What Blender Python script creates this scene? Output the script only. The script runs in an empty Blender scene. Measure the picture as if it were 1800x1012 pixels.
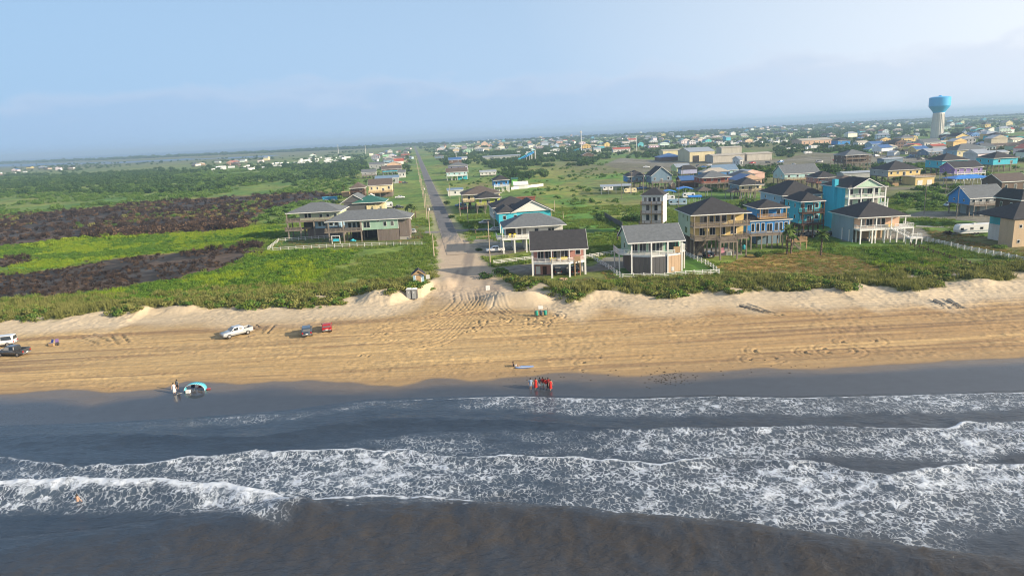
import bpy, math, random
import numpy as np
from mathutils import Matrix, Vector
R = math.radians
random.seed(7); rng = np.random.default_rng(11)
scene = bpy.context.scene
COL = scene.collection

# ------------------------------------------------------------------ camera
CAM_H, PITCH, ROLL, FPX = 37.0, R(12.78), R(2.77), 1200.0
cam = bpy.data.cameras.new('camera'); cam.lens = 24.0; cam.sensor_width = 36.0
cam.clip_start = 0.5; cam.clip_end = 200000.0
camo = bpy.data.objects.new('camera', cam); COL.objects.link(camo)
CM = Matrix.Translation((0, 0, CAM_H)) @ Matrix.Rotation(math.pi/2-PITCH, 4, 'X') @ Matrix.Rotation(-ROLL, 4, 'Z')
camo.matrix_world = CM; scene.camera = camo

# ------------------------------------------------------------------ sky, sun, exposure
SUN_EL, SUN_AZ = R(21.0), R(-24.0)           # azimuth measured from +X towards +Y
sun_dir = Vector((math.cos(SUN_EL)*math.cos(SUN_AZ), math.cos(SUN_EL)*math.sin(SUN_AZ), math.sin(SUN_EL)))
world = bpy.data.worlds.new('World'); scene.world = world; world.use_nodes = True
SKY_STRENGTH, SUN_STRENGTH, EXPOSURE = 0.076, 5.0, 0.72
scene.view_settings.view_transform = 'Standard'; scene.view_settings.look = 'None'
scene.view_settings.gamma = 1.0; scene.view_settings.use_curve_mapping = False
scene.view_settings.exposure = EXPOSURE
sl = bpy.data.lights.new('sun', 'SUN'); sl.energy = SUN_STRENGTH; sl.angle = R(0.6); sl.color = (1.0, 0.84, 0.62)
so = bpy.data.objects.new('sun', sl); COL.objects.link(so)
so.rotation_euler = (-sun_dir).to_track_quat('-Z', 'Y').to_euler(); so.location = (300, -150, 200)

def N(nt, t, **kw):
    n = nt.nodes.new(t)
    for k, v in kw.items(): setattr(n, k, v)
    return n
def L(nt, a, b): nt.links.new(a, b)
def ramp(nt, fac, stops, interp='LINEAR'):
    n = N(nt, 'ShaderNodeValToRGB'); n.color_ramp.interpolation = interp
    e = n.color_ramp.elements
    while len(e) < len(stops): e.new(0.5)
    for i, (p, c) in enumerate(stops):
        e[i].position = p; e[i].color = (c, c, c, 1) if not hasattr(c, '__len__') else (*c, 1)
    L(nt, fac, n.inputs[0]); return n
def mix(nt, fac, a, b, mode='MIX'):
    n = N(nt, 'ShaderNodeMix', data_type='RGBA', blend_type=mode)
    for s, v in ((0, fac), (6, a), (7, b)):
        if isinstance(v, (int, float)): n.inputs[s].default_value = v
        elif isinstance(v, tuple): n.inputs[s].default_value = (*v[:3], 1)
        else: L(nt, v, n.inputs[s])
    return n.outputs[2]
def math_(nt, op, a, b=None, c=None, clamp=False):
    n = N(nt, 'ShaderNodeMath', operation=op, use_clamp=clamp)
    for i, v in enumerate((a, b, c)):
        if v is None: continue
        if isinstance(v, (int, float)): n.inputs[i].default_value = v
        else: L(nt, v, n.inputs[i])
    return n.outputs[0]
def noise(nt, vec, scale, detail=4, rough=0.55, dist=0.0):
    n = N(nt, 'ShaderNodeTexNoise'); n.inputs['Scale'].default_value = scale
    n.inputs['Detail'].default_value = detail; n.inputs['Roughness'].default_value = rough
    n.inputs['Distortion'].default_value = dist
    if vec is not None: L(nt, vec, n.inputs['Vector'])
    return n
def mapping(nt, vec, scale=(1,1,1), rot=(0,0,0), loc=(0,0,0)):
    m = N(nt, 'ShaderNodeMapping'); m.inputs['Scale'].default_value = scale
    m.inputs['Rotation'].default_value = rot; m.inputs['Location'].default_value = loc
    L(nt, vec, m.inputs['Vector']); return m.outputs[0]

nt = world.node_tree; nt.nodes.clear()
sky = N(nt, 'ShaderNodeTexSky', sky_type='NISHITA'); sky.sun_disc = False
sky.sun_elevation = SUN_EL; sky.sun_rotation = math.pi/2 - SUN_AZ
sky.air_density = 1.0; sky.dust_density = 0.8; sky.ozone_density = 2.5; sky.altitude = 0
tc = N(nt, 'ShaderNodeTexCoord')
sep = N(nt, 'ShaderNodeSeparateXYZ'); L(nt, tc.outputs['Generated'], sep.inputs[0])
# thin low cumulus far out over the bay: billows where the elevation is 1 to 5 degrees
v1 = mapping(nt, tc.outputs['Generated'], scale=(1, 1, 2.6))
nz = noise(nt, v1, 13.0, 6, 0.5, 0.3)
nz2 = noise(nt, v1, 4.0, 3, 0.5)
zw = math_(nt, 'ADD', sep.outputs['Z'], math_(nt, 'MULTIPLY_ADD', nz.outputs[0], -.075, .0375))   # billowing top edge
zw = math_(nt, 'ADD', zw, math_(nt, 'MULTIPLY_ADD', nz2.outputs[0], -.06, .030))
bank = ramp(nt, zw, [(0.0, 0.35), (0.030, 0.80), (0.060, 0.85), (0.078, 0.0)])
puff = ramp(nt, zw, [(0.048, 0.0), (0.066, 1.0), (0.074, 0.6), (0.082, 0.0)])
# summer haze whitens the sky low down and towards the sun, all round the compass
dt = N(nt, 'ShaderNodeVectorMath', operation='DOT_PRODUCT'); L(nt, tc.outputs['Generated'], dt.inputs[0]); dt.inputs[1].default_value = tuple(sun_dir)
glow = ramp(nt, math_(nt, 'MULTIPLY_ADD', dt.outputs['Value'], .5, .5), [(0.08, 0.0), (0.35, 0.16), (0.50, 0.48), (0.62, 0.76), (1.0, 1.0)])
hazec = mix(nt, glow.outputs[0], (2.95, 4.70, 7.0), (9.2, 9.3, 9.5))
up = ramp(nt, sep.outputs['Z'], [(0.0, 0.97), (0.10, 0.90), (0.35, 0.62), (1.0, 0.25)])
skyb = mix(nt, up.outputs[0], sky.outputs[0], hazec)
skyb = mix(nt, math_(nt, 'MULTIPLY', bank.outputs[0], .30), skyb, (3.3, 4.3, 6.2))
skyc = mix(nt, math_(nt, 'MULTIPLY', puff.outputs[0], .13), skyb, (7.2, 7.0, 7.6))
bg = N(nt, 'ShaderNodeBackground'); bg.inputs[1].default_value = SKY_STRENGTH
L(nt, skyc, bg.inputs[0]); wo = N(nt, 'ShaderNodeOutputWorld'); L(nt, bg.outputs[0], wo.inputs[0])

# ------------------------------------------------------------------ survey: photo point -> spot on level ground
_M3 = CM.to_3x3()
def G(px, py, z=1.5):
    d = _M3 @ Vector(((px-900)/FPX, -(py-506)/FPX, -1.0)); t = (z-CAM_H)/d.z
    return d.x*t, d.y*t
def scale_at(px, py, z=1.5):                 # metres per photo pixel at that spot
    d = _M3 @ Vector(((px-900)/FPX, -(py-506)/FPX, -1.0)); return (z-CAM_H)/d.z/FPX
_M3n = np.array(_M3)
def Gn(pts, z=1.5): return np.array([G(x, y, z) for x, y in pts])
ROADSLOPE = -0.1335
def road_x(y): return -20.6 + ROADSLOPE*(y-239.0)

# ------------------------------------------------------------------ numpy noise
_tab = np.random.default_rng(5).random((8, 256, 256)).astype(np.float32)
def vnoise(x, y, k=0):
    t = _tab[k % 8]; xi = np.floor(x).astype(np.int64); yi = np.floor(y).astype(np.int64)
    fx = x-xi; fy = y-yi; fx = fx*fx*(3-2*fx); fy = fy*fy*(3-2*fy)
    a = t[yi & 255, xi & 255]; b = t[yi & 255, (xi+1) & 255]; c = t[(yi+1) & 255, xi & 255]; d = t[(yi+1) & 255, (xi+1) & 255]
    return (a*(1-fx)+b*fx)*(1-fy)+(c*(1-fx)+d*fx)*fy
def fbm(x, y, o=4, k=0):
    s = 0; a = 1; t = 0
    for i in range(o):
        s = s+a*vnoise(x*2**i+17.3*i, y*2**i+9.1*i, k+i); t += a; a *= 0.5
    return s/t
def sst(a, b, x): u = np.clip((x-a)/(b-a), 0, 1); return u*u*(3-2*u)
def inpoly(X, Y, P):
    P = np.asarray(P); n = len(P); r = np.zeros(X.shape, bool)
    for i in range(n):
        x0, y0 = P[i]; x1, y1 = P[(i+1) % n]
        if y0 == y1: continue
        c = ((y0 > Y) != (y1 > Y)) & (X < (x1-x0)*(Y-y0)/(y1-y0)+x0); r ^= c
    return r

# ------------------------------------------------------------------ object helpers
def link(o, parent=None):
    COL.objects.link(o)
    if parent is not None: o.parent = parent
    return o
def tag(o, label=None, cat=None, group=None, kind=None):
    if label: o['label'] = label
    if cat: o['category'] = cat
    if group: o['group'] = group
    if kind: o['kind'] = kind
    return o
def thing(name, label, cat, loc=(0,0,0), rz=0.0, group=None):
    o = bpy.data.objects.new(name, None); o.empty_display_size = 0.5; link(o)
    o.location = loc; o.rotation_euler = (0, 0, rz); return tag(o, label, cat, group)
def mesh_np(name, V, F, mats, smooth=True, attrs=None, midx=None):
    me = bpy.data.meshes.new(name); V = np.asarray(V, np.float32); F = np.asarray(F, np.int32); k = F.shape[1]
    me.vertices.add(len(V)); me.vertices.foreach_set('co', V.ravel())
    me.loops.add(F.size); me.loops.foreach_set('vertex_index', F.ravel())
    me.polygons.add(len(F)); me.polygons.foreach_set('loop_start', np.arange(0, F.size, k, dtype=np.int32))
    me.polygons.foreach_set('loop_total', np.full(len(F), k, np.int32))
    if midx is not None: me.polygons.foreach_set('material_index', np.asarray(midx, np.int32))
    me.polygons.foreach_set('use_smooth', np.full(len(F), smooth))
    me.update(calc_edges=True)
    for a, (typ, arr) in (attrs or {}).items():
        at = me.attributes.new(a, typ, 'POINT')
        at.data.foreach_set({'FLOAT': 'value', 'FLOAT_COLOR': 'color', 'INT': 'value'}[typ], np.asarray(arr, np.float32 if typ != 'INT' else np.int32).ravel())
    for m in (mats if isinstance(mats, (list, tuple)) else [mats]): me.materials.append(m)
    return me
def grid_faces(nx, ny, off=0):
    i = np.arange(ny-1)[:, None]*nx+np.arange(nx-1)[None, :]; i = i.ravel()+off
    return np.stack([i, i+1, i+1+nx, i+nx], 1)

# ------------------------------------------------------------------ materials
MATS = {}
def mat(name, col, rough=0.7, var=0.12, vscale=0.8, metal=0.0, spec=0.4, bump=0.0, streak=False):
    if name in MATS: return MATS[name]
    m = bpy.data.materials.new(name); m.use_nodes = True; nt = m.node_tree; b = nt.nodes['Principled BSDF']
    g = N(nt, 'ShaderNodeNewGeometry'); vec = g.outputs['Position']
    if streak: vec = mapping(nt, vec, scale=(1.0, 1.0, 0.18))
    n = noise(nt, vec, vscale, 5, 0.6)
    n2 = noise(nt, g.outputs['Position'], vscale*7, 3, 0.6)
    f = math_(nt, 'ADD', math_(nt, 'MULTIPLY', n.outputs[0], 0.65), math_(nt, 'MULTIPLY', n2.outputs[0], 0.35))
    r = ramp(nt, f, [(0.28, 1-var*1.5), (0.72, 1+var)])
    L(nt, mix(nt, 1.0, tuple(col), r.outputs[0], 'MULTIPLY'), b.inputs['Base Color'])
    b.inputs['Roughness'].default_value = rough; b.inputs['Metallic'].default_value = metal
    b.inputs['Specular IOR Level'].default_value = spec
    if bump:
        bp = N(nt, 'ShaderNodeBump'); bp.inputs['Strength'].default_value = bump; bp.inputs['Distance'].default_value = 0.05
        L(nt, n2.outputs[0], bp.inputs['Height']); L(nt, bp.outputs[0], b.inputs['Normal'])
    MATS[name] = m; return m
def glass(name='window_glass', col=(0.018, 0.024, 0.032), rough=0.06):
    if name in MATS: return MATS[name]
    m = bpy.data.materials.new(name); m.use_nodes = True; b = m.node_tree.nodes['Principled BSDF']
    nt = m.node_tree; oi = N(nt, 'ShaderNodeObjectInfo')
    c = ramp(nt, oi.outputs['Random'], [(0.0, tuple(col)), (.55, tuple(x*2.2 for x in col)), (.72, (.11, .115, .12)), (.9, (.26, .25, .23))], 'CONSTANT').outputs[0]; L(nt, c, b.inputs['Base Color'])
    b.inputs['Roughness'].default_value = rough; b.inputs['Specular IOR Level'].default_value = 0.6
    MATS[name] = m; return m
# ================================================================== LAND
dune_left = Gn([(-260,585),(-120,575),(0,568),(60,566),(130,562),(200,556),(235,561),(280,545),(330,546),(400,541),(440,546),(480,541),(560,542),(620,532),(690,531),(745,517),(762,503)])
dune_right = Gn([(852,503),(862,516),(905,512),(950,516),(980,530),(1010,535),(1050,516),(1100,525),(1190,526),(1230,515),(1290,521),(1330,511),(1400,516),(1450,510),(1480,518),(1540,506),(1600,516),(1660,501),(1700,503),(1780,491),(1900,487),(2100,470)])
def dune_y(X):
    d = np.vstack([dune_left, dune_right])
    return np.interp(X, d[:, 0], d[:, 1])
_we = Gn([(-300,770),(0,752),(150,748),(330,738),(500,725),(640,706),(760,702),(900,697),(1000,700),(1100,702),(1250,697),(1400,700),(1600,695),(1800,690),(2100,682)], 0.0)
def shore_y(X): return np.interp(X, _we[:, 0], _we[:, 1])
_wl = Gn([(-300,708),(0,694),(120,688),(190,694),(290,684),(330,672),(430,676),(520,672),(700,676),(760,668),(900,664),(1000,657),(1120,660),(1280,651),(1400,650),(1600,640),(1800,628),(2100,610)], 0.3)
def wet_y(X): return np.interp(X, _wl[:, 0], _wl[:, 1])
road_half_pts = np.array([[100, 16.0], [138, 11.0], [150, 8.2], [165, 6.4], [200, 5.4], [240, 4.2], [300, 3.5], [9000, 3.5]])
def corridor(X, Y): return np.abs(X-road_x(Y)-np.interp(Y, [130, 150, 200], [0.5, 0.3, 0.0])) / np.interp(Y, road_half_pts[:, 0], road_half_pts[:, 1])
mounds = [(910, 531, 6.5, 2.3, 2.1), (880, 525, 4.5, 2.6, 1.5), (940, 533, 3.2, 2.0, 0.9), (1050, 524, 4.0, 2.5, 1.1), (1460, 517, 5.0, 2.2, 0.8), (1720, 503, 5.0, 2.5, 0.9), (320, 548, 4.5, 2.2, 0.9), (255, 553, 3.0, 2.0, 0.7)]
mounds = [(*G(a, b), sx, sy, h) for a, b, sx, sy, h in mounds]
def land_z(X, Y):
    ds = Y-shore_y(X); dd = Y-dune_y(X)
    z = 0.55*sst(-1, 12, ds)+0.95*sst(8, 48, ds)-1.6*sst(0, -14, ds)
    cor = corridor(X, Y); off = sst(1.0, 1.9, cor)
    ridge = np.exp(-((dd-5)/7.5)**2)*(0.15+1.6*fbm(X*0.07+3, Y*0.1, 3, 1))*off
    z = z+ridge+sst(0, 6, dd)*0.0
    z = z+off*sst(-2, 4, dd)*(0.9*(fbm(X*0.16, Y*0.2, 3, 2)-0.45))*sst(45, 12, dd)
    lb = sst(-36, -30, X)*sst(-12, -16, X)          # cut sand bank left of the road mouth
    z = z+lb*1.5*sst(-4.6, -0.6, dd)*sst(12, 2, dd)*(0.8+0.4*fbm(X*0.35, Y*0.1, 3, 3))
    for mx, my, sx, sy, h in mounds: z = z+h*np.exp(-(((X-mx)/sx)**2+((Y-my)/sy)**2)**1.3)
    z = z+(fbm(X*0.03, Y*0.03, 3, 4)-0.5)*0.5*sst(20, 60, dd)*sst(3000, 1500, Y)
    return z
# tints: real colours of sand, turf, scorched ground, gravel
def P(pts): return Gn(pts)
BURN_NEAR = P([(-200,500),(0,482),(50,482),(112,472),(175,457),(300,446),(380,437),(442,431),(449,440),(440,452),(412,462),(375,475),(312,492),(225,502),(150,517),(60,522),(0,527),(-200,540)])
BURN_SM = P([(-60,455),(40,452),(58,461),(20,468),(-60,474)])
BURN_FAR = P([(-200,405),(0,380),(60,376),(125,370),(212,360),(350,350),(450,344),(560,338),(600,345),(560,352),(480,362),(440,380),(425,398),(380,407),(265,412),(200,412),(120,420),(60,430),(0,433),(-200,445)])
LUSH = P([(-200,450),(0,432),(120,421),(260,413),(420,402),(470,395),(480,412),(440,428),(300,444),(170,456),(110,470),(40,480),(0,452),(-200,470)])
LUSH2 = P([(150,520),(230,503),(312,493),(380,476),(440,455),(470,436),(540,438),(610,440),(600,465),(560,490),(540,520),(420,528),(250,535)])
FIELD_R = P([(880,310),(960,300),(1060,290),(1150,300),(1130,345),(1190,380),(1190,440),(1130,450),(1040,400),(980,380),(930,340)])
LAWN = P([(1045,460),(1100,440),(1210,446),(1262,478),(1095,492)])
LAWN2 = P([(935,492),(1060,470),(1092,494),(1040,500),(960,500)])
DRY_R = P([(1250,470),(1330,448),(1420,440),(1500,452),(1560,478),(1480,490),(1380,486),(1290,484)])
GREEN_R = P([(1520,440),(1600,448),(1700,470),(1690,492),(1580,492),(1540,470)])
BROWN_R = P([(1600,420),(1700,440),(1800,462),(1860,470),(1860,440),(1760,420),(1640,405)])
YARD_L = P([(470,440),(520,405),(740,395),(745,425),(600,440)])
LOT1 = P([(1060,290),(1090,278),(1180,283),(1380,280),(1420,268),(1560,272),(1640,280),(1640,288),(1400,292),(1200,300),(1130,304),(1150,312)])
DRIVE1 = P([(868,470),(940,463),(1040,468),(1060,452),(1200,448),(1200,458),(1060,476),(950,485),(880,480)])
DRIVE2 = P([(745,402),(822,400),(830,410),(745,412)])
DRIVE2b = P([(835,420),(930,428),(930,440),(845,452),(822,470),(815,440)])
ROADS = P([(1570,384),(1620,372),(1700,372),(1800,386),(1860,392),(1860,412),(1800,402),(1700,388),(1640,384)])
ROAD_E = P([(1590,376),(1560,366),(1440,352),(1360,346),(1360,350),(1440,358),(1560,376)])
ROAD_E2 = P([(1480,330),(1640,327),(1700,336),(1800,352),(1860,357),(1860,362),(1790,357),(1700,342),(1640,332),(1480,336)])
PAD = P([(1470,408),(1620,400),(1640,418),(1480,424)])
PAD2 = P([(1380,402),(1600,412),(1600,420),(1380,412)])
FARGREEN = P([(620,300),(700,258),(712,262),(690,300)])
def tint(X, Y):
    n1 = fbm(X*0.02, Y*0.012, 4, 1); n2 = fbm(X*0.09, Y*0.06, 4, 2); n3 = fbm(X*0.5, Y*0.3, 3, 3)
    a = np.clip(Y/90.0, 1.2, 30)
    PX = X+(fbm(X/a*0.35, Y/a*0.25, 3, 5)-0.5)*a*4.0; PY = Y+(fbm(X/a*0.35+40, Y/a*0.25, 3, 6)-0.5)*a*4.0
    def c(*v): return np.array(v, np.float32)
    def lerp(A, B, t): return A+(B-A)*t[..., None]
    g0 = lerp(c(.075,.175,.022)[None], c(.20,.245,.045)[None], sst(.32,.68,n1*.6+n2*.4))
    C = lerp(g0, c(.20,.165,.07)[None]+0*g0, sst(.60,.78,n2*.55+n1*.45)*0.7)
    C = lerp(C, c(.03,.085,.018)[None]+0*C, sst(.55,.72,n3)*0.45)
    def put(mask, col, amt=1.0, C_=None):
        nonlocal C
        col = np.asarray(col, np.float32); C = lerp(C, (col[None] if col.ndim == 1 else col)+0*C, mask.astype(np.float32)*amt)
    lush = lerp(c(.07,.19,.02)[None], c(.25,.31,.025)[None], sst(.35,.65,n2*.6+n3*.4))
    put(inpoly(PX, PY, LUSH), lush*c(.85,1.0,1.1)); put(inpoly(PX, PY, LUSH2), lerp(lush, c(.24,.28,.02)[None], sst(.4,.6,n1)))
    put(inpoly(PX, PY, FIELD_R), lerp(c(.085,.22,.02)[None], c(.24,.26,.05)[None], sst(.4,.65,n2*.6+n1*.4)), .85)
    put(inpoly(PX, PY, FARGREEN), c(.07,.17,.03), .8)
    burn = lerp(c(.017,.0155,.016)[None], c(.072,.058,.048)[None], sst(.42,.72,n3*.6+n2*.4))
    burn = lerp(burn, c(.10,.105,.115)[None], sst(.60,.74,fbm(X*.05, Y*.2, 3, 6))*.4)
    bm = inpoly(PX, PY, BURN_NEAR) | inpoly(PX, PY, BURN_SM) | inpoly(PX, PY, BURN_FAR)
    for bp in (BURN_NEAR, BURN_FAR):                      # scorched straw along the fringe
        cen = bp.mean(0); k = 1.06
        ring = inpoly(cen[0]+(PX-cen[0])/k, cen[1]+(PY-cen[1])/1.10, bp) & ~bm
        put(ring, c(.23,.15,.05), .65)
    put(bm, burn); put(bm & (n2 > .60), c(.13,.085,.055), .45)
    put(inpoly(PX, PY, YARD_L), c(.115,.135,.04), .7)
    put(inpoly(PX, PY, LAWN), c(.06,.165,.014), .9); put(inpoly(PX, PY, LAWN2), c(.10,.16,.02), .9)
    put(inpoly(PX, PY, DRY_R), lerp(c(.30,.19,.055)[None], c(.19,.155,.045)[None], sst(.4,.65,n2)), .85)
    put(inpoly(PX, PY, BROWN_R), lerp(c(.15,.105,.055)[None], c(.135,.13,.04)[None], sst(.4,.6,n2)), .85)
    put(inpoly(PX, PY, GREEN_R), c(.10,.175,.025), .8)
    gr = lerp(c(.16,.15,.14)[None], c(.24,.22,.19)[None], n3)
    for p in (LOT1, DRIVE1, DRIVE2b, ROADS, ROAD_E, ROAD_E2, PAD, PAD2): put(inpoly(X+(PX-X)*.25, Y+(PY-Y)*.25, p), gr, .92)
    # dune crest: olive scrub ground; bare sand seaward of it and along the track
    dd = Y-dune_y(X)+(fbm(X*.22, Y*.2, 4, 3)-.5)*9.0
    put(sst(32, 10, dd), lerp(c(.11,.125,.035)[None], c(.16,.13,.06)[None], n3), .8)
    cor = corridor(X, Y)+(fbm(X*.3, Y*.2, 3, 2)-.5)*.55
    sand_f = np.maximum(sst(1.5, -1.0, dd), sst(1.45, 1.02, cor)*sst(255, 235, Y))
    sand_f = np.maximum(sand_f, sst(1.9, 1.1, cor)*sst(700, 300, Y)*.55)
    bare = (fbm(X*.11+5, Y*.15, 4, 7) > .63) & (dd < 9) ; sand_f = np.maximum(sand_f, bare*.9)
    pale = lerp(c(.55,.46,.335)[None], c(.46,.37,.25)[None], n2)
    gold = lerp(c(.43,.31,.158)[None], c(.335,.235,.122)[None], fbm(X*.02, Y*.25, 4, 1)); gold = lerp(gold, c(.34,.22,.115)[None], sst(-30, 70, X)*.65)
    # along-beach streaks where tyres pressed the damp sand
    st = fbm(X*.018+3, Y*.9-X*.012, 4, 4); gold = lerp(gold, c(.22,.145,.085)[None], sst(.47,.68,st)*.85)
    gold = lerp(gold, c(.55,.40,.20)[None], sst(.60,.75,fbm(X*.02, Y*1.3-X*.02, 3, 6))*.5)
    tt = sst(-6.5, -17, Y-dune_y(X)+(fbm(X*.05, Y*.12, 3, 5)-.5)*9)
    S = lerp(pale, gold, tt)
    roadsand = lerp(c(.46,.365,.265)[None], c(.26,.215,.175)[None], sst(.40,.68,fbm(X*.9, Y*.04, 3, 2)))
    S = lerp(S, roadsand, sst(1.5, .7, cor)*sst(136, 158, Y))
    damp = sst(6.5, 0.0, Y-wet_y(X)+(fbm(X*.12, Y*.2, 4, 2)-.5)*3.0)
    S = lerp(S, c(.33,.225,.12)[None]+0*S, damp*.75)
    wet = sst(0.5, -0.6, Y-wet_y(X)+(fbm(X*.16, Y*.35, 4, 6)-.5)*2.6)
    deep = sst(-1.0, -5.0, Y-wet_y(X)+(fbm(X*.08, Y*.3, 3, 1)-.5)*4)
    wcol = lerp(c(.150,.122,.098)[None], c(.052,.060,.074)[None], deep)
    S = lerp(S, wcol, wet)
    C = lerp(C, S, sand_f)
    # far shore marsh
    C = lerp(C, c(.15,.15,.085)[None]+0*C, sst(900, 2200, Y)*sst(-80, -700, X)*.75)
    C = lerp(C, lerp(c(.15,.125,.075)[None], c(.10,.115,.05)[None], n2), sst(20, 90, X)*sst(210, 270, Y)*sst(1500, 800, Y)*(1-sand_f)*sst(.38, .6, n1)*.75)
    rough = 0.92-0.50*wet*sst(.5, 1, sand_f)-0.20*deep*wet
    return np.clip(C, .01, .9), rough, sand_f, wet*(.72+.28*deep)

def land_material():
    m = bpy.data.materials.new('ground_surface'); m.use_nodes = True; nt = m.node_tree; b = nt.nodes['Principled BSDF']
    at = N(nt, 'ShaderNodeAttribute', attribute_name='tint'); ar = N(nt, 'ShaderNodeAttribute', attribute_name='wetness')
    as_ = N(nt, 'ShaderNodeAttribute', attribute_name='sand')
    g = N(nt, 'ShaderNodeNewGeometry')
    n1 = noise(nt, mapping(nt, g.outputs['Position'], scale=(.55, .9, 1)), 1.0, 6, .65)
    n2 = noise(nt, mapping(nt, g.outputs['Position'], scale=(.10, .16, 1)), 1.0, 5, .6)
    gr = ramp(nt, n1.outputs[0], [(.30, .52), (.70, 1.42)]); sr = ramp(nt, n1.outputs[0], [(.30, .90), (.70, 1.08)])
    gg = mix(nt, 1.0, at.outputs['Color'], gr.outputs[0], 'MULTIPLY')
    gg = mix(nt, 1.0, gg, ramp(nt, n2.outputs[0], [(.3, .60), (.7, 1.38)]).outputs[0], 'MULTIPLY')
    ss = mix(nt, 1.0, at.outputs['Color'], sr.outputs[0], 'MULTIPLY')
    L(nt, mix(nt, as_.outputs['Fac'], gg, ss), b.inputs['Base Color'])
    r = math_(nt, 'SUBTRACT', .93, math_(nt, 'MULTIPLY', ar.outputs['Fac'], .80)); L(nt, r, b.inputs['Roughness'])
    b.inputs['Specular IOR Level'].default_value = .35
    bp = N(nt, 'ShaderNodeBump'); bp.inputs['Distance'].default_value = .12
    L(nt, math_(nt, 'SUBTRACT', .75, math_(nt, 'MULTIPLY', ar.outputs['Fac'], .72)), bp.inputs['Strength'])
    n3 = noise(nt, mapping(nt, g.outputs['Position'], scale=(1.2, 2.0, 1)), 1.0, 4, .6)
    L(nt, n3.outputs[0], bp.inputs['Height']); L(nt, bp.outputs[0], b.inputs['Normal'])
    return m
LANDMAT = land_material()

# ---- beach sheet, fine grid, with wheel ruts and footprints pressed into it
BX0, BX1, BY0, BY1, BD = -118.0, 112.0, 76.0, 160.0, 0.22
bx = np.arange(BX0, BX1, BD); by = np.arange(BY0, BY1, BD)
X, Y = np.meshgrid(bx, by); Zb = land_z(X, Y)
relief = np.zeros_like(X)
def rut(pts, depth=0.09, w=0.26, gauge=1.6):
    p = np.array(pts, float); t = np.linspace(0, 1, len(p)); n = max(60, int(np.abs(np.diff(p, axis=0)).sum()/0.16))
    # Catmull-like smoothing through repeated averaging of a dense polyline
    u = np.linspace(0, 1, n); q = np.stack([np.interp(u, t, p[:, 0]), np.interp(u, t, p[:, 1])], 1)
    k = max(3, n//7) | 1; ker = np.hanning(k+2)[1:-1]; ker /= ker.sum()
    qq = np.stack([np.convolve(np.pad(q[:, i], k//2, mode='edge'), ker, 'valid') for i in (0, 1)], 1)
    tn = np.gradient(qq, axis=0); tn /= np.linalg.norm(tn, axis=1)[:, None]+1e-9; nn = np.stack([-tn[:, 1], tn[:, 0]], 1)
    for side in (-.5, .5):
        for o, dz in ((0, -depth), (0.42, depth*.75), (-0.42, depth*.75)):
            c = qq+nn*(side*gauge+o); jj = ((c[:, 0]-BX0)/BD); ii = ((c[:, 1]-BY0)/BD)
            for di in (-1, 0, 1):
                for dj in (-1, 0, 1):
                    a = np.rint(ii).astype(int)+di; b_ = np.rint(jj).astype(int)+dj
                    ok = (a >= 0) & (a < len(by)) & (b_ >= 0) & (b_ < len(bx))
                    d2 = ((a-ii)**2+(b_-jj)**2)*BD*BD
                    np.add.at(relief, (a[ok], b_[ok]), dz*np.exp(-d2[ok]/(w*w))*0.5)
rr = random.Random(3)
for i in range(46):                       # fan of tracks leaving the road for the beach
    x0 = rr.uniform(-12.5, -3.5); yb = rr.uniform(112, 131)
    if i % 3 != 2: xe = rr.uniform(-75, -30)
    else: xe = rr.uniform(20, 60)
    s = 1 if xe > 0 else -1
    rut([(x0-1.5, 158), (x0, 146), (x0+s*1.5, 138), (x0+s*6, yb+5), (x0+s*14, yb+1.0), (xe*.7, yb-.5), (xe, yb-rr.uniform(-1, 2))], rr.uniform(.018, .045), .2)
for i in range(10):
    x0 = rr.uniform(-14, 4); r = rr.uniform(3, 8); yb = rr.uniform(122, 132)
    rut([(x0+r*math.cos(a), yb+.55*r*math.sin(a)) for a in np.linspace(rr.uniform(-2, 0), rr.uniform(1, 3), 9)], .07)
for i in range(46):                       # traffic along the beach
    y0 = rr.uniform(103, 134); x0 = rr.uniform(-118, 40); ln = rr.uniform(40, 150); sl_ = rr.uniform(-.03, .03)
    rut([(x0+ln*k/6, y0+sl_*ln*k/6+rr.uniform(-.5, .5)) for k in range(7)], rr.uniform(.025, .07))
for (a, b_, c_, d_) in [((140,600),(172,605)),((160,589),(200,602)),((193,590),(206,604)),((212,588),(225,601)),((1298,537),(1380,555)),((1310,535),(1350,548)),((1640,528),(1668,541)),((1664,527),(1690,540)),((378,622),(412,600)),((430,597),(452,608)),((455,598),(470,585)),((470,610),(490,600))] if False else [(*p, *q) for p, q in [((140,594),(172,604)),((160,589),(200,602)),((193,590),(206,604)),((212,588),(225,601)),((1298,537),(1380,555)),((1310,535),(1350,548)),((1640,528),(1668,541)),((1664,527),(1690,540)),((432,575),(450,580)),((470,585),(482,572))]]:
    p0 = G(a, b_, 1.4); p1 = G(c_, d_, 1.4); mid = ((p0[0]+p1[0])/2, (p0[1]+p1[1])/2)
    rut([p0, mid, p1], .10, .30, .35)
for i in range(9):                        # turning circles near the tide line
    cx, cy = rr.uniform(10, 62), rr.uniform(99, 108); r = rr.uniform(2.5, 5)
    rut([(cx+r*math.cos(a), cy+.6*r*math.sin(a)) for a in np.linspace(rr.uniform(0, 3), rr.uniform(4, 7), 11)], .03)
ds = Y-shore_y(X); drysand = sst(0.0, 2.5, Y-wet_y(X))
scuff = (fbm(X*1.4, Y*1.4, 3, 1)-.5)*(.10+.16*sst(.42, .6, fbm(X*.12, Y*.14, 3, 4)))+(fbm(X*.45, Y*.6, 3, 6)-.5)*.35*sst(-9, -2, Y-dune_y(X))
streak = (fbm(X*.06+2, Y*1.9-X*.03, 4, 5)-.5)*.20
fall = (Y < dune_y(X)+3)
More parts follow.
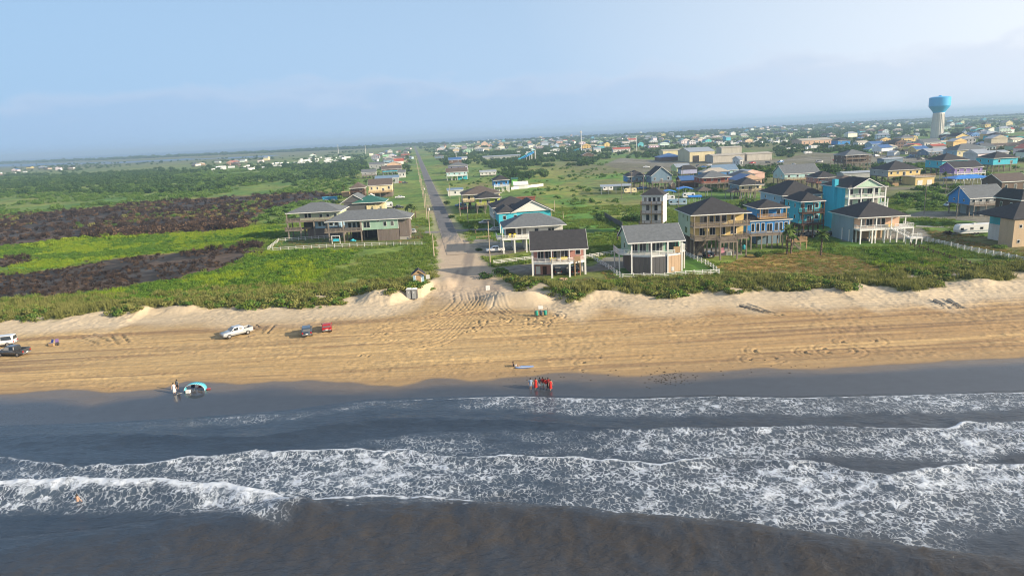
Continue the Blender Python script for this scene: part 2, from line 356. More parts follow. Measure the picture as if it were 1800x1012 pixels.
relief = np.clip(relief*1.5, -.17, .13)*np.where(Y > 137, .75, 1.0)*sst(159, 147, Y)
Zb = Zb+(relief+scuff+streak)*drysand*np.where(fall | (corridor(X, Y) < 1.3), 1.0, .5)
edge = sst(BY1, BY1-2.0, Y); Zb = Zb+(1-edge)*0.015
C, Rg, Sf, We = tint(X, Y)
Cc = np.concatenate([C, np.ones((*C.shape[:2], 1), np.float32)], 2)
V = np.stack([X.ravel(), Y.ravel(), Zb.ravel()], 1)
me = mesh_np('beach', V, grid_faces(len(bx), len(by)), LANDMAT, True, {'tint': ('FLOAT_COLOR', Cc), 'wetness': ('FLOAT', We*Sf), 'sand': ('FLOAT', Sf)})
tag(link(bpy.data.objects.new('beach', me)), kind='structure')

def ground_h(x, y):
    """height of the built surface under a spot"""
    x = float(x); y = float(y)
    if BX0 < x < BX1-1 and BY0 < y < BY1-2:
        j = (x-BX0)/BD; i = (y-BY0)/BD; j0 = int(j); i0 = int(i)
        return float(Zb[i0:i0+2, j0:j0+2].mean())
    return float(land_z(np.array([[x]]), np.array([[y]]))[0, 0])

# ---- ground sheet to the horizon
def axis(inner, d, outer):
    a = list(np.arange(-inner, inner+d*.5, d)); s = d; x = inner
    right = []
    while x < outer: s *= 1.35; x += s; right.append(x)
    return np.array([-v for v in reversed(right)]+a+right)
strips = []
def rows(y0, y1, k=0.45, mn=.7):
    r = [y0]
    while r[-1] < y1: r.append(r[-1]+max(mn, k*r[-1]**2/25000))
    r[-1] = y1; return np.array(r)
Vs, Fs, Cs, Ss, Ws, off = [], [], [], [], [], 0
for (y0, y1, d, inner, outer) in ((BY1-1.5, 340, .8, 320, 60000), (338, 1000, 1.9, 820, 60000), (990, 60000, 14.0, 3600, 60000)):
    xs = axis(inner, d, outer); ys = rows(y0, y1)
    if y1 > 5000: ys = np.unique(np.concatenate([rows(y0, 4200, .8), np.geomspace(4200, 60000, 26)]))
    X, Y = np.meshgrid(xs, ys); Z = land_z(X, np.minimum(Y, 50000))
    if y0 < 200: Z = Z-0.05*sst(BY1+1.5, BY1-1, Y)*(np.abs(X) < 130)
    else: Z = Z-0.03*sst(y0+12, y0, Y)
    if y1 > 5000:   # the bay beyond the peninsula
        shore = 3050+260*(fbm(X*.0012, X*0+1, 3, 1)-.5)*2+np.where(X < -100, -X*.62-60, 0)+np.where(X > 500, (X-500)*.28, 0)
        lag = inpoly(X, Y, P([(-100,291),(200,284),(450,274),(560,270),(450,276),(200,287),(-100,296)]))|inpoly(X, Y, P([(1640,218),(1800,209),(1900,205),(1900,208),(1800,212),(1640,222)]))
        Z = Z-8*sst(0, 60, Y-shore)-5*lag
    C, Rg, Sf, We = tint(X, Y)
    Vs.append(np.stack([X.ravel(), Y.ravel(), Z.ravel()], 1)); Fs.append(grid_faces(len(xs), len(ys), off)); off += X.size
    Cs.append(np.concatenate([C, np.ones((*C.shape[:2], 1), np.float32)], 2).reshape(-1, 4)); Ss.append(Sf.ravel()); Ws.append((We*Sf).ravel())
# outer flanks of the beach so the shore goes on past the frame
for xs in (np.concatenate([-np.geomspace(60000, 121, 60), [BX0+.3]]), np.concatenate([[BX1-.5], np.geomspace(115, 60000, 60)])):
    ys = np.arange(60.0, BY1+1, 1.2); X, Y = np.meshgrid(xs, ys); Z = land_z(X, Y)-.02; C, Rg, Sf, We = tint(X, Y)
    Vs.append(np.stack([X.ravel(), Y.ravel(), Z.ravel()], 1)); Fs.append(grid_faces(len(xs), len(ys), off)); off += X.size
    Cs.append(np.concatenate([C, np.ones((*C.shape[:2], 1), np.float32)], 2).reshape(-1, 4)); Ss.append(Sf.ravel()); Ws.append((We*Sf).ravel())
me = mesh_np('ground', np.vstack(Vs), np.vstack(Fs), LANDMAT, True, {'tint': ('FLOAT_COLOR', np.vstack(Cs)), 'wetness': ('FLOAT', np.concatenate(Ws)), 'sand': ('FLOAT', np.concatenate(Ss))})
tag(link(bpy.data.objects.new('ground', me)), kind='structure')

# ---- asphalt road running inland from the beach access
def strip(name, pts, half, z, m):
    V, F = [], []; pts = np.array(pts, float); t = np.gradient(pts, axis=0); t /= np.linalg.norm(t, axis=1)[:, None]
    for i, (p, d) in enumerate(zip(pts, t)):
        h = half if not hasattr(half, '__len__') else half[i]
        for s in (1, 0, -1):
            q = p+np.array([-d[1], d[0]])*h*s; V.append((q[0], q[1], land_h_fast(q[0], q[1])+z+(.05 if s == 0 else 0)))
    F = []
    for i in range(len(pts)-1):
        for k in (0, 1): F.append((i*3+k, i*3+k+1, i*3+3+k+1, i*3+3+k))
    me = mesh_np(name, V, [f[::-1] for f in F], m, True); return tag(link(bpy.data.objects.new(name, me)), kind='structure')
def land_h_fast(x, y): return float(land_z(np.array([[x]]), np.array([[y]]))[0, 0])
asph = mat('asphalt', (.135, .138, .148), .85, .38, .22)
def asphalt_sand():                       # blown sand lies over the seaward end and along the edges
    m = bpy.data.materials.new('asphalt_with_sand'); m.use_nodes = True; nt = m.node_tree; b = nt.nodes['Principled BSDF']; g = N(nt, 'ShaderNodeNewGeometry'); sp = N(nt, 'ShaderNodeSeparateXYZ'); L(nt, g.outputs['Position'], sp.inputs[0])
    n1 = noise(nt, mapping(nt, g.outputs['Position'], scale=(.9, .10, 1)), 1.0, 5, .6); n2 = noise(nt, g.outputs['Position'], .22, 5, .6); n3 = noise(nt, g.outputs['Position'], 2.0, 3)
    a = mix(nt, ramp(nt, n2.outputs[0], [(.32, 0.0), (.68, 1.0)]).outputs[0], (.105, .108, .118), (.175, .175, .18)); a = mix(nt, .25, a, n3.outputs[0], 'MULTIPLY')
    dx = math_(nt, 'ABSOLUTE', math_(nt, 'SUBTRACT', sp.outputs[0], math_(nt, 'MULTIPLY_ADD', sp.outputs[1], ROADSLOPE, -20.6-ROADSLOPE*239.0)))
    edge = math_(nt, 'MULTIPLY_ADD', dx, .9, -2.35)
    f = math_(nt, 'ADD', math_(nt, 'MAXIMUM', math_(nt, 'MULTIPLY_ADD', sp.outputs[1], -1/22.0, 250/22.0), edge), math_(nt, 'MULTIPLY_ADD', n1.outputs[0], 3.2, -1.6), clamp=True)
    L(nt, mix(nt, f, a, (.40, .32, .235)), b.inputs['Base Color']); b.inputs['Roughness'].default_value = .9; return m
asph = asphalt_sand()
ys = list(np.arange(206, 700, 4))+list(np.geomspace(704, 3000, 60))
strip('road', [(road_x(y), y) for y in ys], [3.1]*len(ys), .07, asph)
gravel = mat('pale_gravel', (.21, .20, .19), .95, .25, .6)
def drive(p0, p1, half=1.8, m=None):
    a = G(*p0); b = G(*p1); n = max(4, int(math.dist(a, b)/3))
    strip('driveway', [(a[0]+(b[0]-a[0])*k/n, a[1]+(b[1]-a[1])*k/n) for k in range(n+1)], half, .05, m or gravel)
drive((742,408), (775,408), 2.6); drive((790,406), (860,403), 2.6); drive((815,424),(870,420),2.2)
drive((712,289.5),(737,289.5),3.0); drive((790,337),(845,333),2.0); drive((1600,397),(1720,400),1.6,mat('pale_concrete',(.40,.37,.31),.9,.1))

# ================================================================== SEA
SX0, SX1, SY0, SY1, SD = -112.0, 104.0, 34.0, 101.0, 0.27
sx = np.arange(SX0, SX1, SD); sy = np.arange(SY0, SY1, SD); X, Y = np.meshgrid(sx, sy)
def line(pts): q = Gn(pts, 0.2); return lambda x: np.interp(x, q[:, 0], q[:, 1])
wob = (fbm(X*.22, X*0+.5, 3, 1)-.5)*1.3+(fbm(X*.9, X*0+3.5, 3, 2)-.5)*.75
A = shore_y(X)
B = line([(-400,770),(0,803),(60,812),(120,823),(220,824),(450,801),(600,797),(720,798),(780,810),(900,810),(1050,815),(1150,822),(1250,812),(1450,823),(1500,836),(1560,846),(1640,832),(1700,822),(1800,822),(2200,815)])(X)+wob
Cc_ = line([(-400,800),(400,800),(640,768),(760,756),(900,754),(1100,758),(1335,756),(1420,747),(1520,757),(1640,756),(1700,744),(1800,741),(2200,735)])(X)+wob
Dl = line([(-400,868),(0,862),(150,859),(270,860),(400,868),(480,878),(530,897),(600,930),(700,980),(2200,1400)])(X)+wob*.7
El = line([(-400,1000),(500,882),(560,880),(650,876),(780,882),(860,892),(900,905),(1300,1100),(2200,1400)])(X)+wob*.4
Fl = line([(-400,1010),(0,960),(300,925),(530,903),(700,906),(900,908),(1000,914),(1100,925),(1250,936),(1400,955),(1600,985),(1800,1010),(2200,1080)])(X)+wob*.6
A2 = line([(-400,765),(0,764),(200,762),(350,769),(450,770),(560,752),(650,738),(750,735),(900,740),(1050,750),(1150,757),(1300,760),(2200,770)])(X)+wob*.3
uu = (X-SX0)/(SX1-SX0)
def xp(px, py=820): return G(px, py, 0)[0]
def bore(crest, h, back, front):   # steep face towards the shore, long back to sea
    d = crest-Y
    return h*np.where(d > 0, np.exp(-(d/back)**1.2), np.exp(-(d/front)**2))
hB = .85*sst(xp(-60), xp(250), X)*.8+.25
hD = 1.35*sst(xp(640,890), xp(420,880), X)
hE = .55*sst(xp(480,880), xp(600,880), X)*sst(xp(920,890), xp(820,890), X)
hF = 1.6*(.45+.55*sst(xp(200,930), xp(600,905), X))
hC = .45*sst(xp(850,760), xp(1350,756), X)
Zs = bore(A+0.0, .10, 3, .5)+bore(A2, .50, 1.7, 1.2)+bore(B, 1, 4.5, .8)*hB+bore(Cc_, 1, 3.5, .9)*hC+bore(Dl, 1, 3.0, .8)*hD+bore(El, 1, 2.0, .8)*hE
dF = Fl-Y; Zs = Zs+hF*np.where(dF > 0, np.exp(-(dF/4.6)**2), np.exp(-(dF/1.5)**2))
Zs = Zs+.30*np.exp(-((dF-11)/3.2)**2)
Zs = Zs+(fbm(X*.10, Y*.28, 4, 3)-.5)*.42+(fbm(X*.5+X*0, Y*1.1, 3, 4)-.5)*.26
Zs = Zs+(fbm(X*.75+3, Y*.95, 4, 2)-.5)*.20*sst(-1.0, 2.0, dF)
hF2 = bore(line([(-400,720),(0,836),(200,852),(500,840),(2200,860)])(X), .18, 3, 1.5)
Zs = Zs+hF2-.12
Zs = np.where(Y > A-6, Zs*sst(A+.8, A-6, Y)+.03, Zs)
# where bores have churned the water white
def trail(crest, Lfull, Lfade, amp): d = crest-Y; return amp*sst(-.15, .25, d)*sst(Lfull+Lfade, Lfull, d)
lg = fbm(X*.07+4, Y*.13, 4, 5); md = fbm(X*.3, Y*.5, 3, 6)
foam = np.zeros_like(X)
foam = np.maximum(foam, trail(A, 2.0+2.4*sst(xp(700,700), xp(1000,700), X), 2.5, .08+.26*sst(xp(150,730), xp(420,730), X)+.36*sst(xp(700,700), xp(1050,700), X)))
foam = np.maximum(foam, trail(A, .12, .18, .9*sst(xp(500,700), xp(900,700), X)+.25))
bl = 3.0+6.5*sst(xp(100), xp(700), X)*sst(xp(1950), xp(1500), X)
foam = np.maximum(foam, trail(B, bl, 5.0, .50+.30*sst(xp(-50), xp(800), X)))
foam = np.maximum(foam, trail(B, .35, .45, 1.0))
foam = np.maximum(foam, trail(Cc_, 5.5, 3.0, .62*sst(xp(950,770), xp(1450,770), X)+.34*sst(xp(450,770), xp(800,770), X)))
foam = np.maximum(foam, trail(Cc_, .25, .3, .9*sst(xp(1200,760), xp(1350,760), X)))
foam = np.maximum(foam, trail(Dl, 2.6, 3.4, .88*sst(xp(560,890), xp(470,880), X)))
foam = np.maximum(foam, trail(Dl, 1.4, 1.0, 1.05*sst(xp(560,890), xp(500,880), X)))
foam = np.maximum(foam, trail(El, .2, .25, .95*sst(xp(500,880), xp(560,880), X)*sst(xp(900,895), xp(840,890), X)))
foam = np.maximum(foam, trail(Fl, .08, .16, .70*sst(xp(480,905), xp(560,905), X)*sst(xp(1330,945), xp(1200,930), X)))
foam = np.maximum(foam, trail(Fl+7.5, 4.0, 3.0, .62*sst(xp(500,900), xp(760,900), X)*sst(xp(1150,900), xp(980,900), X)))
foam = np.clip(foam+((lg-.5)*1.35-(md-.5)*.6)*np.clip(foam*3, 0, 1), 0, 1.1)
thick = trail(B, .5, .5, 1)*.7+trail(Dl, 1.5, 1.2, 1)*sst(xp(560,890), xp(470,880), X)+trail(A, .1, .3, .3)+trail(Cc_, .3, .4, .6)*sst(xp(1200,760), xp(1350,760), X)
Zs = Zs+thick*(.05+.28*fbm(X*1.4, Y*1.8, 3, 7))
def lipline(c, w, amp): return amp*np.exp(-((c-Y-w*.4)/w)**2)
crest = np.maximum.reduce([lipline(B, .26, .42+.45*sst(.35, .62, fbm(X*.12, X*0+7, 3, 3))), lipline(A, .15, .15+.45*sst(xp(500,700), xp(900,700), X)), lipline(Cc_, .32, .9*sst(xp(1220,760), xp(1350,760), X)*sst(.35, .5, fbm(X*.1+2, X*0, 2, 5))), lipline(Dl, .75, .80*sst(xp(570,890), xp(510,885), X)), lipline(El, .22, .9*sst(xp(500,880), xp(560,880), X)*sst(xp(900,895), xp(850,890), X)), lipline(Fl, .10, .30*sst(xp(500,905), xp(580,905), X)*sst(xp(1320,945), xp(1180,930), X))])
V = np.stack([X.ravel(), Y.ravel(), Zs.ravel()], 1)
silt_sun_f = np.clip(1.0*np.exp(-((dF-2.5)/4.5)**2)*sst(xp(-100,905), xp(900,905), X)+.45*np.exp(-((dF-11)/4)**2)+.5*trail(El, .8, 1.2, 1)*hE+.45*sst(0, 7, Fl-Y)+.12+.4*sst(xp(850,800), xp(1500,800), X), 0, 1)  # brown of murky water, plus sunlight through the swell faces put into the colour
Vs = [V]; Fs = [grid_faces(len(sx), len(sy))]; fo = [foam.ravel()]; sfl = [silt_sun_f.ravel()]; crl = [crest.ravel()]; off = len(V)
# coarse apron: open water beside and behind the camera
for xs, ys in ((np.concatenate([-np.geomspace(60000, 113, 40), [SX0+.2]]), np.linspace(-60, SY1, 50)), (np.concatenate([[SX1-.4], np.geomspace(105, 60000, 40)]), np.linspace(-60, SY1, 50)),
               (np.linspace(SX0-1, SX1, 90), np.linspace(-60, SY0+.1, 40)), (np.linspace(-60000, 60000, 60), -np.geomspace(60000, 59, 30))):
    X2, Y2 = np.meshgrid(xs, ys); Z2 = (fbm(X2*.06, Y2*.2, 3, 3)-.5)*.5-.08
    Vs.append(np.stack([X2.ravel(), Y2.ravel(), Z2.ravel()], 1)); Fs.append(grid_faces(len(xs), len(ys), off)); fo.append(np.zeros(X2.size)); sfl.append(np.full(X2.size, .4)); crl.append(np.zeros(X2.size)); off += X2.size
def sea_material():
    m = bpy.data.materials.new('sea_water'); m.use_nodes = True; nt = m.node_tree; b = nt.nodes['Principled BSDF']
    g = N(nt, 'ShaderNodeNewGeometry'); pos = g.outputs['Position']
    fa = N(nt, 'ShaderNodeAttribute', attribute_name='foam'); F_ = fa.outputs['Fac']
    # lace of foam: cell borders of a warped voronoi, drawn out along the swell
    warp = noise(nt, mapping(nt, pos, scale=(.75, 1.1, .8)), 1.0, 5, .65)
    wv = N(nt, 'ShaderNodeVectorMath', operation='MULTIPLY_ADD'); L(nt, warp.outputs['Color'], wv.inputs[0]); wv.inputs[1].default_value = (2.2, 1.7, 0); L(nt, mapping(nt, pos, scale=(1.15, .80, 0), rot=(0, 0, .55)), wv.inputs[2])
    def lace(vec, sc):
        v = N(nt, 'ShaderNodeTexVoronoi', feature='DISTANCE_TO_EDGE'); v.inputs['Scale'].default_value = sc; L(nt, vec, v.inputs['Vector']); return v.outputs['Distance']
    e1 = lace(wv.outputs[0], 1.45); e2 = lace(wv.outputs[0], 3.4)
    br = noise(nt, mapping(nt, pos, scale=(.5, .75, 1)), 1.0, 5, .65)
    w1 = math_(nt, 'MULTIPLY', F_, math_(nt, 'MULTIPLY_ADD', br.outputs[0], .58, -.165))
    f1 = math_(nt, 'DIVIDE', math_(nt, 'SUBTRACT', w1, e1), .13, clamp=True)
    w2 = math_(nt, 'MULTIPLY', math_(nt, 'MULTIPLY', F_, F_), math_(nt, 'MULTIPLY_ADD', br.outputs[0], .36, -.125))
    f2 = math_(nt, 'DIVIDE', math_(nt, 'SUBTRACT', w2, e2), .12, clamp=True)
    f2 = math_(nt, 'MULTIPLY', f2, .55)
    solid = math_(nt, 'MULTIPLY_ADD', math_(nt, 'ADD', F_, math_(nt, 'MULTIPLY_ADD', br.outputs[0], 1.3, -.65)), 3.2, -3.3, clamp=True)
    cr = N(nt, 'ShaderNodeAttribute', attribute_name='crest'); nb = noise(nt, mapping(nt, pos, scale=(1.1, 1.9, 1)), 1.0, 6, .7)
    lip = math_(nt, 'MULTIPLY_ADD', math_(nt, 'ADD', cr.outputs['Fac'], math_(nt, 'MULTIPLY_ADD', nb.outputs[0], 2.6, -1.3)), 2.2, -.45, clamp=True)
    lip = math_(nt, 'MULTIPLY', lip, math_(nt, 'MULTIPLY', cr.outputs['Fac'], 3.0, clamp=True))
    fm = math_(nt, 'MAXIMUM', math_(nt, 'MAXIMUM', f1, f2), math_(nt, 'MAXIMUM', solid, lip))
    fm = math_(nt, 'MULTIPLY', fm, math_(nt, 'MULTIPLY', math_(nt, 'MAXIMUM', F_, cr.outputs['Fac']), 2.2, clamp=True))
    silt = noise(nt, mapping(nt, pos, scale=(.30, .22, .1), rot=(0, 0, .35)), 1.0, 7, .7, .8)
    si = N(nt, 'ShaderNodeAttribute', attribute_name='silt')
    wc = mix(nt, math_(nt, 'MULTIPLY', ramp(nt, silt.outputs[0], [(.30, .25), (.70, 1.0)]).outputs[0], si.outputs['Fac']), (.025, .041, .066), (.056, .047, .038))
    bub = mix(nt, math_(nt, 'MULTIPLY', F_, .40, clamp=True), wc, (.11, .15, .20))
    L(nt, mix(nt, math_(nt, 'MULTIPLY', fm, .92), bub, (.60, .66, .75)), b.inputs['Base Color'])
    L(nt, math_(nt, 'MULTIPLY_ADD', fm, .55, .11), b.inputs['Roughness'])
    b.inputs['IOR'].default_value = 1.33; b.inputs['Specular IOR Level'].default_value = .85
    r1 = noise(nt, mapping(nt, pos, scale=(.9, 2.0, 1), rot=(0, 0, .12)), 1.0, 5, .6, .4); r2 = noise(nt, mapping(nt, pos, scale=(3.2, 6.0, 1)), 1.0, 3, .6)
    hgt = math_(nt, 'ADD', math_(nt, 'MULTIPLY', r1.outputs[0], .42), math_(nt, 'MULTIPLY', r2.outputs[0], .06)); hgt = math_(nt, 'ADD', hgt, math_(nt, 'MULTIPLY', fm, .10))
    bp = N(nt, 'ShaderNodeBump'); bp.inputs['Strength'].default_value = .8; bp.inputs['Distance'].default_value = .6
    L(nt, hgt, bp.inputs['Height']); L(nt, bp.outputs[0], b.inputs['Normal']); return m
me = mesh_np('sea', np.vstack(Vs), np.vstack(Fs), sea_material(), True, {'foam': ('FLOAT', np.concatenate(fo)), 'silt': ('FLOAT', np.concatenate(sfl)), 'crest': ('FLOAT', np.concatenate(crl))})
tag(link(bpy.data.objects.new('sea', me)), kind='structure')
# the bay behind the peninsula
m = mat('bay_surface', (.02, .075, .15), .35, .1, .002)
xs = np.concatenate([-np.geomspace(90000, 300, 30), np.geomspace(300, 90000, 30)]); ys = np.geomspace(1500, 90000, 40); X2, Y2 = np.meshgrid(xs, ys)
tag(link(bpy.data.objects.new('bay', mesh_np('bay', np.stack([X2.ravel(), Y2.ravel(), X2.ravel()*0], 1), grid_faces(60, 40), m))), kind='structure')
# ================================================================== BUILDING KIT
_unit = {}
def unit_box(m):
    if m.name not in _unit:
        V = [(x, y, z) for z in (-.5, .5) for y in (-.5, .5) for x in (-.5, .5)]
        F = [(0,2,3,1), (4,5,7,6), (0,1,5,4), (2,6,7,3), (0,4,6,2), (1,3,7,5)]
        _unit[m.name] = mesh_np('box_'+m.name, V, F, m, False)
    return _unit[m.name]
def box(parent, name, m, x0, x1, y0, y1, z0, z1, rz=0.0):
    o = bpy.data.objects.new(name, unit_box(m)); link(o, parent)
    px, py, pz = (x0+x1)/2, (y0+y1)/2, (z0+z1)/2
    o.location = (px, py, pz); o.scale = (max(abs(x1-x0), .004), max(abs(y1-y0), .004), max(abs(z1-z0), .004)); o.rotation_euler = (0, 0, rz); return o
def sub_box(parent, name, m, x0, x1, y0, y1, z0, z1):
    """child of a scaled box, given in the thing's own metres"""
    o = box(parent.parent, name, m, x0, x1, y0, y1, z0, z1); o.parent = parent
    o.matrix_parent_inverse = (Matrix.LocRotScale(parent.location, parent.rotation_euler, parent.scale)).inverted(); return o
class MB:
    def __init__(s): s.V = []; s.F = []; s.I = []
    def hexa(s, p, mi=0):
        o = len(s.V); s.V += [tuple(q) for q in p]
        for f in ((0,3,2,1), (4,5,6,7), (0,1,5,4), (1,2,6,5), (2,3,7,6), (3,0,4,7)): s.F.append(tuple(o+i for i in f)); s.I.append(mi)
    def box(s, x0, x1, y0, y1, z0, z1, mi=0): s.hexa([(x0,y0,z0),(x1,y0,z0),(x1,y1,z0),(x0,y1,z0),(x0,y0,z1),(x1,y0,z1),(x1,y1,z1),(x0,y1,z1)], mi)
    def bar(s, a, b, r, mi=0, r2=None, n=4):
        a = Vector(a); b = Vector(b); d = (b-a).normalized(); u = d.orthogonal().normalized(); w = d.cross(u); r2 = r if r2 is None else r2
        o = len(s.V)
        for c, q in ((a, r), (b, r2)):
            for k in range(n): t = 2*math.pi*(k+.5)/n; s.V.append(tuple(c+u*math.cos(t)*q+w*math.sin(t)*q))
        for k in range(n): s.F.append((o+k, o+(k+1) % n, o+n+(k+1) % n, o+n+k)); s.I.append(mi)
        s.F.append(tuple(o+k for k in reversed(range(n)))); s.F.append(tuple(o+n+k for k in range(n))); s.I += [mi, mi]
    def prism(s, poly, z0, z1, mi=0):
        o = len(s.V); n = len(poly); s.V += [(x, y, z0) for x, y in poly]+[(x, y, z1) for x, y in poly]
        s.F.append(tuple(o+k for k in reversed(range(n)))); s.F.append(tuple(o+n+k for k in range(n))); s.I += [mi, mi]
        for k in range(n): s.F.append((o+k, o+(k+1) % n, o+n+(k+1) % n, o+n+k)); s.I.append(mi)
    def lathe(s, prof, n=16, mi=0, c=(0, 0)):
        o = len(s.V)
        for r, z in prof:
            for k in range(n): t = 2*math.pi*k/n; s.V.append((c[0]+r*math.cos(t), c[1]+r*math.sin(t), z))
        for i in range(len(prof)-1):
            for k in range(n): s.F.append((o+i*n+k, o+i*n+(k+1) % n, o+(i+1)*n+(k+1) % n, o+(i+1)*n+k)); s.I.append(mi)
        s.F.append(tuple(o+k for k in reversed(range(n)))); s.F.append(tuple(o+(len(prof)-1)*n+k for k in range(n))); s.I += [mi, mi]
    def quad(s, *p, mi=0): o = len(s.V); s.V += [tuple(q) for q in p]; s.F.append(tuple(range(o, o+len(p)))); s.I.append(mi)
    def mesh(s, name, mats, smooth=False):
        me = bpy.data.meshes.new(name); me.from_pydata(s.V, [], s.F)
        for m in (mats if isinstance(mats, (list, tuple)) else [mats]): me.materials.append(m)
        me.polygons.foreach_set('material_index', s.I)
        if smooth: me.polygons.foreach_set('use_smooth', [True]*len(s.F))
        me.update(); return me
    def build(s, name, mats, parent=None, smooth=False): return link(bpy.data.objects.new(name, s.mesh(name, mats, smooth)), parent)

def paint(name, c, var=.17, rough=.65): return mat(name, c, rough, var, .5, streak=True)
WHITE = paint('white_paint', (.74, .74, .72)); CREAM = paint('cream_paint', (.66, .58, .36)); OFFW = paint('off_white_siding', (.60, .60, .58))
PINK = paint('pink_brick', (.50, .25, .21), .2); SEAFOAM = paint('seafoam_siding', (.30, .46, .36)); TEAL = paint('teal_siding', (.04, .40, .50))
TURQ = paint('turquoise_siding', (.05, .47, .62)); BLUE = paint('bright_blue_siding', (.03, .23, .58)); YELL = paint('yellow_siding', (.66, .50, .21))
LIME = paint('lime_siding', (.50, .58, .10)); GREY = paint('grey_siding', (.34, .36, .36)); PALEY = paint('pale_green_siding', (.44, .50, .36))
TAN = paint('tan_siding', (.50, .38, .25)); BROWN = paint('brown_shingle_siding', (.13, .085, .06), .25); PURP = paint('purple_siding', (.22, .15, .38))
LAV = paint('lavender_siding', (.46, .44, .58)); RED = paint('red_siding', (.34, .09, .06)); AQUA = paint('aqua_siding', (.38, .60, .60)); SLATE = paint('slate_blue_siding', (.15, .23, .31))
MINT = paint('mint_siding', (.45, .62, .48)); PEACH = paint('peach_siding', (.62, .42, .30)); GREEN = paint('green_door_paint', (.03, .28, .19)); GREYBLUE = paint('grey_blue_siding', (.30, .38, .42))
ROYAL = paint('royal_blue_sheet', (.02, .20, .62), .15, .4); PALEB = paint('pale_blue_siding', (.30, .45, .58))
R_DARK = mat('charcoal_shingles', (.042, .042, .047), .9, .28, 1.2); R_GREY = mat('grey_shingles', (.135, .15, .165), .9, .22, 1.2); R_BROWN = mat('brown_shingles', (.115, .092, .08), .9, .25, 1.2)
R_GREEN = mat('green_metal_roof', (.03, .13, .10), .5, .15, .7); R_METAL = mat('galvanised_roof', (.42, .46, .50), .4, .15, .6, .4); R_TAN = mat('tan_metal_roof', (.45, .41, .34), .6, .12, .5)
R_BLUE = mat('blue_grey_metal_roof', (.16, .24, .34), .5, .15, .6); R_NAVY = mat('blue_metal_roof', (.05, .13, .32), .45, .12, .6); R_RED = mat('red_metal_roof', (.42, .09, .05), .5, .12, .6)
WOOD = mat('weathered_wood', (.225, .19, .158), .9, .25, 1.0); WOODD = mat('dark_stained_wood', (.085, .045, .032), .85, .25, 1.0); WOODT = mat('tan_timber', (.40, .27, .15), .85, .2, 1.0); PILE = mat('grey_pile_wood', (.23, .20, .17), .95, .25, 1.4)
GLASS = glass(); DARK = mat('dark_recess_wall', (.05, .045, .042), .9, .2); CONC = mat('concrete_slab', (.34, .32, .29), .9, .12); BATTEN = mat('grey_board_panel', (.10, .10, .105), .85, .15, .9, streak=True); BATTENT = mat('tan_board_panel', (.42, .30, .20), .85, .15, .9, streak=True); BRICKB = mat('brown_board_panel', (.17, .14, .125), .85, .2, .9, streak=True)

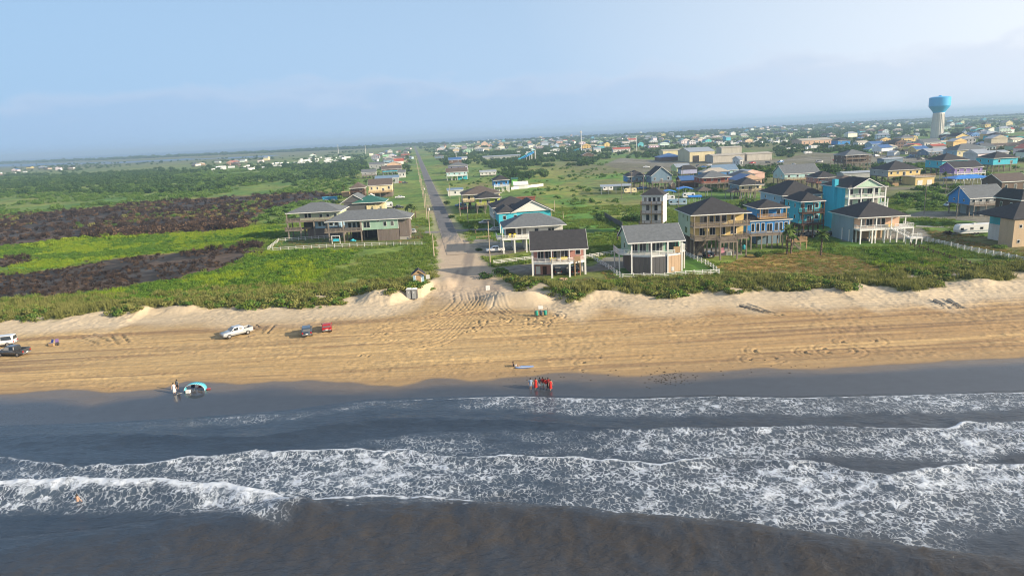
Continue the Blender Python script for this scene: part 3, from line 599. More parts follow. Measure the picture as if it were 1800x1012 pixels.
class House:
    def __init__(s, name, label, px, py, zr=0.0, yaw=2.0, cat='house', group='stilt houses of the beach town'):
        gz = 1.5
        for _ in range(2):
            x, y = G(px, py, gz+zr); gz = ground_h(x, y)
        s.s = scale_at(px, py, gz+zr); s.t = thing(name, label, cat, (x, y, gz-.05), R(yaw), group); s.gz = gz
    def box(s, name, m, *a): return box(s.t, name, m, *a)
    def posts(s, xs, ys, z1, m=PILE, r=.16, z0=-.2):
        for x in xs:
            for y in ys: s.box('post', m, x-r, x+r, y-r, y+r, z0, z1)
    def post(s, x, y, z0, z1, m=PILE, r=.14): s.box('post', m, x-r, x+r, y-r, y+r, z0, z1)
    def wall(s, m, x0, x1, y0, y1, z0, z1): s.b = (x0, x1, y0, y1, z0, z1); return s.box('wall', m, x0, x1, y0, y1, z0, z1)
    def corner_trim(s, m=WHITE):
        x0, x1, y0, y1, z0, z1 = s.b
        for x in (x0, x1): s.box('corner_board', m, x-.1, x+.1, y0-.03, y0+.1, z0, z1-.004)
    def window(s, face, u, z, w, h, frame=WHITE, pane=GLASS, name='window', mull=1):
        x0, x1, y0, y1, _, _ = s.b; t = .05
        if face == 'F': f = s.box(name, frame, u-w/2, u+w/2, y0-t, y0+.02, z, z+h)
        elif face == 'L': f = s.box(name, frame, x0-t, x0+.02, u-w/2, u+w/2, z, z+h)
        else: f = s.box(name, frame, x1-.02, x1+t, u-w/2, u+w/2, z, z+h)
        b = .11; n = mull; ww = (w-b*(n+1))/n
        for k in range(n):
            a = u-w/2+b+k*(ww+b)
            if face == 'F': sub_box(f, 'pane', pane, a, a+ww, y0-t-.03, y0, z+b, z+h-b)
            elif face == 'L': sub_box(f, 'pane', pane, x0-t-.03, x0, a, a+ww, z+b, z+h-b)
            else: sub_box(f, 'pane', pane, x1, x1+t+.03, a, a+ww, z+b, z+h-b)
        return f
    def door(s, u, z, w=1.0, h=2.1, m=WHITE, face='F'): return s.window(face, u, z, w, h, m, GLASS, 'door')
    def hip(s, m, x0, x1, y0, y1, z, r, o=.6, fas=WHITE, name='roof'):
        x0 -= o; x1 += o; y0 -= o; y1 += o; w = x1-x0; d = y1-y0
        if w >= d: a = (x0+d/2, (y0+y1)/2); b = (x1-d/2, (y0+y1)/2)
        else: a = ((x0+x1)/2, y0+w/2); b = ((x0+x1)/2, y1-w/2)
        if (a[0]-b[0])**2+(a[1]-b[1])**2 < .04: b = (a[0]+.1, a[1])
        V = [(x0,y0,z),(x1,y0,z),(x1,y1,z),(x0,y1,z),(a[0],a[1],z+r),(b[0],b[1],z+r)]
        F = [(0,1,5,4),(2,3,4,5),(1,2,5),(3,0,4)] if w >= d else [(1,2,5,4),(3,0,4,5),(0,1,4),(2,3,5)]
        me = bpy.data.meshes.new('roof'); me.from_pydata(V, [], F+[(3,2,1,0)]); me.materials.append(m); me.update()
        ro = link(bpy.data.objects.new(name, me), s.t)
        box(ro, 'fascia', fas, x0-.02, x1+.02, y0-.02, y1+.02, z-.24, z-.004); return ro
    def gable(s, m, x0, x1, y0, y1, z, r, axis='x', o=.5, og=.5, wallm=None, fas=WHITE, th=.2, name='roof'):
        mb = MB(); tr = MB()
        if axis == 'x':
            ym = (y0+y1)/2; k = r/(ym-y0); e = z-o*k
            for sg, ye in ((-1, y0-o), (1, y1+o)):
                mb.hexa([(x0-og,ye,e),(x1+og,ye,e),(x1+og,ym,z+r),(x0-og,ym,z+r),(x0-og,ye,e+th),(x1+og,ye,e+th),(x1+og,ym,z+r+th),(x0-og,ym,z+r+th)])
                tr.box(x0-og, x1+og, ye-.05 if sg < 0 else ye, ye if sg < 0 else ye+.05, e-.08, e+th-.01)
                for xx in (x0-og-.06, x1+og+.004): tr.hexa([(xx,ye,e-.05),(xx+.056,ye,e-.05),(xx+.056,ym,z+r-.05),(xx,ym,z+r-.05),(xx,ye,e+th),(xx+.056,ye,e+th),(xx+.056,ym,z+r+th),(xx,ym,z+r+th)])
            tri = [(x0,y0,z),(x0,y1,z),(x0,ym,z+r),(x1,y0,z),(x1,y1,z),(x1,ym,z+r)]
        else:
            xm = (x0+x1)/2; k = r/(xm-x0); e = z-o*k
            for sg, xe in ((-1, x0-o), (1, x1+o)):
                mb.hexa([(xe,y0-og,e),(xe,y1+og,e),(xm,y1+og,z+r),(xm,y0-og,z+r),(xe,y0-og,e+th),(xe,y1+og,e+th),(xm,y1+og,z+r+th),(xm,y0-og,z+r+th)])
                tr.box(xe-.05 if sg < 0 else xe, xe if sg < 0 else xe+.05, y0-og, y1+og, e-.08, e+th-.01)
                for yy in (y0-og-.06, y1+og+.004): tr.hexa([(xe,yy,e-.05),(xe,yy+.056,e-.05),(xm,yy+.056,z+r-.05),(xm,yy,z+r-.05),(xe,yy,e+th),(xe,yy+.056,e+th),(xm,yy+.056,z+r+th),(xm,yy,z+r+th)])
            tri = [(x0,y0,z),(x1,y0,z),(xm,y0,z+r),(x0,y1,z),(x1,y1,z),(xm,y1,z+r)]
        ro = mb.build(name, m, s.t); tr.build('fascia', fas, ro)
        if wallm:
            me = bpy.data.meshes.new('gable'); me.from_pydata(tri, [], [(0,2,1) if axis == 'x' else (0,1,2), (3,4,5) if axis == 'x' else (3,5,4), (0,1,4,3), (1,2,5,4), (2,0,3,5)]); me.materials.append(wallm); me.update()
            link(bpy.data.objects.new('gable', me), s.t)
        return ro
    def deck(s, poly, z, m=WOOD, t=.28, name='deck'):
        mb = MB(); mb.prism(poly, z-t, z); return mb.build(name, m, s.t)
    def rdeck(s, x0, x1, y0, y1, z, m=WOOD, t=.28): return s.deck([(x0,y0),(x1,y0),(x1,y1),(x0,y1)], z, m, t)
    def rail(s, pts, z, m=WHITE, h=1.05, style='bal'):
        for (a, b) in zip(pts[:-1], pts[1:]):
            mb = MB(); a = Vector((a[0], a[1], z)); b = Vector((b[0], b[1], z)); ln = (b-a).length; n = max(1, round(ln/1.9)); up = Vector((0, 0, 1))
            for k in range(n+1): p = a.lerp(b, k/n); mb.bar(p, p+up*h, .07)
            mb.bar(a+up*h, b+up*h, .065); mb.bar(a+up*.12, b+up*.12, .05)
            if style == 'bal':
                q = max(2, int(ln/.28))
                for k in range(q): p = a.lerp(b, (k+.5)/q); mb.bar(p+up*.12, p+up*h, .032)
            else:
                for hh in (.36, .6, .84): mb.bar(a+up*hh, b+up*hh, .06)
            mb.build('railing', m, s.t)
    def stairs(s, a, b, w=1.2, m=WOOD, rail=True, rm=None):
        a = Vector(a); b = Vector(b); d = b-a; hd = Vector((d.x, d.y, 0)); sd = Vector((-hd.y, hd.x, 0)).normalized()*w/2; n = max(4, int(abs(d.z)/.19)); mb = MB()
        for sg in (-1, 1): mb.bar(a+sd*sg, b+sd*sg, .10)
        for k in range(n):
            p = a.lerp(b, (k+.5)/n); q = hd.normalized()*.15
            mb.hexa([p-q-sd, p+q-sd, p+q+sd, p-q+sd]+[v+Vector((0, 0, .05)) for v in (p-q-sd, p+q-sd, p+q+sd, p-q+sd)])
        st = mb.build('stairs', m, s.t)
        if rail:
            r = MB(); u = Vector((0, 0, 1.0))
            for sg in (-1, 1):
                r.bar(a+sd*sg+u, b+sd*sg+u, .06)
                for k in range(0, n+1, 2): p = a.lerp(b, k/n)+sd*sg; r.bar(p, p+u, .04)
            r.build('railing', rm or m, st)
    def bay_panels(s, pts, z0, z1, mats, step=1.2):
        for (a, b), m in zip(zip(pts[:-1], pts[1:]), mats):
            a = Vector((*a, 0)); b = Vector((*b, 0)); ln = (b-a).length; n = max(1, round(ln/step)); ang = math.atan2(b.y-a.y, b.x-a.x)
            for k in range(n):
                c = a.lerp(b, (k+.5)/n); w = ln/n-.05
                box(s.t, 'panel', m, c.x-w/2, c.x+w/2, c.y-.06, c.y+.06, z0, z1, ang)

def auto_house(name, label, px, erow, ez, wpx, D, floor, roof, rise, wallm, roofm, yaw=2.0, trim=WHITE, deckm=WOOD, deck=2.4, railm=None, sidem=None, nwin=3, storeys=1, enclosed=None, gz_wall=None, cat='house', group='stilt houses of the beach town', fascia=None, pm=PILE, style='bar'):
    h = House(name, label, px, erow, ez, yaw, cat, group); w = wpx*h.s; x0, x1 = -w/2, w/2
    z0 = floor if floor > .8 else -.1
    h.wall(wallm, x0, x1, 0, D, z0, ez)
    if sidem: h.box('side_wall', sidem, x0-.03, x0+.05, .01, D-.01, z0+.002, ez-.002)
    if floor > .8:
        n = max(2, round(w/3.4)); ny = max(2, round(D/4.0))
        h.posts(np.linspace(x0+.3, x1-.3, n+1), np.linspace(.3, D-.3, ny), floor, pm)
        h.box('floor_beam', deckm, x0-.05, x1+.05, -.05, D+.05, floor-.35, floor-.004)
        if enclosed:
            m, f0, f1 = enclosed; ea = x0+w*f0; eb = x0+w*f1; h.bay_panels([(ea, .1), (eb, .1)], -.1, floor-.36, [m], 1.5)
            for xx in (ea, eb): h.box('panel', m, xx-.05, xx+.05, .2, D-.4, -.1, floor-.36)
        if deck:
            fz = [floor]+[floor+(ez-floor)*k/storeys for k in range(1, storeys)]
            for q, z in enumerate(fz):
                h.rdeck(x0-.2, x1+.2, -deck, -.06, z, deckm); h.rail([(x0-.15, -.1), (x0-.15, -deck+.05), (x1+.15, -deck+.05), (x1+.15, -.1)], z, railm or deckm, style=style)
            for x in np.linspace(x0, x1, max(2, round(w/4))+1): h.post(x, -deck+.15, -.2, ez-.2 if storeys > 1 else fz[-1]+1.1, railm or pm, .12)
    for q in range(storeys):
        zb = z0+(ez-z0)*q/storeys if floor > .8 else .1+(ez)*q/storeys; hh = (ez-max(z0, 0))/storeys
        for k in range(nwin):
            u = x0+w*(k+.5)/nwin
            if k == nwin//2 and floor > .8: h.window('F', u, zb+.08, 1.5, min(2.1, hh*.75), trim, name='door', mull=2)
            else: h.window('F', u, zb+hh*.33, 1.2, hh*.42, trim)
        for k in range(2):
            h.window('L', D*(k+.6)/2.2, zb+hh*.35, .9, hh*.38, trim); h.window('R', D*(k+.6)/2.2, zb+hh*.35, .9, hh*.38, trim)
    if roof == 'hip': h.hip(roofm, x0, x1, -(.3 if not deck or floor < .8 else min(deck, 1.6)), D, ez, rise, fas=fascia or trim)
    elif roof == 'gx': h.gable(roofm, x0, x1, 0, D, ez, rise, 'x', wallm=sidem or wallm, fas=fascia or trim)
    else: h.gable(roofm, x0, x1, 0, D, ez, rise, 'y', wallm=wallm, fas=fascia or trim)
    return h
# ================================================================== THE BEACH-FRONT HOUSES
GB = 'houses in the front row above the beach'
# --- pink brick house with dark roof
h = House('stilt_house', 'pink brick stilt house with charcoal roof and white bay deck beside sandy road', 985, 488, yaw=-1.5, group=GB)
bay = [(-6.7, 1.6), (-2.0, 0.0), (2.4, 0.0), (6.4, 1.9)]
h.deck(bay+[(6.4, 4), (-6.7, 4)], 3.85, WHITE, .45); h.rail(bay, 3.85, WHITE)
h.wall(PINK, -6.5, 6.3, 3.8, 12, 3.4, 7.2); h.corner_trim()
for x, w, n in ((-4.6, 1.7, 2), (-2.7, 1.7, 2), (-.5, 1.9, 2), (1.4, 1.9, 2)): h.window('F', x, 3.95, w, 2.35, mull=n, name='door')
h.window('F', 4.8, 5.0, 1.3, 1.5)
for yy in (5.5, 8.5): h.window('R', yy, 5, 1.1, 1.3); h.window('L', yy, 5, 1.1, 1.3)
for x, y in bay: h.post(x, y+.12, -.2, 7.1 if abs(x) > 5 else 3.5, WHITE, .22)
for x, y in ((-2.0, .1), (2.4, .1)): h.post(x, y+.25, 3.9, 7.1, WHITE, .12)
h.posts((-6.2, -2, 2.2, 6.0), (6.5, 11.5), 3.4, WHITE, .2)
h.gable(R_DARK, -6.9, 6.7, .9, 12.2, 7.25, 3.6, 'x', .6, .35, PINK)
h.box('ground_room', PINK, -6.2, -1.9, 4.5, 11, -.1, 3.35); h.box('door', WOODD, -4.2, -3.2, 4.38, 4.5, 0, 2.2); h.box('shutter', WHITE, -5.9, -4.8, 4.4, 4.5, .3, 2.3)
h.stairs((3.2, 4.2, 3.8), (5.8, 9, 0), 1.1, WOODT); h.box('outdoor_shower', WOODT, 3.6, 3.85, .3, .55, -.2, 5.2); h.box('outdoor_shower', WOODT, 4.9, 5.15, .6, .85, -.2, 5.2)
h.box('screen', WOODT, 3.6, 5.1, .35, .45, 4.0, 5.2); h.box('slab', CONC, -6.6, 6.2, 2.2, 12, -.12, .06)
pinkT = h.t
# --- grey-green house with panelled bay
h = House('stilt_house', 'seafoam stilt house with grey gable roof and panelled ground floor inside white fence', 1153, 481, yaw=2.0, group=GB)
bay = [(-5.6, 1.8), (-1.2, -.2), (2.9, .0), (6.8, 1.4)]
h.bay_panels(bay, -.1, 4.3, [BRICKB, BATTEN, BATTENT], 1.05)
h.bay_panels([(-5.6, 12), (-5.6, 1.9)], -.1, 4.3, [BRICKB], 1.6); h.bay_panels([(6.8, 1.5), (6.8, 12)], -.1, 4.3, [BATTENT], 1.6)
h.deck(bay+[(6.8, 4.6), (-5.6, 4.6)], 4.65, WHITE, .4); h.rail(bay, 4.65, WHITE)
h.deck([(-8.2, 5.0), (-5.65, 3.2), (-5.65, 12), (-8.2, 12)], 4.65, WHITE, .3); h.rail([(-5.7, 3.2), (-8.1, 5.0), (-8.1, 12)], 4.65, WHITE)
h.deck([(6.85, 4), (8.6, 4.5), (8.6, 10), (6.85, 10)], 4.65, WHITE, .3); h.rail([(6.9, 4), (8.5, 4.5), (8.5, 10)], 4.65, WHITE, 1.6)
for x, y in bay: h.post(x, y-.1, -.2, 7.8, WHITE, .16)
h.wall(SEAFOAM, -6.0, 7.0, 4.4, 13, 4.4, 7.9)
for x, m_ in ((-4.3, None), (-2.2, None), (.1, None), (2.0, None), (4.4, 1), (6.0, 1)):
    h.window('F', x, 4.75, 1.75, 2.5, WHITE if m_ is None else GREEN, mull=2, name='door' if x == .1 else 'window')
h.window('L', 8, 5.4, 1.2, 1.6)
h.gable(R_GREY, -6.4, 7.2, 1.4, 13.4, 7.95, 3.2, 'x', .5, .35, SEAFOAM)
h.box('box_shelf', WOODT, 4.6, 6.2, .7, 1.0, 4.9, 6.4); h.box('vent_sign', WHITE, 3.9, 4.6, .18, .26, .5, 1.5)
for x in (-8.0,): h.post(x, 5.2, -.2, 4.4, WHITE, .14); h.post(x, 11.5, -.2, 4.4, WHITE, .14)
for x in (8.4,): h.post(x, 4.7, -.2, 4.4, WHITE, .14); h.post(x, 9.6, -.2, 4.4, WHITE, .14)
# --- white hip-roofed house with yellow chairs
h = House('stilt_house', 'white stilt house with grey hip roof and two yellow chairs on its deck', 938, 443, yaw=4, group=GB)
h.rdeck(-9.4, 8.5, 0, 3.4, 4.5, WHITE, .4); h.rdeck(-10.8, -9.45, .8, 9, 4.5, WHITE, .3); h.rail([(-10.7, 9), (-10.7, .8), (-9.3, .1), (8.4, .1)], 4.5, WHITE)
h.wall(OFFW, -8, 9.6, 3.2, 14, 4.2, 7.8)
h.box('porch_shade_panel', DARK, -7.9, -5.0, 3.12, 3.22, 4.55, 7.4)  # flat dark panel on the wall face, painted in for a shaded porch
for x in (-3.8, -2.2): h.window('F', x, 4.9, 1.3, 2.2)
h.window('F', 6.0, 5.2, 2.0, 1.6, mull=2); h.window('F', 1.5, 5.2, 1.4, 1.6)
for y in (5.5, 9): h.window('L', y, 5.3, 1.1, 1.4)
h.hip(R_GREY, -8.4, 9.8, .9, 14.4, 7.85, 3.2)
h.posts((-9, -5.6, -2, 2.5, 7), (.4, 5, 9.5, 13.5), 4.1, WHITE, .19); h.post(-9.2, .3, 4.5, 7.6, WHITE, .12); h.stairs((-1, 4.5, 4.2), (4, 9, 0), 1.1, WHITE)
chairs_at = h
# --- turquoise house with white pediment
h = House('stilt_house', 'turquoise stilt house with charcoal roof and white front pediment', 926, 409, yaw=6, group=GB)
h.wall(TURQ, -9.6, 9.4, 3, 16, 3.6, 7.4); h.wall(TURQ, -8.8, 6, 3.2, 14, -.1, 3.58); h.b = (-9.6, 9.4, 3, 16, 3.6, 7.4)
for x in (-7.5, -3.5, -1, 1, 2.6): h.window('F', x, 4.8, 1.2, 1.6)
h.box('side_wall', TEAL, 5, 9.45, 2.96, 3.1, 3.62, 7.38)
h.gable(R_DARK, -4.6, 9.8, 2.4, 16, 7.45, 3.7, 'y', .6, .5, WHITE); h.hip(R_DARK, -9.8, -3.6, 3.0, 16, 7.42, 2.2, .5)
h.posts((-9.2, 9), (3.2,), 3.6, WHITE)
# --- white house with dark hip roof
h = auto_house('stilt_house', 'white stilt house with broad charcoal hip roof behind the turquoise one', 902, 362, 7.9, 72, 14, 3.9, 'hip', 3.3, OFFW, R_DARK, 7, deckm=WHITE, railm=WHITE, pm=GREY, nwin=4, group=GB)
# --- lime and cream pair
h = auto_house('stilt_house', 'cream stilt house with brown hip roof just behind the lime one', 846, 340, 7.6, 66, 15, 4.0, 'hip', 3.2, CREAM, R_BROWN, 7, nwin=3, group=GB)
h = auto_house('stilt_house', 'lime yellow stilt house with charcoal hip roof near red and blue trucks', 858, 347, 7.2, 42, 11, 4.0, 'hip', 2.6, LIME, R_DARK, 7, nwin=3, group=GB, deck=1.8)
# --- tall narrow white house
h = House('tower_house', 'tall narrow white house with three storeys and pyramid roof', 1147, 409, yaw=-24, group=GB)
h.wall(WHITE, -3.6, 3.6, 0, 6.2, 3.4, 12.8)
for z in (3.9, 7.2): 
    for x in (-1.6, 1.2): h.window('F', x, z+.3, 1.3, 2.1)
for x in (-2.4, -.9, .6, 2.1): h.window('F', x, 10.6, 1.1, 1.5)
for z in (3.4, 6.7, 9.9): h.rdeck(-4.4 if z < 6 else -3.7, 3.7, -2.0, -.06, z, WOOD, .25); h.rail([(-4.3 if z < 6 else -3.6, -.1), (-4.3 if z < 6 else -3.6, -1.9), (3.6, -1.9), (3.6, -.1)], z, WOOD, .9)
h.posts((-3.5, 0, 3.5), (-1.9,), 10.9, WOODT, .13); h.posts((-3.4, 0, 3.4), (.4, 5.8), 3.4); h.hip(R_DARK, -3.6, 3.6, -.2, 6.2, 12.85, 2.3, .5)
# --- yellow house with double decks
h = House('stilt_house', 'yellow house with dark hip roof and two weathered wooden deck levels', 1266, 453, yaw=1.5, group=GB)
h.wall(YELL, -7.3, 7.3, 3.2, 15, 5.6, 11.9); h.box('side_wall', PALEY, -7.36, -7.2, 3.22, 14.9, 5.62, 11.88)
for x, n in ((-3.6, 2), (-1.5, 1), (.6, 2), (2.0, 1)): h.window('F', x, 9.0, .95*n+.3, 2.2, mull=n, name='door')
h.window('F', 4.4, 9.6, 1.2, 1.4); h.window('L', 5.5, 9.6, 1.0, 1.6); h.window('L', 10, 10, .8, 1.0); h.window('L', 7, 6.2, 2.2, 1.8, mull=2)
for x in (-4, -1.2, 1.6, 4.6): h.window('F', x, 5.8, 1.6, 2.2, mull=2, name='door')
h.rdeck(-7.4, 7.9, 0, 3.1, 8.75, WOOD, .35); h.rail([(-7.3, 3), (-7.3, .1), (7.8, .1), (7.8, 3)], 8.75, WOOD, style='bar')
h.rdeck(-7.4, 7.2, -1.2, 3.1, 5.45, WOOD, .35); h.rail([(-7.3, 3), (-7.3, -1.1), (-1.4, -1.1)], 5.45, WOOD, style='bar'); h.rail([(3.8, -1.1), (7.1, -1.1), (7.1, 3)], 5.45, WOOD, style='bar')
h.rdeck(-1.3, 3.6, -3.4, -1.25, 5.0, WOOD, .35); h.rail([(-1.2, -1.3), (-1.2, -3.3), (3.5, -3.3), (3.5, -1.3)], 5.0, WOOD, style='bar')
h.posts((-7.1, -3.6, 0, 3.6, 7.1), (.2,), 11.5, WOOD, .16); h.posts((-1.1, 3.4), (-3.2,), 5, WOOD, .18); h.posts((-7.0, -3.5, 0, 3.5, 7.0), (3.6, 7.5, 11.5, 14.6), 5.6)
h.hip(R_DARK, -7.5, 7.6, .6, 15.2, 11.95, 3.7, .7); h.stairs((-4, -1.2, 5.4), (-6.6, 2.4, 0), 1.1, WOOD)
h.box('store_room', BRICKB, -6.6, -2, 8.2, 14.4, -.1, 5.2); h.box('umbrella', YELL, -4.1, -3.0, .5, 1.6, 7.4, 8.2); h.box('slab', CONC, -7.2, 7.2, 2.5, 15, -.1, .08)
# --- bright blue two-storey house
h = House('stilt_house', 'bright blue two-storey house with small upper balcony next to palms', 1354, 436, yaw=1.5, group=GB)
h.wall(BLUE, -6.2, 6.2, 2.0, 13, 4.2, 7.9)
for x in (-4.4, -3.0, -1.5): h.window('F', x, 4.6, 1.05, 2.5)
h.window('F', .4, 4.4, 1.6, 2.5, mull=2, name='door')
for x in (2.4, 3.7, 5.2): h.window('F', x, 4.6, 1.05, 2.5)
h.box('corner_board', WHITE, -6.28, -6.1, 1.95, 2.1, 4.2, 7.9); h.box('corner_board', WHITE, 6.1, 6.28, 1.95, 2.1, 4.2, 7.9)
h.hip(R_DARK, -6.2, 6.3, 2.0, 13.2, 7.9, 1.5, .5); h.wall(BLUE, -2.6, 5.0, 3.8, 12, 7.6, 11.3)
h.window('F', -.2, 8.6, 1.7, 2.2, mull=2, name='door'); h.window('F', 3.6, 9, 1.1, 1.5)
h.rdeck(-2.7, 5.2, 1.6, 3.7, 8.5, WOODT, .3); h.rail([(-2.6, 3.6), (-2.6, 1.7), (5.1, 1.7), (5.1, 3.6)], 8.5, WOODT, style='bar')
h.hip(R_DARK, -3.0, 5.3, 1.9, 12.3, 11.35, 1.9, .5); h.post(5.0, 1.8, 8.5, 11.2, WOODT); h.post(-2.5, 1.8, 8.5, 11.2, WOODT)
h.rdeck(-6.4, 6.6, -1.2, 1.95, 4.2, WOOD, .35); h.rail([(-6.3, 1.9), (-6.3, -1.1), (2.2, -1.1)], 4.2, WOOD, style='bar'); h.stairs((3.4, -1.1, 4.1), (6.8, -4.2, 0), 1.3, WOOD)
h.posts((-6, -3, 0, 3, 6), (-1, 2.4, 7.5, 12.6), 4.2); h.box('store_room', SLATE, -1, 5.5, 7.0, 12.4, -.1, 4.0)
h.rdeck(4.5, 9.0, -3.6, .5, 2.3, WOODT, .3); h.posts((4.7, 8.8), (-3.4, .3), 3.3, WOODT, .13); h.rail([(4.7, -3.5), (8.9, -3.5), (8.9, .3)], 2.3, WOODT, style='bar')
# --- teal house with dark decks
h = auto_house('stilt_house', 'teal house with dark brown double decks between blue and turquoise houses', 1424, 352, 11.3, 38, 10, 4.4, 'hip', 2.3, TEAL, R_DARK, 2, deckm=WOODD, deck=2.6, storeys=2, pm=WOODD, group=GB)
# --- turquoise three-level house with mint gable
h = House('stilt_house', 'tall turquoise house with mint front gable, chimney and white balconies', 1520, 406, yaw=2, group=GB)
h.wall(TURQ, -5.7, 5.7, 2.6, 17, -.1, 13.8); h.box('front_wall', MINT, -5.6, 5.65, 2.5, 2.66, 4.0, 13.75)
h.b = (-5.7, 5.7, 2.5, 17, 0, 13.8)
for z in (4.6, 7.9, 11.2):
    for x in (-4, -.6, 2.2): h.window('F', x, z, 1.7, 2.0, mull=2)
    if z > 5: h.window('F', 4.4, z-.2, 1.2, 2.2, name='door')
for z in (7.4, 10.7): h.rdeck(-5.8, 6.0, 0, 2.45, z, WHITE, .4); h.rail([(-5.7, 2.4), (-5.7, .1), (5.9, .1), (5.9, 2.4)], z, WHITE)
h.posts((-5.7, -1.8, 2.1, 5.9), (.15,), 13.6, WHITE, .17); h.box('chimney', TURQ, -6.6, -5.4, 7.5, 9.3, 0, 16.0)
h.hip(R_DARK, -5.9, 6.1, .2, 17.2, 13.85, 2.6, .5); h.gable(R_DARK, -4.4, 4.8, -.1, 9, 13.9, 2.5, 'y', .5, .3, MINT)
h.rdeck(6.0, 8.8, 3, 7, 7.2, WHITE, .3); h.rail([(6.1, 3.1), (8.7, 3.1), (8.7, 7)], 7.2, WHITE); h.posts((8.6,), (3.1, 6.8), 9.8, WHITE, .13); h.box('porch_roof', R_DARK, 5.9, 9.2, 2.6, 7.4, 9.8, 10.0)
# --- grey-white house with white deck and stairs
h = House('stilt_house', 'pale grey house with charcoal hip roof, white deck and front stairs', 1552, 427, yaw=2, group=GB)
h.wall(GREY, -7.0, 6.4, 3.4, 16, 4.0, 7.6); h.box('side_wall', GREYBLUE, -7.05, -6.9, 3.42, 15.9, -.1, 7.58); h.box('front_wall', PEACH, -6.9, 6.35, 3.3, 3.45, 4.05, 7.55)
h.b = (-7.0, 6.4, 3.3, 16, 4, 7.6)
for x, w, m_ in ((-4.4, 1.2, WHITE), (-2.5, 1.9, WHITE), (-.2, 1.9, WHITE), (1.6, 1.2, WHITE)): h.window('F', x, 4.4, w, 2.3, m_, mull=2 if w > 1.5 else 1, name='door')
h.box('sofa', YELL, 2.0, 4.2, 2.2, 3.0, 4.25, 5.0)
h.rdeck(-7.0, 8.8, 0, 3.25, 4.2, WHITE, .4); h.rail([(-6.9, 3.2), (-6.9, .1), (1.2, .1)], 4.2, WHITE); h.rail([(3.2, .1), (8.7, .1), (8.7, 5)], 4.2, WHITE); h.rdeck(6.45, 8.8, 3.3, 6, 4.2, WHITE, .4)
h.posts((-6.6, -3.2, .4, 4, 8.6), (.2,), 4.0, WHITE, .17); h.posts((-6.6, -2.2, 2.2, 6.2), (.25,), 7.4, WHITE, .13); h.posts((-6, -2, 2, 6), (3.6, 8, 12, 15.5), 4.0, WHITE, .17)
h.hip(R_DARK, -7.3, 6.8, .4, 16.2, 7.65, 3.6, .6)
h.stairs((2.2, .2, 4.1), (5.4, -3.2, 2.0), 1.4, WHITE); h.rdeck(4.6, 8.2, -5.2, -2.6, 2.0, WHITE, .3); h.rail([(4.7, -5.1), (8.1, -5.1), (8.1, -2.7)], 2.0, WHITE); h.posts((4.8, 6.4, 8.0), (-5.0, -2.8), 2.0, WHITE, .11)
h.box('store_room', TAN, -3, 6, 9, 15.4, -.1, 3.8); h.box('side_post', WHITE, -7.3, -7.1, 5, 5.3, 0, 3.6); h.box('side_post', WHITE, -7.3, -7.1, 9, 9.3, 0, 3.6)
# --- right edge house
h = House('stilt_house', 'tan block house with dark roof and teal upper wall at the right edge', 1824, 432, yaw=2, group=GB)
h.wall(TAN, -7, -3.2, 0, 5, -.1, 7.6); h.window('F', -5.2, 5, .8, 1); h.window('F', -5.4, 1.0, .8, 1.0); h.wall(OFFW, -3.2, 9, 2.2, 14, -.1, 4.4); h.window('F', -.6, 1.6, .9, 1.4)
h.wall(TEAL, -3.1, 9, 2.4, 14, 4.4, 7.5); h.window('F', 1, 5, 1.6, 2.1, mull=2, name='door'); h.rdeck(-3.1, 9, .2, 2.3, 4.5, WOODD, .3); h.rail([(-3.1, .3), (9, .3)], 4.5, WOODD, style='bar'); h.posts((-.5, 4, 8.5), (.3,), 4.4, WOODD)
h.hip(R_DARK, -7.2, 9.2, .2, 14.2, 7.55, 3.4, .5, R_DARK)
# --- big dark hip roof behind blue house
h = auto_house('stilt_house', 'blue-walled house with wide charcoal hip roof and dark red-brown decks', 1408, 341, 10.6, 72, 17, 4.2, 'hip', 4.2, PALEB, R_DARK, 2, deckm=WOODD, deck=3, storeys=2, pm=WOODD, nwin=4)
# --- left of the road: long seafoam house
h = House('stilt_house', 'long seafoam house with grey hip roof, open bays and board-panelled garage', 647, 425, yaw=1.5, group=GB)
h.wall(SEAFOAM, -1.8, 11.0, 1.0, 13, 4.2, 7.8); h.corner_trim(); 
for x, w, hh, n in ((-.1, 2.4, 2.3, 2), (6.4, 1.2, 1.7, 1), (9.0, 1.2, 1.7, 1)): h.window('F', x, 5.2 if n == 1 else 4.9, w, hh, mull=n)
h.window('F', 4.0, 6.9, 1.3, .5)
h.wall(GREYBLUE, -8.4, -1.9, 3.4, 13, 4.2, 7.75)
for x in (-6.6, -5.0, -3.4): h.window('F', x, 4.7, 1.3, 2.2)
h.rdeck(-15.2, -1.85, .4, 4.2, 4.2, WOOD, .4); h.rail([(-15.0, 4.2), (-15.0, .5), (-1.9, .5)], 4.2, WOOD, style='bar'); h.rdeck(-15.2, -8.5, 4.25, 13, 4.2, WOOD, .4)
h.hip(R_GREY, -14.2, 15.0, .7, 13.4, 7.85, 3.0, .6)
h.posts((-13.6, -8.4, -2.2), (.7,), 7.6, PILE, .2); h.posts((-13.6, -8.4, -2.2, 3.6), (6, 12.6), 4.2, PILE, .2); h.post(3.6, 1.2, -.2, 4.2, PILE, .2)
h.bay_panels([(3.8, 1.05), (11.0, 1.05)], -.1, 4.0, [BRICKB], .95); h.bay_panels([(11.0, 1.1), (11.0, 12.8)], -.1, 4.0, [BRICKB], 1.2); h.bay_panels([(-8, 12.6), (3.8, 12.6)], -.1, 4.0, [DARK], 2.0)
h.bay_panels([(11.3, 1.6), (14.8, 1.6)], 1.2, 7.5, [BRICKB], 1.1); h.box('step', CONC, 11.2, 14.9, 1.2, 5, -.1, 1.1); h.bay_panels([(14.8, 1.7), (14.8, 8)], 1.2, 7.5, [BRICKB], 1.2)
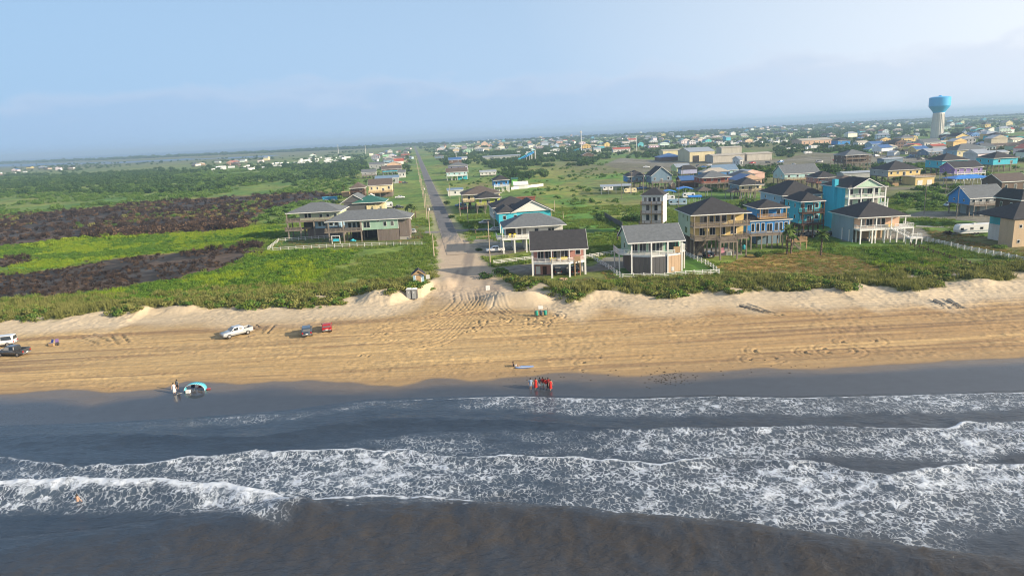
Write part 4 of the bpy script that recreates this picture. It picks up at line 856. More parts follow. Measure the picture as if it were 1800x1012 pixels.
h.box('swing_frame', WHITE, -12.7, -12.5, -.4, -.2, -.1, 2.7); h.box('swing_frame', WHITE, -9.9, -9.7, -.4, -.2, -.1, 2.7); h.box('swing_frame', WHITE, -12.7, -9.7, -.4, -.2, 2.7, 2.9); h.box('swing_seat', TURQ, -12.2, -10.2, -.5, .2, .9, 1.7)
# --- grey two-storey with decks
h = House('stilt_house', 'grey two-storey house with hip roof and stacked corner decks left of seafoam house', 556, 419, yaw=1.5, group=GB)
h.wall(PALEY, -5.6, 9.5, 1.0, 14, 7.0, 10.1)
for x in (-3.2, -1.8, 2.4, 5.0, 7.9): h.window('F', x, 7.7, 1.2, 1.9 if x < 2 else 1.4)
h.wall(PALEB, -.2, 9.5, 1.2, 13.5, 3.6, 6.95)
for x in (1.6, 3.2, 6, 7.8): h.window('F', x, 4.4, 1.3, 1.8)
h.rdeck(-10.4, 9.8, -1.4, .95, 7.0, WOOD, .4); h.rdeck(-10.4, -5.7, 1.0, 12, 7.0, WOOD, .4); h.rail([(-10.3, 12), (-10.3, -1.3), (9.7, -1.3)], 7.0, WOOD, style='bar')
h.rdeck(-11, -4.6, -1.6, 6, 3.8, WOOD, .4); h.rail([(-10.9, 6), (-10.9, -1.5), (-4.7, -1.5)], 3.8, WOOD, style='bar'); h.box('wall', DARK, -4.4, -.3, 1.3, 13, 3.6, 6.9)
h.posts((-9.8, -5.2, 0, 4.5, 9), (-1.2, 5), 7.0, PILE, .2); h.post(-9.8, -1.2, 7, 10, PILE, .16); h.box('store_room', BRICKB, -3.5, 9.2, 2, 13, -.1, 3.55)
h.hip(R_GREY, -9.6, 9.9, -.6, 14.2, 10.15, 3.0, .7)
# --- green-roofed house behind
h = House('house', 'house with green metal front roof and grey gable behind the seafoam house', 640, 381, yaw=3, cat='house', group=GB)
h.wall(BATTEN, -9, 1.5, 0, 12, -.1, 6.6); h.gable(R_GREY, -10.5, 1.5, 2, 16, 6.8, 3.6, 'y', .5, .4, BATTEN); h.wall(CREAM, 1.5, 9.5, .6, 12, -.1, 5.4); h.window('F', 4, 2, 1.4, 1.8); h.window('F', 7.5, 2, 1.4, 1.8); h.hip(R_GREEN, -4.5, 10.2, -.6, 12.4, 6.75, 2.8, .5); h.posts((2, 6, 10), (-.4,), 5.4, CREAM)

# ================================================================== HOUSES FURTHER INLAND
T = [
 # px, eave row, eave z, width px, depth, floor, roof, rise, wall, roof material, label, extra
 (1119, 309, 7.2, 32, 12, 3.8, 'hip', 3.0, PALEB, R_DARK, 'pale house with blue side wall and dark hip roof behind the metal carport', dict(sidem=BLUE, nwin=3)),
 (1163, 308, 8.0, 36, 13, 4.0, 'gy', 4.6, SLATE, R_DARK, 'slate blue stilt house with tall steep front gable', dict(sidem=SLATE, deckm=WOOD, storeys=1, nwin=3)),
 (1258, 311, 6.8, 50, 13, 3.6, 'hip', 3.2, RED, R_GREY, 'red-walled stilt house with pale grey hip roof and long grey decks', dict(deck=4, nwin=4)),
 (1276, 299, 5.2, 42, 12, 2.2, 'gx', 3.2, AQUA, R_BLUE, 'pale aqua house with steep blue-grey roof standing in open field', dict(nwin=3, deck=0)),
 (1319, 324, 6.6, 40, 12, 3.6, 'hip', 3.0, CREAM, R_DARK, 'cream house with dark hip roof in front of parked motorhomes', dict(sidem=SLATE, nwin=3)),
 (1410, 304, 6.8, 62, 15, 3.8, 'gx', 4.2, AQUA, R_GREY, 'aqua stilt house with broad grey gable roof and tan deck', dict(deckm=WOODT, nwin=4, deck=3)),
 (1453, 311, 6.4, 36, 11, 3.6, 'hip', 2.8, PINK, R_DARK, 'dusty pink stilt house with dark hip roof and red-brown porch', dict(deckm=WOODD, nwin=3)),
 (1496, 319, 6.2, 56, 13, 3.6, 'hip', 2.6, AQUA, R_BROWN, 'pale aqua house with brown-grey hip roof behind the chimney house', dict(nwin=4)),
 (1590, 298, 7.2, 58, 17, 4.0, 'hip', 4.4, YELL, R_DARK, 'big golden yellow stilt house with charcoal hip roof', dict(sidem=GREY, pm=WOODD, deck=0, nwin=5)),
 (1506, 272, 9.6, 44, 14, 4.4, 'hip', 3.4, BROWN, R_GREY, 'brown two-storey house on tall piles with wraparound decks', dict(deck=3, storeys=2, nwin=4)),
 (1679, 281, 8.4, 46, 15, 4.0, 'hip', 3.6, TEAL, R_DARK, 'teal stilt house with dark roof behind the purple house', dict(deck=0, nwin=2, sidem=TURQ)),
 (1703, 294, 6.8, 50, 12, 3.8, 'gx', 2.8, PURP, R_DARK, 'purple house with white balcony railing and white stairs', dict(deckm=WHITE, railm=WHITE, pm=WHITE, nwin=4, style='bal')),
 (1737, 346, 6.4, 64, 11, 4.0, 'gx', 3.6, GREY, R_GREY, 'grey stilt house with blue end wall and grey gable roof beside a truck', dict(sidem=BLUE, nwin=5, enclosed=(GREY, .30, 1.0))),
 (1768, 277, 8.0, 44, 14, 4.2, 'hip', 3.4, TURQ, R_DARK, 'turquoise house with dark hip roof on open piles near right edge', dict(deck=0, nwin=2)),
 (1708, 263, 8.2, 52, 15, 3.6, 'hip', 4.2, CREAM, R_GREY, 'cream two-storey house with pale blue side and grey hip roof', dict(sidem=PALEB, deck=0, nwin=5, enclosed=(CREAM, 0, 1))),
 (1786, 318, 5.4, 50, 12, .2, 'gx', 2.8, BROWN, R_BROWN, 'low dark brown house with brown roof at right margin', dict(deck=0, nwin=3)),
 (1796, 350, 8.4, 14, 9, 4.0, 'hip', 3.0, WOODD, R_DARK, 'dark wooden house cut off by the right edge', dict(deckm=WOODD, nwin=2)),
 # left side of the road going inland
 (628, 330, 8.6, 24, 11, 4.2, 'hip', 3.0, BROWN, R_BROWN, 'dark brown shingled house on stilts left of the road', dict(storeys=2, deckm=WOODD, pm=WOODD, nwin=2)),
 (668, 325, 7.6, 40, 13, 3.4, 'gx', 3.4, CREAM, R_BROWN, 'yellow cream house with brown roof and big tan timber deck', dict(deckm=WOODT, deck=5, nwin=4, enclosed=(BRICKB, .0, 1))),
 (648, 303, 5.6, 24, 12, 2.8, 'gx', 2.6, GREY, R_GREY, 'grey house with front porch beside the teal awning house', dict(nwin=2)),
 (688, 297, 5.4, 34, 14, 2.6, 'gx', 3.0, BATTEN, R_BROWN, 'brown-roofed house with bright teal awning wall left of road', dict(deck=0, nwin=3)),
 (680, 313, 4.6, 40, 9, .2, 'gx', 1.8, GREY, R_BLUE, 'long low shed with blue-grey metal roof left of road', dict(deck=0, nwin=3)),
 (706, 303, 4.8, 12, 9, .2, 'gx', 2.0, OFFW, R_GREY, 'small white cottage with grey roof close to the road', dict(deck=0, nwin=2)),
 (692, 288, 6.4, 24, 18, .2, 'gy', 2.6, PEACH, R_TAN, 'peach metal warehouse with low gable left of road', dict(deck=0, nwin=2)),
 (662, 289, 5.4, 26, 12, .2, 'gx', 2.4, GREY, R_GREY, 'long grey roofed house behind the peach warehouse', dict(deck=0, nwin=3)),
 (700, 278, 5.6, 22, 13, 2.5, 'gx', 2.8, TAN, R_BROWN, 'tan house with brown roof further up the road', dict(deck=0, nwin=2)),
 (683, 281, 6.0, 18, 12, 2.5, 'hip', 2.6, PALEB, R_GREY, 'pale blue house with grey hip roof further up the road', dict(deck=0, nwin=2)),
 (712, 270, 5.8, 14, 14, 2.5, 'hip', 2.8, RED, R_BROWN, 'red-brown house where the road meets the far trees', dict(deck=0, nwin=2)),
 # right side of the road going inland
 (803, 302, 6.6, 36, 12, 3.6, 'gx', 2.8, AQUA, R_BROWN, 'aqua two-storey house with brown roof and bright teal garage doors', dict(deckm=WHITE, railm=WHITE, nwin=4, enclosed=(TEAL, .55, 1), pm=WHITE)),
 (805, 291, 7.2, 34, 13, 3.6, 'hip', 2.8, LAV, R_GREY, 'lavender house with grey hip roof behind the aqua house', dict(deckm=WHITE, railm=WHITE, nwin=3)),
 (858, 302, 4.2, 28, 7, 1.6, 'gx', 1.2, OFFW, R_METAL, 'long white trailer home with tall skirting right of road', dict(deck=0, nwin=4)),
 (881, 316, 7.6, 26, 12, 3.8, 'hip', 2.8, BLUE, R_DARK, 'deep blue house with dark hip roof and white lower decks', dict(deckm=WHITE, railm=WHITE, nwin=3, sidem=BLUE, pm=WHITE)),
 (800, 334, 3.4, 26, 9, .2, 'gx', .9, OFFW, R_BLUE, 'low shed with pale blue metal roof right of road', dict(deck=0, nwin=1)),
 (800, 281, 6.4, 22, 12, 2.8, 'gx', 2.6, BROWN, R_NAVY, 'brown house with blue metal roof right of road', dict(deck=0, nwin=2)),
 (812, 278, 5.2, 18, 10, 2.0, 'gx', 1.6, WHITE, R_METAL, 'white house with pale metal roof behind the blue roof', dict(deck=0, nwin=2)),
 (772, 274, 6.4, 16, 12, 3.0, 'hip', 2.6, SLATE, R_DARK, 'slate house with dark hip roof beside the far road', dict(deck=0, nwin=2)),
 # middle distance, right of the fields
 (1303, 280, 6.2, 5, 16, .2, 'gx', 2.0, WHITE, R_METAL, 'narrow white store end beside the long warehouses', dict(deck=0, nwin=1)),
 (1436, 246, 7.6, 54, 30, .2, 'gx', 2.0, PEACH, R_TAN, 'big tan flat-roofed hall among far trees left of water tower', dict(deck=0, nwin=6)),
 (1484, 247, 8.0, 22, 16, 3.4, 'hip', 3.4, BLUE, R_DARK, 'blue house with dark roof right of the big tan hall', dict(deck=0, nwin=2)),
 (1597, 242, 8.0, 26, 16, 3.4, 'hip', 3.0, YELL, R_GREY, 'yellow house with grey roof left of the water tower', dict(deck=0, nwin=3)),
 (1584, 250, 7.6, 34, 18, 3.4, 'hip', 3.6, SLATE, R_DARK, 'wide slate house with dark roof left of the water tower', dict(deck=0, nwin=4)),
 (1640, 250, 7.6, 30, 16, 3.4, 'gx', 3.0, OFFW, R_GREY, 'white house with grey roof at the foot of the water tower', dict(deck=2, nwin=4)),
 (1545, 253, 6.4, 24, 14, 3.0, 'gx', 2.6, PALEB, R_NAVY, 'pale house with blue roof between the fields and water tower', dict(deck=0, nwin=3)),
 (1693, 240, 8.8, 26, 16, 3.4, 'gy', 3.6, YELL, R_DARK, 'yellow gable-fronted house right of the water tower', dict(deck=2, nwin=3)),
 (1760, 238, 8.2, 26, 16, 3.4, 'hip', 3.4, TURQ, R_DARK, 'turquoise house among trees at upper right', dict(deck=0, nwin=3)),
 (1737, 218, 10.0, 10, 14, 3.4, 'hip', 3, YELL, R_BROWN, 'tall yellow house far behind trees at upper right', dict(deck=0, nwin=2)),
 (1775, 215, 10.0, 12, 16, 3.4, 'gy', 4, CREAM, R_TAN, 'cream gabled house far off at the upper right edge', dict(deck=0, nwin=2)),
 (1652, 266, 5.0, 40, 14, 2.4, 'gx', 2.2, SLATE, R_METAL, 'long house with pale metal roof below the water tower', dict(deck=2, nwin=5)),
 (1622, 262, 5.2, 22, 12, 2.4, 'gx', 2.4, YELL, R_NAVY, 'small yellow house with navy roof below water tower', dict(deck=0, nwin=2)),
 (1770, 256, 4.6, 60, 14, .2, 'gx', 1.8, BROWN, R_BROWN, 'long low brown-roofed block at the right margin', dict(deck=0, nwin=6)),
 (1752, 268, 4.0, 44, 12, .2, 'gx', 1.2, OFFW, R_METAL, 'long white-roofed trailer row shed at right', dict(deck=0, nwin=4)),
 (1093, 262, 4.6, 30, 12, .2, 'gx', 2.0, OFFW, R_RED, 'long low building with orange-red roof beyond the parking lot', dict(deck=0, nwin=5)),
 (1034, 272, 4.0, 20, 16, .2, 'gy', 3.0, BROWN, R_BROWN, 'dark brown barn with steep roof at the field edge', dict(deck=0, nwin=1)),
 (1112, 246, 7.0, 14, 14, 3, 'gx', 3, OFFW, R_RED, 'white house with red roof beyond the parking lot', dict(deck=0, nwin=2)),
 (1050, 262, 5.0, 12, 12, .2, 'gx', 2, WHITE, R_METAL, 'small bright white shop building beyond the field', dict(deck=0, nwin=2)),
 (852, 252, 9.0, 12, 14, 3, 'gy', 6, PEACH, R_TAN, 'tall peach house rising above the far rooftops right of road', dict(deck=0, nwin=2)),
 (848, 262, 5.0, 24, 14, .2, 'gx', 2.4, CREAM, R_TAN, 'cream roofed hall in front of tall peach house', dict(deck=0, nwin=3)),
]
for (px, er, ez, w, D, fl, rf, ri, wm, rm, lab, ex) in T:
    auto_house('stilt_house' if fl > 1 else 'house', lab, px, er, ez, w, D, fl, rf, ri, wm, rm, ex.pop('yaw', 6.0 if px < 1000 else 2.0), **ex)
# purple house gable and stairs are white; yellow house has a garage wing
def shed(name, label, cat, px, py, wpx, D, hgt, wallm, roofm, rise=1.0, yaw=2.0, openf=False, roof='gx', group='sheds and warehouses', doors=0, doorm=DARK):
    h = House(name, label, px, py, 0, yaw, cat, group); w = wpx*h.s; x0, x1 = -w/2, w/2
    if openf:
        for x in np.linspace(x0+.2, x1-.2, max(2, round(w/4))+1): h.post(x, .2, -.2, hgt, R_METAL, .1); h.post(x, D-.2, -.2, hgt, R_METAL, .1)
        if wallm: h.box('side_wall', wallm, x0, x0+.12, .3, D-.3, .4, hgt)
    else:
        h.wall(wallm, x0, x1, 0, D, -.1, hgt)
        for k in range(doors): u = x0+w*(k+.5)/doors; h.box('door', doorm, u-w*.13, u+w*.13, -.06, .02, -.05, hgt*.62)
    if roof == 'gx': h.gable(roofm, x0, x1, 0, D, hgt+.05, rise, 'x', .4, .4, wallm, fas=roofm)
    elif roof == 'gy': h.gable(roofm, x0, x1, 0, D, hgt+.05, rise, 'y', .4, .4, wallm, fas=roofm)
    else: h.hip(roofm, x0, x1, 0, D, hgt+.05, rise, .4, roofm)
    return h
STONE = paint('pale_stone_cladding', (.46, .43, .37))
h = shed('garage_wing', 'golden yellow garage wing with roof deck beside big yellow house', 'garage', 1625, 325, 34, 11, 4.0, YELL, R_TAN, .2, doors=2, doorm=WHITE)
h.rail([(-5, .1), (5.6, .1)], 4.3, WOODT, style='bar')
shed('carport', 'long open carport with flat galvanised roof in the green field', 'carport', 1083, 341, 52, 12, 4.2, None, R_METAL, .5, -6, True)
shed('canopy', 'bright royal blue canopy roof in front of purple house', 'canopy', 1710, 326, 64, 9, 3.6, None, ROYAL, 1.3, 2, True, 'hip')
shed('canopy', 'small blue carport canopy left of pair behind the narrow white house', 'canopy', 1176, 350, 22, 6, 3.4, None, ROYAL, .8, -6, True, 'gy')
shed('canopy', 'blue carport canopy sheltering a white camper behind the narrow white house', 'canopy', 1205, 346, 24, 7, 3.8, None, ROYAL, .8, -6, True, 'gy')
shed('canopy', 'low blue tarpaulin lean-to behind the yellow house roof', 'canopy', 1222, 356, 20, 5, 2.6, None, ROYAL, .4, -6, True)
shed('awning', 'teal awning slung on posts in front of brown-roofed house left of road', 'awning', 686, 308, 24, 4, 3.6, TEAL, TEAL, .4, 6, True)
shed('warehouse', 'cream metal warehouse with grey roof and two dark loading doors', 'warehouse', 1234, 284, 44, 40, 9.5, CREAM, R_METAL, 3.2, 2, roof='gx', doors=2)
shed('warehouse', 'long tan warehouse right of the cream one with dark low roof', 'warehouse', 1281, 285, 56, 22, 6.2, STONE, R_TAN, 1.0)
shed('warehouse', 'pale tan warehouse at the right end of the warehouse row', 'warehouse', 1335, 282, 44, 22, 6.0, STONE, R_TAN, 1.0)
shed('warehouse', 'long low cream-roofed store behind the dark hip-roofed hall', 'warehouse', 1196, 273, 62, 20, 6.0, CREAM, R_TAN, 1.0)
shed('hall', 'dark hip-roofed hall left of the cream warehouse', 'hall', 1180, 283, 40, 22, 4.0, BROWN, R_NAVY, 3.6, roof='hip')
shed('warehouse', 'tan block with pale roof behind the warehouse row', 'warehouse', 1286, 270, 36, 18, 7.0, STONE, R_TAN, 1.0)
shed('long_shed', 'long grey metal shed at the far edge of the green field', 'shed', 882, 279, 66, 12, 3.6, GREY, R_METAL, 1.0)
shed('garden_shed', 'small white garden shed below the tan timber deck', 'shed', 652, 351, 11, 4, 2.2, WHITE, WHITE, 1.2, 6, roof='gy')
shed('garden_shed', 'tan timber box shed left of the brown shingled house', 'shed', 608, 346, 12, 5, 3.0, WOODT, WOODT, .2, 6)
shed('garden_shed', 'small rounded white shed beside the slate gabled house', 'shed', 1183, 331, 8, 4, 2.4, PEACH, WHITE, 1.0, 2, roof='gy')
shed('picnic_shelter', 'brown-roofed timber shelter beside pink house porch', 'shelter', 1240, 347, 24, 7, 3.4, None, R_BROWN, 1.8, 2, True, 'hip')
shed('picnic_shelter', 'grey open shelter with low hip roof above dark shrubs', 'shelter', 1303, 350, 34, 9, 3.6, None, R_BROWN, 1.6, 2, True, 'hip')
shed('white_tent', 'white pitched tent roof beside the deep blue house', 'tent', 916, 332, 24, 7, 2.6, WHITE, WHITE, 1.8, 4, roof='gx')
shed('green_shed', 'bright green little shed behind the white tent', 'shed', 905, 326, 10, 5, 4.4, paint('leaf_green_paint', (.16, .45, .10)), R_GREEN, .6, 4)
h = shed('storage_container', 'rust red storage container behind the charcoal-roofed houses', 'container', 921, 357, 40, 2.6, 2.9, paint('rust_red_steel', (.26, .09, .06), .2), paint('rust_red_steel', (.26, .09, .06)), .1, 4)
h = shed('storage_container', 'bright blue storage container at the edge of the scrub', 'container', 580, 355, 24, 2.6, 2.8, paint('sky_blue_steel', (.06, .36, .62), .15), paint('sky_blue_steel', (.06, .36, .62)), .1, 3, doors=2, doorm=WHITE)
shed('low_shed', 'low shed with pale metal roof behind the golden yellow house', 'shed', 1507, 313, 50, 8, 3.0, GREY, R_METAL, .7)
shed('low_shed', 'silver roofed shed beside trucks near the brown piled house', 'shed', 1570, 287, 34, 9, 3.2, SLATE, R_METAL, .6)
shed('dark_shed', 'dark navy roofed shed left of the red-walled stilt house', 'shed', 1212, 330, 30, 10, 4.4, WOODD, R_NAVY, 2.0, roof='gx')
# ================================================================== FAR TOWN
def obj_colour_mat(name, rough=.7):
    m = bpy.data.materials.new(name); m.use_nodes = True; nt = m.node_tree; b = nt.nodes['Principled BSDF']
    oi = N(nt, 'ShaderNodeObjectInfo'); g = N(nt, 'ShaderNodeNewGeometry'); n = noise(nt, g.outputs['Position'], .3, 3)
    L(nt, mix(nt, 1.0, oi.outputs['Color'], ramp(nt, n.outputs[0], [(.3, .85), (.7, 1.1)]).outputs[0], 'MULTIPLY'), b.inputs['Base Color']); b.inputs['Roughness'].default_value = rough; return m
FARW = obj_colour_mat('town_house_paint')
def far_variant(k, roofm):
    r = random.Random(k); w, d = r.uniform(9, 17), r.uniform(8, 13); f = r.choice([0, 2.6, 3.2]); e = f+r.choice([2.9, 3.1, 5.6]); ri = r.uniform(1.6, 3.2); mb = MB()
    mb.box(-w/2, w/2, 0, d, f-.1, e, 0)
    if f:
        for x in np.linspace(-w/2+.3, w/2-.3, 5):
            for y in (.3, d-.3): mb.box(x-.2, x+.2, y-.2, y+.2, -.5, f, 2)
        mb.box(-w/2-.2, w/2+.2, -2.2, -.03, f-.3, f+.8, 2)
    for x in np.linspace(-w/2+1.4, w/2-1.4, 4):
        for z in ([f+.9] if e-f < 4 else [f+.8, f+3.6]): mb.box(x-.55, x+.55, -.06, .02, z, z+1.4, 3)
    o = .5; x0, x1, y0, y1 = -w/2-o, w/2+o, -o, d+o; o_ = len(mb.V)
    if r.random() < .5:
        ym = (y0+y1)/2; mb.V += [(x0,y0,e),(x1,y0,e),(x1,y1,e),(x0,y1,e),(x0+(d/2 if r.random()<.6 else 0),ym,e+ri),(x1-d/2*.8,ym,e+ri)]; F = [(0,1,5,4),(2,3,4,5),(1,2,5),(3,0,4),(3,2,1,0)]
    else:
        xm = 0; mb.V += [(x0,y0,e),(x1,y0,e),(x1,y1,e),(x0,y1,e),(xm,y0,e+ri),(xm,y1,e+ri)]; F = [(1,2,5,4),(3,0,4,5),(0,1,4),(2,3,5),(3,2,1,0)]
    for i, fc in enumerate(F): mb.F.append(tuple(o_+q for q in fc)); mb.I.append(1 if not (len(F) and fc in ((0,1,4),(2,3,5)) and len(fc) == 3) else 0)
    return mb.mesh('town_house', [FARW, roofm, WOOD, GLASS])
ROOFS = [(R_DARK, 'dark'), (R_GREY, 'grey'), (R_BROWN, 'brown'), (R_METAL, 'silver'), (R_TAN, 'tan'), (R_NAVY, 'blue'), (R_RED, 'red')]
variants = [(far_variant(100+k, ROOFS[k % 7][0] if k % 7 < 5 or k < 14 else R_METAL), ROOFS[k % 7][1] if k % 7 < 5 or k < 14 else 'silver') for k in range(21)]
PALETTE = [('white', (.72,.72,.70)), ('white', (.66,.67,.68)), ('cream', (.66,.58,.38)), ('pale blue', (.36,.48,.58)), ('turquoise', (.10,.45,.55)), ('grey', (.34,.36,.37)), ('tan', (.45,.36,.26)), ('peach', (.60,.42,.32)), ('yellow', (.66,.52,.20)), ('brown', (.16,.11,.08)), ('mint', (.40,.58,.45)), ('blue', (.08,.25,.50))]
taken = []
for o in list(COL.objects):
    if o.parent is None and o.type == 'EMPTY': taken.append((o.location.x, o.location.y, 16))
OPEN = [P([(880,345),(870,275),(1060,262),(1200,300),(1330,302),(1360,320),(1190,350),(1190,440),(940,420)]), P([(-200,470),(-200,290),(600,262),(650,300),(600,400),(300,480)]), LOT1]
zones = [ # polygon in the photo, how many, phrase
 ([(765,258),(860,247),(860,266),(820,272),(765,272)], 20, 'beside the far road end'),
 ([(655,272),(722,258),(728,262),(718,290),(660,300)], 16, 'left of the straight road towards the bay'),
 ([(860,246),(1010,240),(1010,262),(860,268)], 54, 'beyond the water slide'),
 ([(1010,240),(1170,232),(1170,262),(1010,268)], 34, 'beyond the tall white mast'),
 ([(1170,232),(1400,220),(1400,250),(1170,262)], 48, 'behind the warehouse row'),
 ([(1400,220),(1620,212),(1620,250),(1500,262),(1400,256)], 36, 'left of the water tower'),
 ([(1660,214),(1810,206),(1810,262),(1660,262)], 34, 'right of the water tower'),
 ([(1540,262),(1660,258),(1660,276),(1540,284)], 10, 'below the water tower'),
 ([(1200,305),(1340,318),(1340,342),(1230,350)], 6, 'near the parked motorhomes'),
 ([(1620,262),(1800,266),(1800,300),(1740,300)], 11, 'in the lanes behind the purple house'),
 ([(0,299),(180,292),(180,304),(0,312)], 7, 'on the far left flats'),
 ([(330,292),(560,276),(560,284),(330,300)], 10, 'at the edge of the far left trailer park'),
]
rz_ = random.Random(21); nfar = 0
for poly, cnt, phrase in zones:
    W = Gn(poly); lo = W.min(0); hi = W.max(0); got = 0; tries = 0; xs = [p[0] for p in poly]; ys = [p[1] for p in poly]
    while got < cnt and tries < 4000:
        tries += 1; px = rz_.uniform(min(xs), max(xs)); py = rz_.uniform(min(ys), max(ys))
        if not inpoly(np.array([px]), np.array([py]), poly)[0]: continue
        x, y = G(px, py)
        if any((x-a)**2+(y-b)**2 < (r+9)**2 for a, b, r in taken) or abs(x-road_x(y)) < 14: continue
        if any(inpoly(np.array([x]), np.array([y]), p)[0] for p in OPEN[2:]): continue
        me, rn = variants[rz_.randrange(21)]; cn, cc = PALETTE[rz_.randrange(12)] if rz_.random() > .25 else PALETTE[0]
        o = bpy.data.objects.new('town_house', me); link(o); o.location = (x, y, ground_h(x, y)-.05); o.rotation_euler = (0, 0, R(rz_.choice([6, 6, 2, 96, -20, 186])+rz_.uniform(-6, 6))); o.color = (*[min(.8, c*rz_.uniform(.85, 1.1)) for c in cc], 1)
        tag(o, f'{cn} house with {rn} roof {phrase}', 'house', f'houses {phrase}'); taken.append((x, y, 11)); got += 1; nfar += 1

# small cottages between the bigger houses
def cottage_variant(k, roofm):
    r = random.Random(k); w, d, e, ri = r.uniform(5, 9), r.uniform(4.5, 7), r.uniform(2.4, 3.4), r.uniform(.8, 2.0); mb = MB(); mb.box(-w/2, w/2, 0, d, -.4, e, 0)
    for x in (-w*.3, w*.3): mb.box(x-.5, x+.5, -.05, .02, 1.0, 2.1, 2)
    mb.box(-.5, .5, -.05, .02, 0, 2.0, 2); o_ = len(mb.V); x0, x1, y0, y1 = -w/2-.4, w/2+.4, -.4, d+.4; ym = d/2
    mb.V += [(x0,y0,e),(x1,y0,e),(x1,y1,e),(x0,y1,e),(x0,ym,e+ri),(x1,ym,e+ri)]
    for fc in [(0,1,5,4),(2,3,4,5),(1,2,5),(3,0,4),(3,2,1,0)]: mb.F.append(tuple(o_+q for q in fc)); mb.I.append(1)
    return mb.mesh('cottage', [FARW, roofm, GLASS])
cots = [(cottage_variant(300+k, ROOFS[(0, 1, 3, 3, 4, 5)[k % 6]][0]), ROOFS[(0, 1, 3, 3, 4, 5)[k % 6]][1]) for k in range(12)]
for poly, cnt, phrase in zones[:8]:
    got = tries = 0; xs = [p[0] for p in poly]; ys = [p[1] for p in poly]
    while got < cnt*.9 and tries < 1500:
        tries += 1; px = rz_.uniform(min(xs), max(xs)); py = rz_.uniform(min(ys), max(ys))
        if not inpoly(np.array([px]), np.array([py]), poly)[0]: continue
        x, y = G(px, py)
        if any((x-a)**2+(y-b)**2 < (r+4)**2 for a, b, r in taken) or abs(x-road_x(y)) < 12 or inpoly(np.array([x]), np.array([y]), LOT1)[0]: continue
        me, rn = cots[rz_.randrange(12)]; cn, cc = PALETTE[rz_.choice([0, 0, 1, 2, 3, 5, 6])]
        o = link(bpy.data.objects.new('cottage', me)); o.location = (x, y, ground_h(x, y)); o.rotation_euler = (0, 0, R(rz_.choice([6, 2, 96, -20])+rz_.uniform(-6, 6))); o.color = (*cc, 1); tag(o, f'{cn} cottage with {rn} roof {phrase}', 'cottage', f'cottages {phrase}'); taken.append((x, y, 6)); got += 1
# ------------------------------------------------------------------ water tower
h = House('water_tower', 'tall water tower with blue bowl tank on pale fluted column', 1646.5, 243, 0, 0, 'water tower', 'landmarks'); del h.t['group']
s_ = h.s; K = s_
tw = MB(); tw.lathe([(10.2*K, -1), (9.8*K, 2), (9.2*K, 20*K), (8.7*K, 40*K), (9.0*K, 44*K)], 40); tw.build('column', mat('pale_concrete_column', (.60, .58, .54), .8, .12, .08, streak=True), h.t, True)
for k in range(20):
    a = 2*math.pi*k/20; mb = MB(); mb.bar((10.1*K*math.cos(a), 10.1*K*math.sin(a), -1), (8.8*K*math.cos(a), 8.8*K*math.sin(a), 42*K), .35, 0, .3); mb.build('rib', MATS['pale_concrete_column'], h.t)
tank = mat('tower_blue_paint', (.05, .40, .76), .45, .08, .05); tb = MB(); tb.lathe([(8.8*K, 43*K), (9.6*K, 45*K), (15.6*K, 53*K), (16.6*K, 55*K), (16.6*K, 68.4*K), (16*K, 69.3*K), (11*K, 70.6*K), (2*K, 71*K)], 48); tk = tb.build('tank', tank, h.t, False)
mb = MB(); mb.lathe([(2.6*K, 70.8*K), (2.6*K, 72.5*K)], 12); mb.build('hatch', tank, tk); h.box('door', DARK, -2, 2, -10.4*K, -9.8*K, -.5, 4)
# ------------------------------------------------------------------ masts and poles
def pole(name, label, cat, px, py, hgt, r=.16, arm=0, group='utility poles', m=PILE, top=None):
    x, y = G(px, py); t = thing(name, label, cat, (x, y, ground_h(x, y)), R(6), group); mb = MB(); mb.bar((0,0,-.5), (0,0,hgt), r, 0, r*.7, 8); mb.build('shaft', m, t)
    if arm: box(t, 'crossarm', m, -arm, arm, -.08, .08, hgt-.9, hgt-.7); [box(t, 'insulator', GREY, x_-.07, x_+.07, -.07, .07, hgt-.7, hgt-.45) for x_ in (-arm*.9, 0.35, arm*.9)]
    if top == 'drum': mb = MB(); mb.lathe([(.28, hgt-2.6), (.28, hgt-1.6)], 10, 0, (.42, 0)); mb.build('transformer', GREY, t, True)
    if top == 'lamp': box(t, 'lamp_arm', m, 0, 1.4, -.05, .05, hgt-.15, hgt-.05); box(t, 'lamp_head', GREY, 1.2, 1.8, -.12, .12, hgt-.25, hgt-.08)
    if top == 'T': box(t, 'lamp_bank', OFFW, -arm*1.4-5, arm*1.4+5, -.6, .6, hgt-.4, hgt+.8)
    if top == 'mast':
        for z in (hgt-3, hgt-6): mb = MB(); mb.lathe([(1.6, z), (1.6, z+.3)], 12); mb.build('antenna_ring', GREY, t)
        for k in range(6): a = k*math.pi/3; box(t, 'antenna', OFFW, 1.5*math.cos(a)-.2, 1.5*math.cos(a)+.2, 1.5*math.sin(a)-.2, 1.5*math.sin(a)+.2, hgt-4, hgt-1.5)
    return t
ords = ['nearest', 'second nearest', 'third nearest', 'fourth nearest', 'fifth nearest', 'sixth nearest', 'seventh nearest', 'eighth nearest', 'ninth nearest', 'tenth nearest']
yq = [204, 250, 300, 352, 410, 475, 560, 660, 790, 950]
